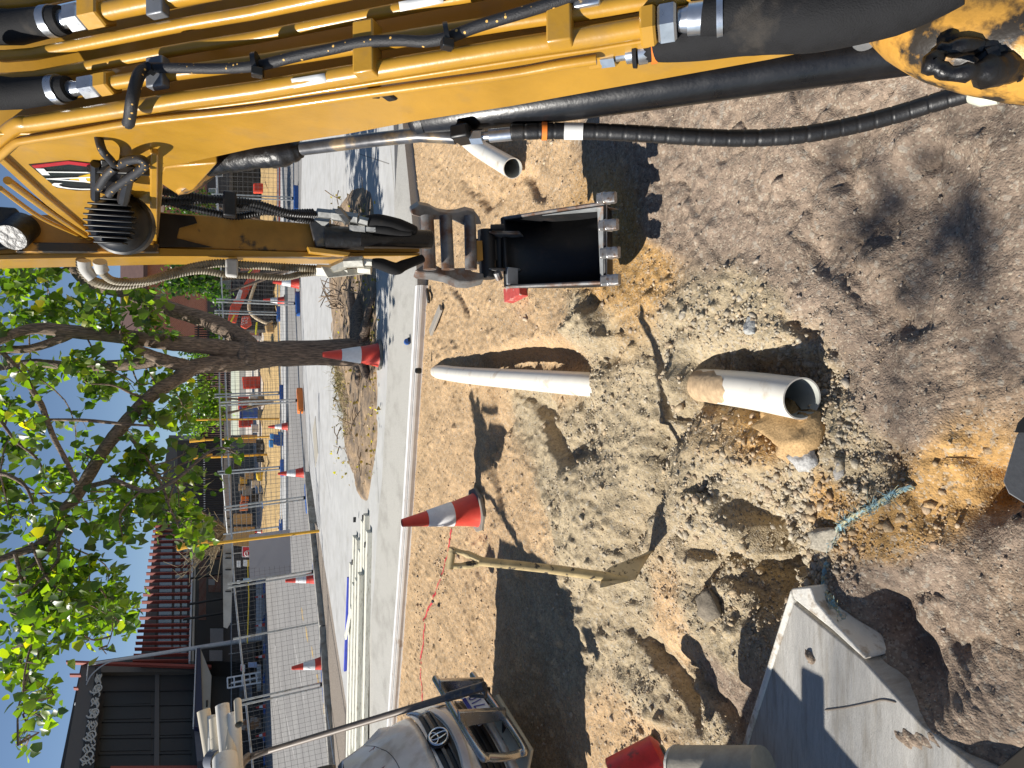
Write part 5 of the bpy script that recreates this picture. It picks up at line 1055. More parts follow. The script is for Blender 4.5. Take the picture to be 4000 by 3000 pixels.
def leaves(name, P, size, mat, parent, cols, droop=.5):
    n = len(P); o = Vector((0, 0, 0)); q = parent
    while q is not None: o += q.location; q = q.parent
    d = rng.normal(0, 1, (n, 3)); d[:, 2] -= droop * 1.6; d /= np.linalg.norm(d, axis=1, keepdims=True)
    nm = rng.normal(0, 1, (n, 3)); nm[:, 2] += 1.2; s = np.cross(d, nm); s /= np.linalg.norm(s, axis=1, keepdims=True); nn = np.cross(s, d)
    T = LEAF[None] * size[:, None, None]
    co = P[:, None, :] + T[..., 0:1] * s[:, None] + T[..., 1:2] * d[:, None] + T[..., 2:3] * nn[:, None]
    co = (co - np.array(o)).reshape(-1, 3); fs = (np.array(LF)[None] + (np.arange(n) * 9)[:, None, None]).reshape(-1, 4)
    me = bpy.data.meshes.new(name); me.vertices.add(len(co)); me.vertices.foreach_set('co', co.astype(np.float32).ravel())
    me.loops.add(fs.size); me.loops.foreach_set('vertex_index', fs.astype(np.int32).ravel()); me.polygons.add(len(fs)); me.polygons.foreach_set('loop_start', np.arange(0, fs.size, 4, dtype=np.int32)); me.update(calc_edges=True)
    me.shade_smooth(); me.materials.append(mat); ca = me.color_attributes.new('leaf', 'FLOAT_COLOR', 'POINT'); c = np.ones((len(co), 4)); c[:, :3] = np.repeat(cols, 9, 0); ca.data.foreach_set('color', c.astype(np.float32).ravel())
    ob = bpy.data.objects.new(name, me); C.objects.link(ob); ob.parent = parent; return ob
def leafcols(n, pal, w):
    c = np.array(pal)[rng.choice(len(pal), n, p=np.array(w) / sum(w))]; return c * rng.uniform(.75, 1.3, (n, 1))
lm = leaf_mat('leaf'); 
bark = M('bark', (.27, .195, .14), .9, var=.4, vs=9, stretch=(6, 6, .8), bump=.012, bs=22, col2=(.08, .062, .05), patch=.52, soft=.25, ps=10, bump2=.02, bs2=7)
TB = onz(1432, 1376, .22); TY = TB.y
tree = thing('street_tree', TB, 'broad leafed tree with a forked grey brown trunk behind the kerb cone', 'tree')
limbs = []
def limb(pts, r, dy=(0, 0), nm='limb', s=10, par=None):
    q = []
    for i, (X, Y) in enumerate(pts):
        f = i / (len(pts) - 1); q.append(ony(X, Y, TY + dy[0] + (dy[1] - dy[0]) * f))
    q = smoothpts(q, 5); rr = list(np.interp(np.linspace(0, len(r) - 1, len(q)), range(len(r)), r)); rr = [a * (1 + random.uniform(-.05, .05)) for a in rr]
    limbs.extend(q[::2]); MB().tube(q, rr, s).build(nm, bark, par or tree, angle=70)
limb([(1470, 1378), (1430, 1377), (1380, 1376), (1200, 1379), (1060, 1383), (990, 1390), (930, 1388)], [.36, .27, .21, .185, .19, .215, .18], (0, 0), 'trunk', 22)
# buttress roots along the bed
for (X, Y, r) in [(1440, 1250, .08), (1405, 1180, .10), (1372, 1130, .08), (1452, 1180, .05), (1440, 1480, .06), (1400, 1500, .05)]:
    a = ony(1400, 1372, TY); b = onz(X, Y, .24); m_ = a.lerp(b, .5); m_.z = .30
    MB().tube(smoothpts([a, m_, b, b + (b - a) * .5 + V(0, 0, -.12)], 5), [r * 1.4] * 4 + [r] * 6 + [r * .7] * 6, 10).build('root', bark, tree, angle=70)
limb([(985, 1375), (940, 1320), (826, 1259), (663, 1205), (512, 1145), (356, 1108), (277, 1036), (229, 1000), (120, 930)], [.14, .14, .125, .11, .105, .09, .07, .055, .05], (0, 1.0))
limb([(985, 1385), (880, 1362), (784, 1350), (651, 1338), (512, 1318), (289, 1296), (150, 1283), (60, 1301), (0, 1331), (-120, 1360)], [.16, .13, .115, .105, .10, .085, .075, .06, .05, .04], (0, -.5))
limb([(289, 1296), (240, 1322), (120, 1361), (0, 1367), (-120, 1390)], [.06, .055, .05, .05, .04], (-.3, -.2))
limb([(995, 1405), (904, 1416), (820, 1424), (753, 1436), (700, 1474)], [.16, .135, .12, .115, .10], (0, -.25))
limb([(740, 1434), (660, 1412), (590, 1386), (520, 1355)], [.10, .085, .07, .055], (-.2, -.4))
limb([(640, 1405), (609, 1410), (512, 1424), (400, 1428), (289, 1431), (180, 1420), (120, 1416), (0, 1434), (-120, 1450)], [.085, .085, .08, .07, .065, .055, .05, .05, .04], (-.2, .8))
limb([(715, 1468), (660, 1500), (603, 1536), (500, 1639), (410, 1753), (337, 1874), (289, 1952), (241, 2000), (215, 2078), (145, 2133), (60, 2163), (0, 2187), (-120, 2240)], [.085, .085, .085, .08, .078, .072, .068, .065, .06, .052, .045, .04, .035], (-.25, -.8))
T_ = [([(0, 1368), (60, 1434), (150, 1560), (181, 1633), (211, 1711), (259, 1802), (301, 1892)], [.028, .03, .034, .032, .03, .028, .024], (-.4, -.9)), ([(181, 1639), (331, 1642), (494, 1657), (600, 1664)], [.014, .022, .02, .008], (-.6, -.8)),
      ([(356, 1898), (430, 1880), (452, 1877), (579, 1919), (693, 1868), (838, 1753), (935, 1778)], [.034, .03, .028, .026, .022, .016, .006], (-.6, -1.6)), ([(506, 1705), (579, 1802), (633, 1898), (663, 1983), (700, 2060)], [.022, .02, .017, .014, .008], (-.5, -1.0)),
      ([(265, 2010), (180, 2160), (100, 2230), (60, 2270), (20, 2260)], [.03, .026, .022, .018, .012], (-.7, -1.0)), ([(301, 2000), (230, 2100), (225, 2190), (120, 2300), (60, 2330)], [.026, .022, .018, .014, .01], (-.7, -1.3)),
      ([(0, 1640), (60, 1720), (150, 1800), (180, 1900)], [.02, .02, .016, .01], (0, -.4)), ([(0, 1850), (40, 1860), (100, 1900), (130, 1970)], [.03, .028, .02, .012], (.2, -.2)), ([(330, 2290), (400, 2310), (440, 2440), (415, 2535)], [.012, .01, .008, .003], (-1, -1.2)),
      ([(145, 2480), (110, 2560), (90, 2700), (110, 2800), (70, 2910)], [.014, .012, .009, .006, .003], (-1, -1.2)), ([(120, 2120), (200, 2280), (330, 2350), (420, 2400)], [.02, .016, .01, .005], (-1, -1.3)), ([(60, 2163), (120, 2400), (145, 2480)], [.022, .016, .012], (-.8, -1)),
      ([(590, 1560), (520, 1540), (440, 1505), (330, 1500)], [.02, .016, .012, .006], (-.3, -.6)), ([(560, 1130), (600, 1200), (480, 1290)], [.02, .014, .006], (.6, .3)), ([(640, 1190), (590, 1240), (560, 1262)], [.035, .03, .02], (.4, -.1))]
for a in T_: limb(*a, nm='branch', s=7)
BL = [(120,1030,130,60,380),(60,1100,110,110,460),(230,1190,120,90,420),(150,1230,150,70,320),(430,1190,110,60,220),(560,1160,90,50,150),(600,1230,70,60,140),(480,1260,70,40,110),(640,1300,60,40,60),(330,1240,80,50,150),
 (330,1400,120,60,200),(430,1450,100,60,240),(380,1520,90,60,190),(520,1380,60,40,90),(200,1450,80,60,120),(60,1480,90,60,130),(540,1510,40,30,60),(640,1480,70,50,140),(690,1440,50,30,50),
 (30,1600,60,70,140),(120,1640,90,60,150),(80,1750,120,70,220),(180,1880,110,70,200),(60,1900,90,80,200),(300,1700,50,50,60),(330,1790,50,50,80),(520,1700,40,30,50),(600,1640,70,50,150),(700,1600,70,60,180),(740,1660,60,50,140),(560,1780,70,50,130),(620,1850,70,50,170),(480,1850,60,40,100),(430,1930,70,50,150),(560,1960,90,60,210),(660,1950,80,60,200),(720,1830,70,50,120),(910,1765,40,35,55),(820,1870,40,40,40),(770,1740,40,50,60),
 (700,1980,70,50,190),(640,2060,80,60,210),(740,2080,60,50,150),(790,2070,50,45,100),(560,2040,80,50,180),(420,2040,80,50,160),(320,2020,70,50,130),(480,2100,50,40,90),(750,2150,30,40,35),
 (60,2050,90,60,190),(150,2120,90,60,160),(100,2280,110,80,300),(250,2260,120,80,340),(380,2330,100,70,330),(200,2400,130,60,380),(350,2430,110,45,290),(80,2420,100,60,240),(450,2390,50,50,110),(430,2250,40,50,80),(350,2190,90,50,160),(415,2535,18,22,9),(330,2480,30,30,20),
 (170,2500,50,40,70),(130,2560,60,50,110),(60,2550,70,50,130),(120,2640,55,45,110),(150,2740,40,40,60),(160,2800,35,22,36),(110,2790,40,30,40),(60,2910,50,30,50),(98,2930,22,22,18),(20,2620,50,60,80),
 (-160,1050,150,120,420),(-150,1300,130,150,420),(-150,1600,130,150,360),(-160,1900,130,150,360),(-160,2200,130,150,360),(-130,2480,100,100,200)]
PALT = [(.085, .120, .026), (.055, .088, .024), (.125, .155, .030), (.038, .062, .020), (.19, .19, .03), (.42, .30, .03)]
allP = []; twig = MB(); LA = np.array([tuple(p) for p in limbs])
for (X, Y, rx, ry, n) in BL:
    n = int(n * (.34 if Y < 2150 else .44)); dc = TY + .35 + random.uniform(-1.1, 1.4) - (.6 if Y > 2000 else 0) - (1.2 if (X, Y) == (910, 1765) else 0); s = dc / 1.12
    c_ = ony(X, Y, dc); k = np.argmin(((LA - np.array(c_)) ** 2).sum(1)); a = Vector(LA[k])
    m1 = a.lerp(c_, .5) + V(random.gauss(0, .12), random.gauss(0, .1), random.gauss(0, .1)); q = smoothpts([a, m1, c_], 4); twig.tube(q, list(np.linspace(.013, .006, len(q))), 5)
    sub = [c_]
    for j in range(max(3, n // 22)):
        e = ony(X + random.gauss(0, rx * .62), Y + random.gauss(0, ry * .62), dc + random.gauss(0, .38)); b = q[random.randrange(len(q) // 2, len(q))]
        qq = smoothpts([b, b.lerp(e, .5) + V(random.gauss(0, .05), random.gauss(0, .05), random.gauss(0, .05)), e], 3); twig.tube(qq, list(np.linspace(.006, .0025, len(qq))), 4, False); sub += qq[2:]
    for j in range(n):
        p = random.choice(sub); allP.append(tuple(p + V(random.gauss(0, .085), random.gauss(0, .10), random.gauss(0, .085))))
allP = np.array(allP); leaves('crown', allP, rng.uniform(.085, .150, len(allP)), lm, tree, leafcols(len(allP), PALT, [30, 22, 24, 14, 7, 2.0]))
twig.build('twigs', bark, tree, angle=0)
# dead twigs and grass tufts in the garden bed
tw = MB()
for k in range(70):
    t = random.random(); X = random.uniform(1310, 1440); Y = random.uniform(760, 1260) if random.random() < .65 else random.uniform(1480, 1850)
    p = onz(X, Y, .25 + random.uniform(0, .06)); d = V(random.gauss(0, 1), random.gauss(0, .6), random.gauss(.1, .3)).normalized() * random.uniform(.12, .5); tw.tube([p, p + d * .5 + V(0, 0, .03), p + d], random.uniform(.004, .012), 5)
for (X, Y) in [(1290, 1120), (1285, 1160), (1300, 1180), (1310, 1150), (1320, 1200)]:
    p = onz(X + 30, Y, .25)
    for k in range(3): tw.tube(smoothpts([p, p + V(random.gauss(0, .1), random.gauss(0, .1), .18), p + V(random.gauss(0, .28), random.gauss(0, .2), .34)], 4), [.014] * 4 + [.009] * 4 + [.003], 5)
kind(tw.build('twig_litter', M('dead_twig', (.26, .19, .13), .9, var=.3), angle=60), 'stuff')
gr = MB()
for k in range(900):
    Y = random.choice([random.gauss(1475, 30), random.gauss(1510, 40), random.gauss(1600, 60)]); X = 1318 + (Y - 1475) * .16 + random.gauss(8, 12); p = onz(X, Y, .235)
    d = V(random.gauss(0, .5), random.gauss(0, .4), random.uniform(.3, 1)).normalized() * random.uniform(.06, .20); s_ = V(random.gauss(0, 1), random.gauss(0, 1), 0).normalized() * .003
    gr.add([p - s_, p + s_, p + d * .6 + s_ * .8, p + d + V(d.x, d.y, -.03) * .5, p + d * .6 - s_ * .8], [(0, 1, 2, 3, 4)])
kind(gr.build('dry_grass', M('dry_grass', (.22, .20, .07), .8, var=.5, vs=3, col2=(.42, .33, .17), patch=.5, ps=5), angle=0), 'stuff')
lt = np.array([tuple(onz(random.uniform(1290, 1475), random.uniform(760, 1900), .26)) for _ in range(260)] + [tuple(onz(1437, 1702, .30))] * 4)
kind(leaves('leaf_litter', lt, rng.uniform(.03, .07, len(lt)), lm, None, leafcols(len(lt), [(.22, .14, .08), (.30, .20, .10), (.13, .08, .05), (.5, .36, .03)], [4, 3, 3, .1]), 0), 'stuff')
def bushtree(name, px, n, size, pal, w, y, label, group=None, trunk=None, spread=.5, h0=.2):
    c0 = ony(px[0][0], px[0][1], y); r0 = thing(name, V(c0.x, y, h0), label, 'tree', group); P = []; b = MB()
    for (X, Y, rx, ry) in px:
        for k in range(int(n)):
            e = ony(X + random.gauss(0, rx * .5), Y + random.gauss(0, ry * .5), y + random.gauss(0, spread)); P.append(tuple(e))
        c_ = ony(X, Y, y); b.tube(smoothpts([V(c0.x, y, h0), V(c0.x, y, h0).lerp(c_, .6) + V(random.gauss(0, .1), 0, 0), c_], 4), list(np.linspace(trunk or .08, .02, 9)), 7)
    P = np.array(P); leaves('crown', P, rng.uniform(size * .7, size * 1.3, len(P)), lm, r0, leafcols(len(P), pal, w)); b.build('trunk', bark, r0, angle=60); return r0
G1 = [(.03, .065, .018), (.05, .09, .025), (.08, .11, .03), (.02, .04, .014)]
bushtree('young_tree', [(735, 1030, 80, 60), (790, 1090, 60, 60), (700, 1110, 80, 40), (820, 1020, 50, 50), (700, 960, 80, 50), (850, 1150, 30, 30)], 420, .14, G1, [3, 3, 2, 2], 27, 'dark glossy leafed young tree behind the loader, left of the excavator stick')
bushtree('young_tree', [(720, 840, 90, 60), (780, 790, 60, 50), (700, 760, 60, 60)], 380, .15, G1, [3, 3, 1, 3], 44, 'dark tree in front of the brick wall right of the excavator stick')
bushtree('young_tree', [(740, 1570, 80, 70), (800, 1540, 60, 70), (830, 1620, 50, 50), (760, 1660, 60, 50), (850, 1560, 30, 40)], 330, .15, [(.06, .10, .025), (.10, .15, .035), (.14, .18, .05)], [3, 4, 2], 36, 'pale green young tree behind the far fence left of the trunk')
bushtree('young_tree', [(830, 1250, 40, 40), (860, 1290, 30, 40), (760, 1380, 50, 30)], 220, .14, G1, [3, 3, 2, 2], 34, 'small dark tree seen between the trunk forks')
# bare bush in front of the finned building
bb = thing('bare_bush', onz(1010, 2090, .2) * 1.0, 'leafless twiggy bush in front of the grey concrete parapet', 'bush'); b = MB(); base = ony(885, 2075, 40)
bb.location = V(base.x, 40, 1.5)
for k in range(110):
    X = random.uniform(680, 850); Y = 2075 + random.gauss(60, 75); e = ony(X, Y, 40 + random.gauss(0, .6)); m_ = base.lerp(e, .5) + V(random.gauss(0, .15), 0, .1 + random.gauss(0, .1)); q = smoothpts([base, m_, e], 4); b.tube(q, list(np.linspace(.03, .012, len(q))), 4, False)
    for j in range(2):
        a = q[random.randrange(3, len(q))]; b.tube([a, a + V(random.gauss(0, .35), random.gauss(0, .2), random.gauss(.2, .3))], .012, 4, False)
b.build('branches', M('bare_twig', (.30, .24, .15), .9), bb, angle=0)
# ------------------------------------------------------------------ temporary fencing
def panel(A, Bp, At, Bt, label, group, pitch=.10, pr=.021, wr=.0036, sub=True):
    """A, Bp feet of the two uprights; At, Bt their tops"""
    r0 = thing('temporary_fence', A, label, 'fence panel', group)
    MB().tube([A, At], pr, 8).build('upright', gal, r0); MB().tube([Bp, Bt], pr, 8).build('upright', gal, r0)
    f0_, f1_ = .04, .93
    for f in (f0_, f1_): MB().tube([A.lerp(At, f), Bp.lerp(Bt, f)], pr * .85, 8).build('rail', gal, r0)
    w = MB(); L = (Bp - A).length; H_ = (At - A).length; n = int(L / pitch); m_ = int(H_ * (f1_ - f0_) / (pitch * 1.0))
    for i in range(1, n):
        f = i / n; a, b = A.lerp(Bp, f), At.lerp(Bt, f); w.tube([a.lerp(b, f0_), a.lerp(b, f1_)], wr, 4, False)
    for j in range(1, m_):
        f = f0_ + (f1_ - f0_) * j / m_; w.tube([A.lerp(At, f), Bp.lerp(Bt, f)], wr, 4, False)
    w.build('wire_mesh', wire, r0, angle=0); return r0
def foot(p, d, label, col=blue_plastic, s=1.0):
    r0 = thing('fence_block', V(p.x, p.y, p.z), label, 'fence block', 'blue fence blocks'); c_, s_ = d.normalized(), V(-d.y, d.x, 0).normalized()
    a, b, h = .34 * s, .12 * s, .14 * s
    pts = [p + c_ * x + s_ * y for x, y in ((-a, -b * .6), (-a * .8, -b), (a * .8, -b), (a, -b * .6), (a, b * .6), (a * .8, b), (-a * .8, b), (-a, b * .6))]
    MB().prism([q + V(0, 0, h) for q in pts], (0, 0, -h)).build('block', col, r0, bevel=.02)
    MB().tube([p + V(0, 0, h), p + V(0, 0, h + .05)], .04 * s, 10).build('socket', plastic_black, r0); return r0
NP = [((1345, 3150), (985, 3245)), ((1277, 2672), (936, 2748)), ((1241, 2232), (889, 2288)), ((1209, 1944), (875, 1988)), ((1183, 1565), (861, 1578)), ((1166, 1187), (845, 1174)), ((1160, 777), (826, 764)), ((1160, 330), (812, 290))]
NL = ['near fence panel at the left, over the sunlit road', 'near fence panel with a bare wide bay left of the grey board', 'near fence panel carrying the large grey board', 'near fence panel in front of two red cones by the path', 'near fence panel partly behind the tree trunk', 'near fence panel in front of the red loader', 'near fence panel seen right of the excavator stick']
posts = []
for (b, t) in NP:
    p = onz(b[0], b[1], .2); q = ony(t[0], t[1], p.y - .12); posts.append((p, q))
for i in range(len(posts) - 1):
    (a, at_), (b, bt_) = posts[i], posts[i + 1]; d = (b - a).normalized() * .05
    panel(a + d, b - d, at_ + d, bt_ - d, NL[i], 'near temporary fence', .11 if i < 3 else .125, .024, .0024)
    if i == 1:
        m0, m1 = a.lerp(b, .52), at_.lerp(bt_, .52)
        tag(MB().tube([m0, m1], .024, 8).build('fence_post', gal), 'galvanised post in the middle of the bare fence bay', 'post')
FL = [('blue fence foot at the far left beneath the near fence', 1, 1.2), ('blue fence foot under the near fence left of the grey board', 2, 1.2), ('blue fence foot at the path edge left of the soil mound', 3, 1.3), ('blue fence foot at the path left of the large kerb tree, half hidden', 5, 1.2), ('dark blue fence foot right of the excavator stick', 6, 1.3)]
for lab, i, s in FL: foot(posts[i][0] + V(0, 0, -.07), posts[min(i + 1, 7)][0] - posts[i][0], lab, blue_plastic, s)
foot(posts[4][0], posts[5][0] - posts[4][0], 'orange fence foot at the near fence beside the tree trunk', orange_plastic, 1.2)
tag(MB().box(onz(1340, 1715, 0) * 0 + onz(1232, 1725, .203), (1.1, .75, .012), Matrix.Rotation(.6, 3, 'Z')).build('pit_lid', M('pit_lid', (.36, .33, .27), .9, var=.2, vs=40, bump=.004, bs=60)), 'speckled square pit lid set in the pale path', 'lid')
MP = [((1098, 560), (822, 548)), ((1095, 905), (832, 896)), ((1094, 1226), (838, 1219)), ((1106, 1535), (838, 1546)), ((1109, 1827), (850, 1848)), ((1104, 2060), (872, 2092))]
ML = ['second fence panel far right beyond the excavator boom', 'second fence panel behind the loader boom arm', 'second fence panel behind the tree trunk', 'second fence panel in front of the blue bin and red barrier', 'second fence panel in front of the black board and yellow stack']
pp = []
for (b, t) in MP:
    p = onz(b[0], b[1], .26); q = ony(t[0], t[1], p.y); pp.append((p, q))
for i in range(len(pp) - 1):
    (a, a2), (b, b2) = pp[i], pp[i + 1]; d = (b - a).normalized() * .06; panel(a + d, b - d, a2 + d, b2 - d, ML[i], 'second temporary fence', .20, .034, .0055)
for i, lab in [(2, 'bright blue fence foot under the red loader'), (3, 'bright blue fence foot just left of the tree trunk'), (4, 'bright blue fence foot below the yellow stack'), (5, 'blue fence foot beside the grey board at the sand')]: foot(pp[i][0], V(1, .2, 0), lab, blue_plastic, 1.05)
LPX = [2150, 2297, 2422, 2533, 2649, 2768, 2880, 2967, 3090]
lp = [onz(1036 + (1 if k % 2 else -1), Y, .17) for k, Y in enumerate(LPX)]
LL_ = ['behind the grey board', 'left of the grey board', 'behind the near bare bay', 'in front of the lamp post', 'beside the danger sign', 'behind the white frame', 'under the carried pipes', 'farthest left']
for i in range(len(lp) - 1):
    h = V(0, 0, 2.5); panel(lp[i], lp[i + 1], lp[i] + h, lp[i + 1] + h, 'far roadside fence panel ' + LL_[i], 'far roadside fence', .3, .04, .008)
FF = ['below the small red cone', 'left of the lamp post', 'right of the lamp post', 'under the white frame', 'beside a leaning cone', 'under the pipe bundle', 'at the left frame edge']
for i in range(1, 8): foot(lp[i], V(1, .3, 0), 'far blue fence foot ' + FF[i - 1], blue_plastic, 1.05)
# grey board on the near fence
g = [ony(a, b, 16.9) for a, b in [(975, 2272), (1139, 2245), (1132, 2068), (972, 2090)]]
tag(MB().prism(g, (0, .03, 0)).build('grey_board', M('grey_board', (.36, .35, .375), .6, var=.06, vs=1.5)), 'large plain grey board hung on the near fence', 'board')
# ------------------------------------------------------------------ yellow poles, lamp post, wrapped pole
ypm = M('yellow_pole', (.68, .36, .03), .5, var=.1)
def pole(base, top, z, r, lab, head=None, mat=ypm, nm='yellow_pole'):
    p = onz(*base, z); q = ony(*top, p.y); r0 = thing(nm, p, lab, 'pole', 'yellow poles' if mat is ypm else None); MB().tube([p, q], r, 10).build('shaft', mat, r0)
    if head: h = ony(*head, p.y); MB().tube([h, q], r * 2.0, 10).build('thick_head', mat, r0)
    return r0
pole((1247, 2074), (690, 2140), .2, .036, 'yellow pole crossing in front of the grey board', (810, 2112))
pole((1092, 1636), (760, 1640), .26, .045, 'thin yellow pole between the blue bin and the red cone'); pole((1092, 1703), (740, 1722), .26, .045, 'yellow pole with a thick head left of the blue bin', (800, 1716)); pole((1060, 1775), (740, 1790), .26, .06, 'yellow pole rising behind the low hanging leaves', (830, 1780))
white_pole = M('pale_pole', (.50, .50, .50), .45, metal=.2)
lpb = onz(1026, 2491, .15); lpt = ony(345, 2595, lpb.y); LP = thing('lamp_post', lpb, 'tall pale lamp post with a curved arm and white lantern', 'lamp post')
MB().tube([lpb, lpb.lerp(lpt, .3), lpt], [.22, .18, .10], 12).build('column', white_pole, LP)
am = [ony(a, b, lpb.y - .3) for a, b in [(443, 2580), (400, 2600), (355, 2640), (333, 2690), (328, 2730)]]; MB().tube(smoothpts(am, 6), .05, 8).build('arm', white_pole, LP); MB().tube([lpt, ony(338, 2660, lpb.y - .3)], .04, 8).build('stay', white_pole, LP)
hd = ony(338, 2742, lpb.y - .5); MB().lathe([(.0, .75), (.12, .72), (.16, .45), (.42, .25), (.62, 0), (.55, -.12), (.3, -.2), (0, -.22)], hd, V(.1, -.3, 1), 20, False).build('lantern', M('white_lantern', (.75, .75, .74), .4), LP)
wp = onz(1010, 2625, .15); q = [ony(a, b, wp.y) for a, b in [(1000, 2632), (900, 2640), (830, 2655), (760, 2670), (705, 2683)]]
WPm = M('black_wrap', (.02, .02, .022), .5, var=.6, vs=1.5, stretch=(1, 1, 6), col2=(.30, .30, .30), patch=.66, soft=.03, ps=2); r0 = thing('wrapped_pole', wp, 'leaning pole wrapped in black plastic before the dark building', 'pole')
MB().tube(smoothpts(q, 6), .32, 12).build('wrapping', WPm, r0); MB().lathe([(.0, .6), (.18, .45), (.28, .1), (.3, 0)], q[-1], q[-1] - q[-2], 12, False).build('tip', M('wrap_tip', (.4, .4, .42), .5), r0)
# ------------------------------------------------------------------ dark building at the far left
dark = M('dark_cladding', (.030, .028, .028), .6, var=.15, vs=.5); dark2 = M('dark_panel', (.012, .012, .013), .5, var=.2, vs=.3); fascia = M('charcoal_fascia', (.085, .08, .078), .6, var=.08, vs=.6); rust = M('rust_red_fin', (.28, .055, .035), .6, var=.12, vs=2)
beige = M('beige_soffit', (.42, .38, .31), .8, var=.08, vs=.6); navy = M('navy_fascia', (.012, .02, .06), .5); swirl_w = M('swirl_white', (.50, .50, .48), .6); pale = M('pale_trim', (.6, .6, .6), .6); brick_m = None
def brickmat(name, c1, c2, sc):
    m = M(name, c1, .85, var=.2, vs=3); N = m.node_tree.nodes; L = m.node_tree.links; b = N['Principled BSDF']; tc = N.new('ShaderNodeTexCoord'); mp = N.new('ShaderNodeMapping'); mp.inputs['Rotation'].default_value = (math.pi / 2, 0, 0); L.new(tc.outputs['Object'], mp.inputs[0])
    t = N.new('ShaderNodeTexBrick'); t.inputs['Scale'].default_value = sc; t.inputs['Color1'].default_value = (*c1, 1); t.inputs['Color2'].default_value = (*c2, 1); t.inputs['Mortar'].default_value = (.38, .34, .30, 1); t.inputs['Mortar Size'].default_value = .018; L.new(mp.outputs[0], t.inputs[0]); L.new(t.outputs[0], b.inputs['Base Color']); return m
brickm = brickmat('orange_brickwork', (.36, .12, .06), (.29, .085, .045), 3.2)
DC = V(-22.3, 60, 0); DD = V(-.58, -.81, 0).normalized(); DN = V(-DD.y, DD.x, 0)
DNo = DN if DN.y < 0 else -DN
def dpl(X, Y, off=0): return onpl(X, Y, DC + DNo * off, DN)
if 1: pass                        # outward, to the street
def dq(px, off, nm, mat, par, th=.12): return MB().prism([dpl(a, b, off) for a, b in px], -DNo * th).build(nm, mat, par, angle=0)
DBt = thing('dark_building', DC, 'black clad building with a patterned frieze and projecting canopy', 'building')
A_ = dpl(318, 2590); far_ = A_ + DD * 26
MB().prism([V(A_.x, A_.y, 0), V(A_.x, A_.y, A_.z), V(far_.x, far_.y, A_.z), V(far_.x, far_.y, 0)], -DNo * 14).build('wall', dark, DBt, angle=0)
dq([(322, 2592), (374, 2592), (318, 3140), (225, 3140)], 1.6, 'roof_fascia', fascia, DBt, 1.8)
fz = dq([(375, 2626), (398, 2636), (367, 3000), (309, 3000)], 1.66, 'frieze', dark2, DBt, .2)
sw = MB()
def fzp(f, v_): 
    X0 = 375 + (309 - 375) * f; X1 = 398 + (367 - 398) * f; return dpl(X0 + (X1 - X0) * v_, 2630 + f * 365, 1.70)
for k in range(5):
    ph = k * 1.7
    for s0 in np.arange(0, 1, .125):
        n_ = 14; a0 = s0 + random.uniform(0, .02); L_ = random.uniform(.07, .12)
        sw.tube([fzp(a0 + L_ * i / n_, .14 + .18 * k + .09 * math.sin(a0 * 9 + i * .55 + ph)) for i in range(n_ + 1)], [.02] + [.05] * (n_ - 1) + [.02], 4)
for f in (.16, .42, .66, .88):
    c_ = fzp(f, .5)
    sw.tube([c_ + DNo * .04 + DD * ((.08 + .05 * a) * math.cos(a)) + V(0, 0, (.08 + .05 * a) * math.sin(a)) for a in np.linspace(0, 7.5, 30)], .05, 4)
sw.build('frieze_swirls', swirl_w, fz, angle=0)
for (Y, X0, X1) in [(2630, 420, 760), (2695, 400, 755), (2752, 402, 752), (2815, 398, 752), (2878, 390, 750), (2942, 384, 748), (3010, 375, 745)]: dq([(X0, Y), (X1, Y - 4), (X1, Y + 2), (X0, Y + 6)], .12, 'mullion', dark2, DBt, .2)
dq([(606, 2600), (622, 2600), (622, 3140), (600, 3140)], .18, 'floor_band', fascia, DBt, .2)
for (X0, X1, Y0) in [(410, 590, 2702), (410, 590, 2760), (630, 745, 2702), (630, 745, 2760), (402, 590, 2822), (630, 745, 2822), (396, 590, 2884), (630, 745, 2884), (390, 590, 2948), (630, 745, 2948)]: dq([(X0, Y0), (X1, Y0 - 3), (X1, Y0 + 46), (X0 - 5, Y0 + 50)], .05, 'dark_panel', dark2, DBt, .1)
for (Y0, Y1, X0, X1) in [(2579, 2587, 258, 826), (2630, 2637, 272, 315), (2682, 2688, 287, 305)]: dq([(X0, Y0), (X1, Y0 + 18 if X1 > 700 else Y0), (X1, Y1 + 20 if X1 > 700 else Y1), (X0, Y1)], 1.9, 'red_fin', rust, DBt, .3)
dq([(395, 2600), (395, 2626), (770, 2622), (770, 2603)], .5, 'edge_return', M('edge_return', (.10, .085, .07), .6), DBt, .5)
dq([(992 - 560, 2992), (420, 3140), (830, 3140), (826, 2990)], .2, 'red_wall', rust, DBt, .2)
dq([(757, 2838), (769, 2532), (783, 2532), (793, 2845)], 3.2, 'canopy_fascia', navy, DBt, 3.0); dq([(793, 2845), (783, 2532), (826, 2640), (818, 2830)], 3.0, 'canopy_soffit', beige, DBt, .3)
dq([(757, 2838), (793, 2845), (818, 2960), (770, 2975)], 2.6, 'canopy_return', M('canopy_return', (.13, .13, .15), .6), DBt, 2.4); dq([(793, 2845), (826, 2830), (820, 2930)], 2.7, 'canopy_soffit', beige, DBt, .2)
dq([(752, 2840), (764, 2532), (768, 2532), (757, 2840)], 3.3, 'canopy_edge', pale, DBt, .3)
p = dpl(805, 2752, 2.9); MB().lathe([(.0, .0), (.30, 0), (.30, -.12), (.0, -.12)], p, (0, 0, 1), 14, False).build('canopy_lamp', dark2, DBt)
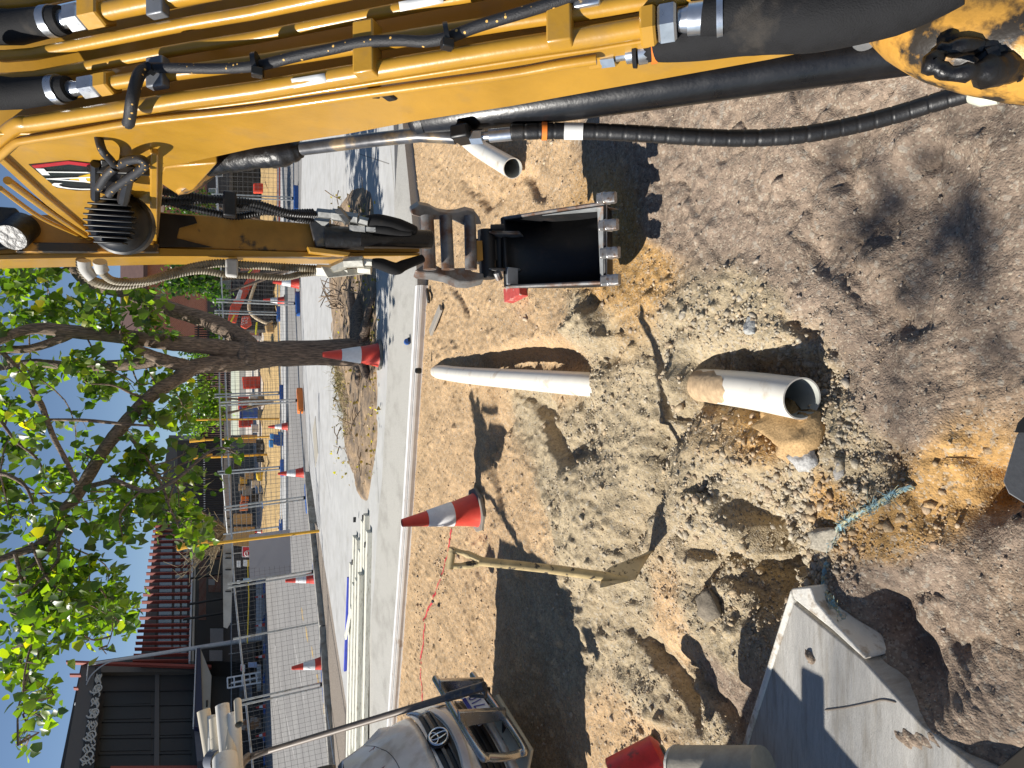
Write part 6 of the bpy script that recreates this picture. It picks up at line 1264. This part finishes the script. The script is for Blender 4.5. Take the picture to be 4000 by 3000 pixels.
# ------------------------------------------------------------------ building with red fins, receding
FC0 = V(-22.3, 58, 0); FD = V(.345, .94, 0).normalized(); FN = V(FD.y, -FD.x, 0); FN = FN if FN.y < 0 else -FN
def fpl(X, Y, off=0): return onpl(X, Y, FC0 + FN * off, FN)
FB = thing('finned_building', FC0, 'long dark building with rust red vertical fins and brick below', 'building')
def fq(px, off, nm, mat, th=.15, par=None): return MB().prism([fpl(a, b, off) for a, b in px], -FN * th).build(nm, mat, par or FB, angle=0)
fq([(548, 2585), (610, 2040), (660, 1700), (1000, 1700), (1000, 2040), (1000, 2585)], 0, 'wall', dark, 8)
fq([(552, 2583), (611, 2060), (634, 2060), (600, 2583)], .12, 'roof_band', fascia, .2)
for (X0, X1) in ((616, 668), (676, 700), (706, 728)): fq([(X0, 2560), (X0 + 12, 2100), (X1 + 6, 2100), (X1, 2560)], .06, 'window_strip', M('window_strip', (.10, .12, .15), .15, var=.3, vs=.3, spec=.8), .1)
fins = [2577, 2553, 2529, 2506, 2483, 2458, 2437, 2408, 2377, 2346, 2317, 2289, 2263, 2235, 2209, 2184, 2159, 2134, 2111, 2089, 2069, 2050]
for Y in fins:
    f = (2577 - Y) / (2577 - 2087); Xt = 518 + 76 * f; Xb = 737 + 17 * f; w = 3.2
    fq([(Xt, Y), (Xb, Y - 3), (Xb, Y + w - 3), (Xt, Y + w)], .55, 'red_fin', rust, .28)
fq([(736, 2583), (752, 2050), (758, 2050), (744, 2583)], .5, 'pale_ledge', pale, .5); fq([(748, 2583), (761, 2050), (768, 2050), (757, 2583)], .4, 'beige_ledge', beige, .4)
fq([(775, 2420), (778, 2110), (806, 2110), (806, 2420)], .05, 'brick_band', brickm, .1)
for (Y0, Y1, X0, X1) in [(2312, 2248, 815, 862), (2185, 2120, 812, 860)]: fq([(X0, Y0), (X0, Y1), (X1, Y1), (X1, Y0)], .05, 'brick_pier', brickm, .1)
for (Y0, Y1, X0, X1) in [(2455, 2515, 820, 872), (2540, 2580, 818, 868), (2285, 2262, 815, 838)]: fq([(X0, Y1), (X0, Y0), (X1, Y0), (X1, Y1)], .06, 'white_louvre', M('white_louvre', (.62, .64, .68), .6, var=.1), .1)
lv = MB()
for k in range(30): X = 762 + k * 4.1; lv.prism([fpl(X, 2583, .3), fpl(X + 4, 2050, .3), fpl(X + 5.4, 2050, .3), fpl(X + 1.4, 2583, .3)], -FN * .05)
lv.build('louvre_slats', dark2, FB, angle=0)
for (Xt, Yt, Xb, Yb) in [(742, 2260, 868, 2240), (740, 2360, 918, 2330), (715, 2420, 925, 2385), (745, 2180, 870, 2172)]: MB().tube([fpl(Xt, Yt, 1.2), fpl(Xb, Yb, 1.2)], .11, 8).build('black_column', dark2, FB)
# concrete parapet on piers in front of it
def yq(px, y, th, nm, mat, par=None, ang=0, bevel=0): return MB().prism([ony(a, b, y) for a, b in px], (0, th, 0)).build(nm, mat, par, angle=ang, bevel=bevel)
CPp = thing('concrete_parapet', ony(905, 2200, 44), 'long stained concrete parapet standing on dark piers', 'wall'); CPp.location.z = .1
yq([(874, 2010), (870, 2200), (873, 2450), (888, 2455), (902, 2430), (911, 2200), (906, 2010)], 44, .35, 'parapet', M('stained_concrete', (.40, .39, .355), .85, var=.2, vs=1.0, col2=(.28, .26, .23), patch=.6, soft=.2, ps=.8), CPp)
yq([(876, 1560), (873, 2010), (906, 2010), (898, 1560)], 46, .3, 'parapet', M('stained_concrete_b', (.34, .33, .31), .85, var=.2, vs=.8), CPp)
for Y in (2025, 2058, 2162, 2180, 2225, 2310): yq([(880, Y), (903, Y - 1), (903, Y + 3), (880, Y + 3)], 43.9, .1, 'black_pier', dark2, CPp)
yq([(905, 2430), (912, 2060), (1000, 2060), (1000, 2430)], 52, .3, 'undercroft_wall', dark, CPp)
# ------------------------------------------------------------------ things in the yard behind the fences
def yard_slab(px, y, th, nm, lab, cat, mat, grp=None, bevel=.01):
    o = yq(px, y, th, nm, mat, None, 0, bevel); return tag(o, lab, cat, grp)
signm = M('sign_red', (.70, .03, .04), .5); signw = M('sign_white', (.75, .75, .74), .5); signy = M('sign_yellow', (.80, .50, .04), .5)
s0 = thing('red_sign', ony(960, 2155, 40), 'red square safety sign with a white symbol behind the grey board', 'sign'); yq([(945, 2177), (945, 2134), (990, 2134), (990, 2177)], 40, .03, 'board', signw, s0); yq([(949, 2173), (949, 2137), (990, 2137), (990, 2173)], 39.97, .02, 'face', signm, s0); c_ = ony(966, 2162, 39.93)
MB().tube([c_ + V(.16 * math.cos(a), 0, .14 * math.sin(a)) for a in np.linspace(0, 6.28, 20)], .025, 6).build('symbol', signw, s0); MB().tube([c_ + V(-.12, 0, 0), c_ + V(.12, 0, .02)], .03, 6).build('symbol', signw, s0)
for (px, lab, m_) in [([(925, 2216), (925, 2190), (940, 2190), (940, 2216)], 'small white notice above the yellow notice', signw), ([(950, 2212), (950, 2187), (966, 2187), (966, 2212)], 'white half of the project notice beside the red sign', signw), ([(966, 2212), (966, 2187), (976, 2187), (976, 2212)], 'yellow strip notice beside the red sign', signy), ([(926, 2280), (926, 2267), (938, 2267), (938, 2280)], 'tiny white notice on the far rail', signw), ([(952, 2275), (950, 2260), (980, 2257), (980, 2272)], 'pale blue and white notice next to the grey board edge', M('notice_blue', (.35, .5, .62), .5))]: yard_slab(px, 39.5, .02, 'notice', lab, 'sign', m_)
dg = thing('danger_sign', ony(910, 2640, 49.5), 'white danger sign with a red panel on the far fence', 'sign'); yq([(939, 2622), (939, 2595), (957, 2597), (957, 2624)], 49.4, .03, 'board', signw, dg); yq([(941, 2620), (941, 2599), (948, 2600), (948, 2621)], 49.36, .02, 'red_panel', signm, dg)
yq([(969, 2607), (969, 2587), (1003, 2587), (1003, 2608)], 49.4, .03, 'blue_notice', M('blue_notice', (.35, .42, .6), .5), dg)
# yellow caution tape along the far fence
tag(yq([(965, 2200), (970, 2330), (964, 2510), (968, 2515), (974, 2330), (969, 2200)], 48, .02, 'caution_tape', M('caution_tape', (.72, .52, .03), .5, var=.4, vs=3)), 'yellow caution tape strung along the far fence', 'tape')
# white frame (stillage) leaning by the far fence
wf = thing('storage_stillage', ony(950, 2665, 49), 'white open metal frame standing by the far fence', 'frame')
fr_ = MB(); 
for a, b in [((888, 2648), (1020, 2625)), ((890, 2688), (1020, 2665)), ((888, 2648), (890, 2688)), ((914, 2645), (916, 2683)), ((945, 2639), (947, 2677)), ((975, 2633), (978, 2672)), ((1000, 2629), (1004, 2668)), ((902, 2668), (1010, 2646))]: fr_.tube([ony(*a, 49), ony(*b, 49)], .055, 6)
fr_.build('frame_tubes', signw, wf)
yard_slab([(940, 2810), (938, 2850), (968, 2855), (968, 2812)], 52, .1, 'white_sheet', 'rust stained white sheet panel left of the far cone', 'sheet', M('rusty_white', (.6, .55, .48), .7, var=.2, vs=1, col2=(.35, .16, .07), patch=.56, ps=1.2))
yard_slab([(978, 2800), (978, 2850), (1018, 2846), (1016, 2806)], 51.6, .1, 'white_sheet', 'lower rust streaked white sheet near the far cones', 'sheet', M('rusty_white_b', (.62, .58, .52), .7, var=.2, vs=1, col2=(.40, .18, .07), patch=.5, ps=1.4))
yard_slab([(935, 2680), (935, 2795), (985, 2795), (985, 2680)], 55, .2, 'blue_grey_hoarding', 'blue grey hoarding behind the white frame', 'hoarding', M('hoarding', (.16, .24, .34), .7, var=.4, vs=.8, col2=(.20, .15, .11), patch=.5, ps=.7))
yard_slab([(1003, 2600), (1003, 3100), (1020, 3100), (1020, 2600)], 56, .3, 'low_barrier', 'long low pale barrier along the far road edge', 'barrier', pale)
yard_slab([(1000, 2060), (1000, 2500), (1022, 2500), (1022, 2060)], 56, .3, 'white_barrier', 'low white concrete barrier right of the lamp post', 'barrier', pale)
# plywood stack, blue bin, red barriers, black board
ply = M('plywood', (.46, .30, .13), .8, var=.15, vs=2, stretch=(1, 8, 8))
yard_slab([(914, 2062), (910, 2130), (995, 2140), (995, 2062)], 42, .3, 'plywood_sheets', 'stack of ply sheets behind the yellow pole', 'plywood', ply)
yard_slab([(912, 2010), (912, 2048), (985, 2048), (985, 2010)], 42.2, .3, 'plywood_sheets', 'ply sheets left of the wire fence post', 'plywood', ply)
yard_slab([(943, 1700), (943, 1730), (1005, 1730), (1005, 1700)], 48, .4, 'timber_stack', 'stack of yellow timber behind the black board', 'timber', ply)
def barrier(px, y, lab):
    r0 = thing('plastic_barrier', ony(px[0][0], px[0][1], y), lab, 'barrier', 'red plastic barriers'); b = yq(px, y, .4, 'barrier_body', red_plastic, r0, 0, .05)
    (x0, y0), (x1, y1) = px[0], px[2]; 
    for k in range(3):
        X = x0 + (x1 - x0) * (.25 + .25 * k); yq([(X - 5, y0 - (y0 - y1) * .15), (X - 5, y0 - (y0 - y1) * .85), (X + 5, y0 - (y0 - y1) * .85), (X + 5, y0 - (y0 - y1) * .15)], y - .03, .05, 'recess', M('barrier_recess', (.45, .04, .02), .5), r0, 0, .01)
barrier([(950, 1520), (945, 1472), (1016, 1470), (1016, 1518)], 46, 'red plastic barrier left of the tree trunk'); barrier([(930, 1600), (930, 1548), (972, 1548), (972, 1600)], 49, 'red plastic barrier behind the blue bin'); barrier([(932, 1670), (932, 1636), (988, 1632), (988, 1668)], 47, 'red plastic barrier right of the blue bin, seen past the pole')
barrier([(990, 750), (990, 715), (1028, 715), (1028, 750)], 40, 'orange plastic barrier far right beyond the stick')
bn = thing('blue_bin', ony(1008, 1615, 45), 'blue wheeled bin with green marks in the yard', 'bin'); yq([(943, 1634), (943, 1596), (1008, 1592), (1008, 1632)], 45, .9, 'body', M('bin_blue', (.03, .10, .42), .5, var=.3, vs=1.2, col2=(.08, .22, .2), patch=.56, ps=1.6), bn, 0, .05); yq([(936, 1640), (936, 1590), (944, 1590), (944, 1640)], 44.9, 1.1, 'lid', M('bin_lid', (.02, .05, .25), .5), bn, 0, .03)
bx_ = thing('black_board', ony(1043, 1760, 44), 'black board with white lettering at the yellow sand', 'board'); yq([(1003, 1806), (1000, 1718), (1040, 1718), (1043, 1806)], 44, .5, 'panel', plastic_black, bx_, 0, .03)
text_mesh('BOX', [ony(1026, 1756, 43.95), ony(1027, 1735, 43.95), ony(1019, 1735, 43.95), ony(1018, 1756, 43.95)]).build('lettering', signw, bx_, angle=0)
bc = thing('blue_crates', onz(1110, 1720, .28), 'stack of blue plastic fence feet on the far kerb', 'crates'); y_ = onz(1106, 1720, .26).y
for (X0, X1, Y0, Y1) in [(1082, 1108, 1700, 1742), (1070, 1084, 1698, 1738), (1056, 1071, 1696, 1716), (1052, 1068, 1720, 1748), (1088, 1104, 1688, 1700)]: yq([(X0, Y1), (X0, Y0), (X1, Y0), (X1, Y1)], y_ - .1, .5, 'blue_block', blue_plastic if X0 % 4 else M('light_blue_plastic', (.06, .28, .62), .45), bc, 0, .03)
ys0 = thing('yellow_cover', ony(1040, 1862, 44), 'yellow plastic cover over a pile in the yard', 'cover'); yq([(1003, 1880), (1001, 1850), (1022, 1843), (1040, 1846), (1041, 1878)], 44, 1.0, 'cover', M('yellow_plastic', (.75, .50, .03), .45, var=.15), ys0, 40, .1)
# jumble of stored gear behind the second fence: each its own thing
pal_j = [('white_crate', 'white', (.62, .62, .64)), ('orange_crate', 'orange', (.68, .20, .05)), ('grey_crate', 'grey', (.25, .26, .28)), ('yellow_crate', 'yellow', (.62, .42, .08)), ('blue_crate', 'blue', (.06, .16, .42)), ('tan_crate', 'tan', (.42, .30, .17)), ('black_crate', 'black', (.02, .02, .022))]
JB = [(2, 950, 985, 1905, 1935), (1, 945, 972, 1940, 1958), (0, 985, 1012, 1880, 1905), (4, 1002, 1022, 1900, 1922), (3, 940, 965, 1870, 1890), (5, 960, 990, 1850, 1872), (6, 985, 1010, 1935, 1960), (0, 1010, 1035, 1905, 1925), (2, 1015, 1042, 1930, 1960), (4, 1028, 1044, 1962, 1985), (1, 940, 968, 1968, 1995), (5, 935, 960, 1895, 1915), (6, 915, 940, 1800, 1838), (0, 985, 1010, 1660, 1690), (2, 1008, 1030, 1600, 1640), (5, 1010, 1036, 1545, 1580), (3, 970, 985, 1585, 1596), (0, 980, 1008, 1540, 1565)]
used_ = {}
POS = ['behind the second fence', 'under the parapet', 'left of the yellow cover', 'beside the yellow cover', 'by the pale yard edge', 'near the blue bin', 'right of the red barrier']
for (k, X0, X1, Y0, Y1) in JB:
    nm, cw, c_ = pal_j[k]; used_[nm] = used_.get(nm, 0) + 1; r0 = thing(nm, ony(X1, (Y0 + Y1) / 2, 45.5), f'{["small", "second", "further"][min(used_[nm] - 1, 2)]} {cw} storage crate in the yard ' + POS[(X0 + Y0) % 7], 'crate', 'stored gear in the yard')
    m_ = bpy.data.materials.get(nm) or M(nm, c_, .6, var=.2, vs=2); yq([(X0, Y1), (X0, Y0), (X1, Y0), (X1, Y1)], 45.5 - .02 * (Y0 % 7), .7, 'box', m_, r0, 0, .03); yq([(X0 - 3, Y1 + 2), (X0 - 3, Y0 - 2), (X0 + 2, Y0 - 2), (X0 + 2, Y1 + 2)], 45.4 - .02 * (Y0 % 7), .85, 'lid', m_, r0, 0, .02)
# ------------------------------------------------------------------ red loader behind the fence, right of the trunk
LD = thing('track_loader', ony(1060, 1120, 33), 'red compact track loader with a lettered arm behind the second fence', 'loader')
ldk = M('loader_black', (.025, .025, .027), .55, var=.3, vs=2); ldr = M('loader_red', (.62, .075, .035), .42, var=.12, vs=1)
def ly(px, y, th, nm, mat, par=LD, bevel=.03): return yq(px, y, th, nm, mat, par, 0, bevel)
ly([(890, 1255), (900, 1195), (975, 1075), (1000, 1040), (995, 1000), (1015, 990), (1025, 1040), (1000, 1085), (940, 1200), (920, 1262)], 32.6, .3, 'lift_arm', ldr)
arm2 = ly([(940, 1275), (945, 1235), (975, 1232), (985, 1268), (960, 1285)], 32.5, .3, 'rear_cover', ldr)
ly([(925, 1290), (925, 1060), (1060, 1050), (1065, 1290)], 33.2, 1.6, 'body', ldk); ly([(845, 1215), (842, 1080), (855, 1040), (940, 1040), (940, 1215)], 33.4, 1.5, 'cab', ldk)
ly([(852, 1200), (850, 1090), (905, 1085), (905, 1200)], 33.35, .08, 'cab_glass', glass); 
tr = ly([(1035, 1285), (1030, 1120), (1045, 1050), (1072, 1060), (1078, 1270)], 32.4, .5, 'track', rubber, LD, .1)
ys1 = M('hi_vis_yellow', (.75, .72, .02), .5)
ly([(898, 1258), (914, 1228), (918, 1232), (903, 1262)], 32.45, .04, 'sticker', ys1); ly([(996, 1306), (1000, 1258), (1006, 1258), (1003, 1306)], 32.3, .04, 'sticker', ys1); ly([(968, 1062), (984, 1048), (987, 1053), (972, 1068)], 32.5, .04, 'sticker', ys1)
ly([(920, 1170), (935, 1130), (948, 1135), (938, 1172)], 32.55, .04, 'white_plate', signw)
text_mesh('SVL', [ony(955, 1270, 32.42), ony(957, 1238, 32.42), ony(943, 1238, 32.42), ony(941, 1270, 32.42)]).build('lettering', signw, arm2, angle=0)
text_mesh('97-2', [ony(968, 1264, 32.42), ony(970, 1240, 32.42), ony(960, 1240, 32.42), ony(958, 1264, 32.42)]).build('lettering', signw, arm2, angle=0)
MB().tube(smoothpts([ony(a, b, 32.2) for a, b in [(1010, 1075), (985, 1145), (972, 1200), (990, 1235), (1040, 1262), (1065, 1255)]], 5), .07, 8).build('pale_hose', M('pale_hose', (.5, .40, .27), .7), LD)
yard_slab([(1040, 1300), (1035, 1270), (1050, 1262), (1066, 1268), (1072, 1300)], 32, .5, 'timber_lump', 'split yellow log beside the loader track', 'log', ply, None, .05)
# small hoarding board and banner at the trunk's right edge
yard_slab([(975, 1325), (985, 1310), (1022, 1312), (1020, 1330)], 33, .05, 'white_notice', 'white notice board against the trunk, right side', 'sign', signw)
# ------------------------------------------------------------------ right background: brick house behind the excavator stick
BH = thing('brick_house', ony(990, 850, 60), 'orange brick house with a dark band and windows beyond the fences', 'house')
ly([(560, 1330), (560, 500), (1010, 500), (1010, 1330)], 60, 6, 'wall', brickm, BH, 0); ly([(810, 1330), (810, 500), (900, 500), (900, 1330)], 59.9, .1, 'dark_band', M('house_band', (.05, .048, .048), .7), BH, 0)
for (X0, X1, Y0, Y1) in [(815, 845, 735, 800), (840, 868, 1040, 1085), (795, 835, 1035, 1080), (835, 870, 640, 690), (830, 860, 1130, 1180)]:
    w_ = ly([(X0, Y1), (X0, Y0), (X1, Y0), (X1, Y1)], 59.75, .12, 'window', pale, BH, 0); ly([(X0 + 3, Y1 - 4), (X0 + 3, Y0 + 4), (X1 - 3, Y0 + 4), (X1 - 3, Y1 - 4)], 59.7, .06, 'pane', glass, w_, 0)
RF = [ony(560, 1345, 59.2), ony(560, 485, 59.2), ony(470, 520, 66), ony(470, 1300, 66)]; MB().prism(RF, (0, 0, -.3)).build('roof', M('roof_tile', (.10, .055, .045), .8, var=.2, vs=3), BH, angle=0)
kind(yq([(1010, 1330), (1008, 400), (1040, 400), (1040, 1330)], 46, .2, 'hedge_wall', dark) , 'structure') if False else None
vn = thing('black_van', ony(940, 1130, 40), 'roof of a black van behind the loader', 'van'); vb = yq([(940, 1218), (880, 1215), (850, 1195), (846, 1075), (858, 1055), (940, 1050)], 40, 1.8, 'body', M('van_black', (.012, .012, .014), .25, coat=.6), vn, 0, .15); yq([(872, 1200), (862, 1190), (860, 1085), (890, 1085), (892, 1200)], 39.97, .1, 'window', glass, vn, 0, .02)
yard_slab([(1081, 620), (1081, 880), (1099, 880), (1099, 620)], 31, .03, 'safety_mesh', 'strip of red safety mesh along the far kerb on the right', 'mesh', M('red_mesh', (.65, .16, .12), .7, var=.25, vs=8))
dbk = thing('dark_shed', ony(1030, 700, 50), 'dark shed with open front on the right behind the wire', 'shed'); yq([(905, 870), (905, 480), (1020, 480), (1020, 870)], 50, 4, 'wall', dark2, dbk, 0); yq([(896, 880), (896, 470), (906, 470), (906, 880)], 49.6, 5, 'roof', fascia, dbk, 0)
# distant fill: stacks of dark rail fence behind the trees, between the buildings
RFn = thing('picket_fence', ony(900, 1500, 52), 'long dark vertical bar fence across the back of the yard', 'fence')
b = MB()
for Y in np.arange(1270, 2010, 9): b.tube([ony(760, Y, 52), ony(900, Y, 52)], .05, 4)
b.build('bars', dark2, RFn, angle=0); MB().bar(ony(775, 1260, 52), ony(775, 2015, 52), .12, .12).build('rail', dark2, RFn); MB().bar(ony(890, 1260, 52), ony(890, 2015, 52), .12, .12).build('rail', dark2, RFn)
DH = thing('dark_hall', ony(900, 1850, 62), 'dark slatted hall behind the yard, left of the trunk', 'building'); yq([(700, 2020), (690, 1720), (900, 1720), (900, 2020)], 62, 5, 'wall', dark, DH, 0); yq([(796, 2000), (794, 1740), (800, 1740), (802, 2000)], 61.9, .15, 'ledge', pale, DH, 0)
WH_ = thing('pale_house', ony(900, 1500, 66), 'pale banded house behind the bar fence', 'house'); yq([(790, 1720), (790, 1260), (900, 1260), (900, 1720)], 66, 5, 'wall', M('banded_wall', (.45, .36, .33), .8, var=.35, vs=.5, stretch=(.6, 1, 6), col2=(.30, .10, .07), patch=.55, ps=.8), WH_, 0); yq([(780, 1730), (780, 1250), (791, 1250), (791, 1730)], 65, 6, 'roof', fascia, WH_, 0)
# ------------------------------------------------------------------ just outside the picture: what shades the slab and the soil
c0 = onz(3000, 2520, .1); e1 = onz(3390, 3000, .13); e2 = onz(2870, 2900, .05)
lift = -SUN / SUN.z * -1.0
def up_(p, h): k = (h - p.z) / -SUN.z; return p - SUN * k
d1 = (e1 - c0).normalized(); d1.z = 0; d2 = V(d1.y, -d1.x, 0); d2 = d2 if d2.dot(e2 - c0) > 0 else -d2
TR = up_(c0, .95); TR = V(TR.x, TR.y, 0); T0 = thing('occluder', TR, 'low flat trailer added out of view, left of the slab it shades', 'occluder')
dp0 = V(TR.x, TR.y, .95)  # flat deck added out of view, placed back along the sun from the slab's shadow
trm = M('occluder_steel', (.12, .12, .125), .5, metal=.4)
MB().prism([dp0, dp0 + d2 * 2.4, dp0 + d2 * 2.4 + d1 * 1.5, dp0 + d1 * 1.5], (0, 0, -.06)).build('deck', wood, T0, bevel=.004)
MB().prism([dp0 + V(0, 0, -.062), dp0 + d2 * 2.4 + V(0, 0, -.062), dp0 + d2 * 2.4 + d2 * 0 + d1 * .04 + V(0, 0, -.062), dp0 + d1 * .04 + V(0, 0, -.062)], (0, 0, -.32)).build('side_board', trm, T0)
MB().prism([dp0 + d1 * .04 + V(0, 0, -.062), dp0 + d1 * 1.5 + V(0, 0, -.062), dp0 + d1 * 1.5 + d2 * .04 + V(0, 0, -.062), dp0 + d1 * .04 + d2 * .04 + V(0, 0, -.062)], (0, 0, -.32)).build('side_board', trm, T0)
for s in (.15, 1.35):
    w = dp0 + d2 * 1.3 + d1 * s; w.z = .34; MB().lathe([(.16, -.09), (.32, -.09), (.34, 0), (.32, .09), (.16, .09)], w, d1, 22, False).build('wheel', rubber, T0)
MB().box(dp0 + d1 * .28 + d2 * .02 + V(0, 0, .06), (.10, .10, .12)).build('notch_block', wood, T0, bevel=.01)  # added to notch the edge of the deck's shadow
# a tree left of the machine: its outer twigs dapple the dark soil
st = thing('site_tree', V(-15, 1.3, 0), 'tree standing left of the machine, outside the picture', 'tree'); tb2 = MB()
tb2.tube(smoothpts([V(-15, 1.3, 0), V(-15.1, 1.3, 4), V(-14.5, 1.35, 7), V(-12, 1.4, 8.4)], 6), list(np.linspace(.2, .03, 19)), 10); P2 = []
for (X, Y) in [(3440, 800), (3560, 905), (3680, 870), (3720, 985), (3300, 930), (3640, 640), (3240, 560), (3500, 1000), (3870, 1050), (3740, 740), (3620, 1060), (3950, 880)]:
    g_ = onz(X, Y, 0); c_ = g_ - SUN * ((7.6 + random.uniform(-.6, .6)) / -SUN.z); tb2.tube(smoothpts([V(-12, 1.4, 8.4), V(-12, 1.4, 8.4).lerp(c_, .6) + V(0, random.gauss(0, .15), .25), c_], 4), list(np.linspace(.012, .004, 9)), 5)
    for k in range(6): P2.append(tuple(c_ + V(random.gauss(0, .10), random.gauss(0, .07), random.gauss(0, .10))))
P2 = np.array(P2); leaves('crown', P2, rng.uniform(.07, .11, len(P2)), lm, st, leafcols(len(P2), PALT, [30, 22, 24, 14, 7, 2])); tb2.build('trunk', bark, st, angle=60)
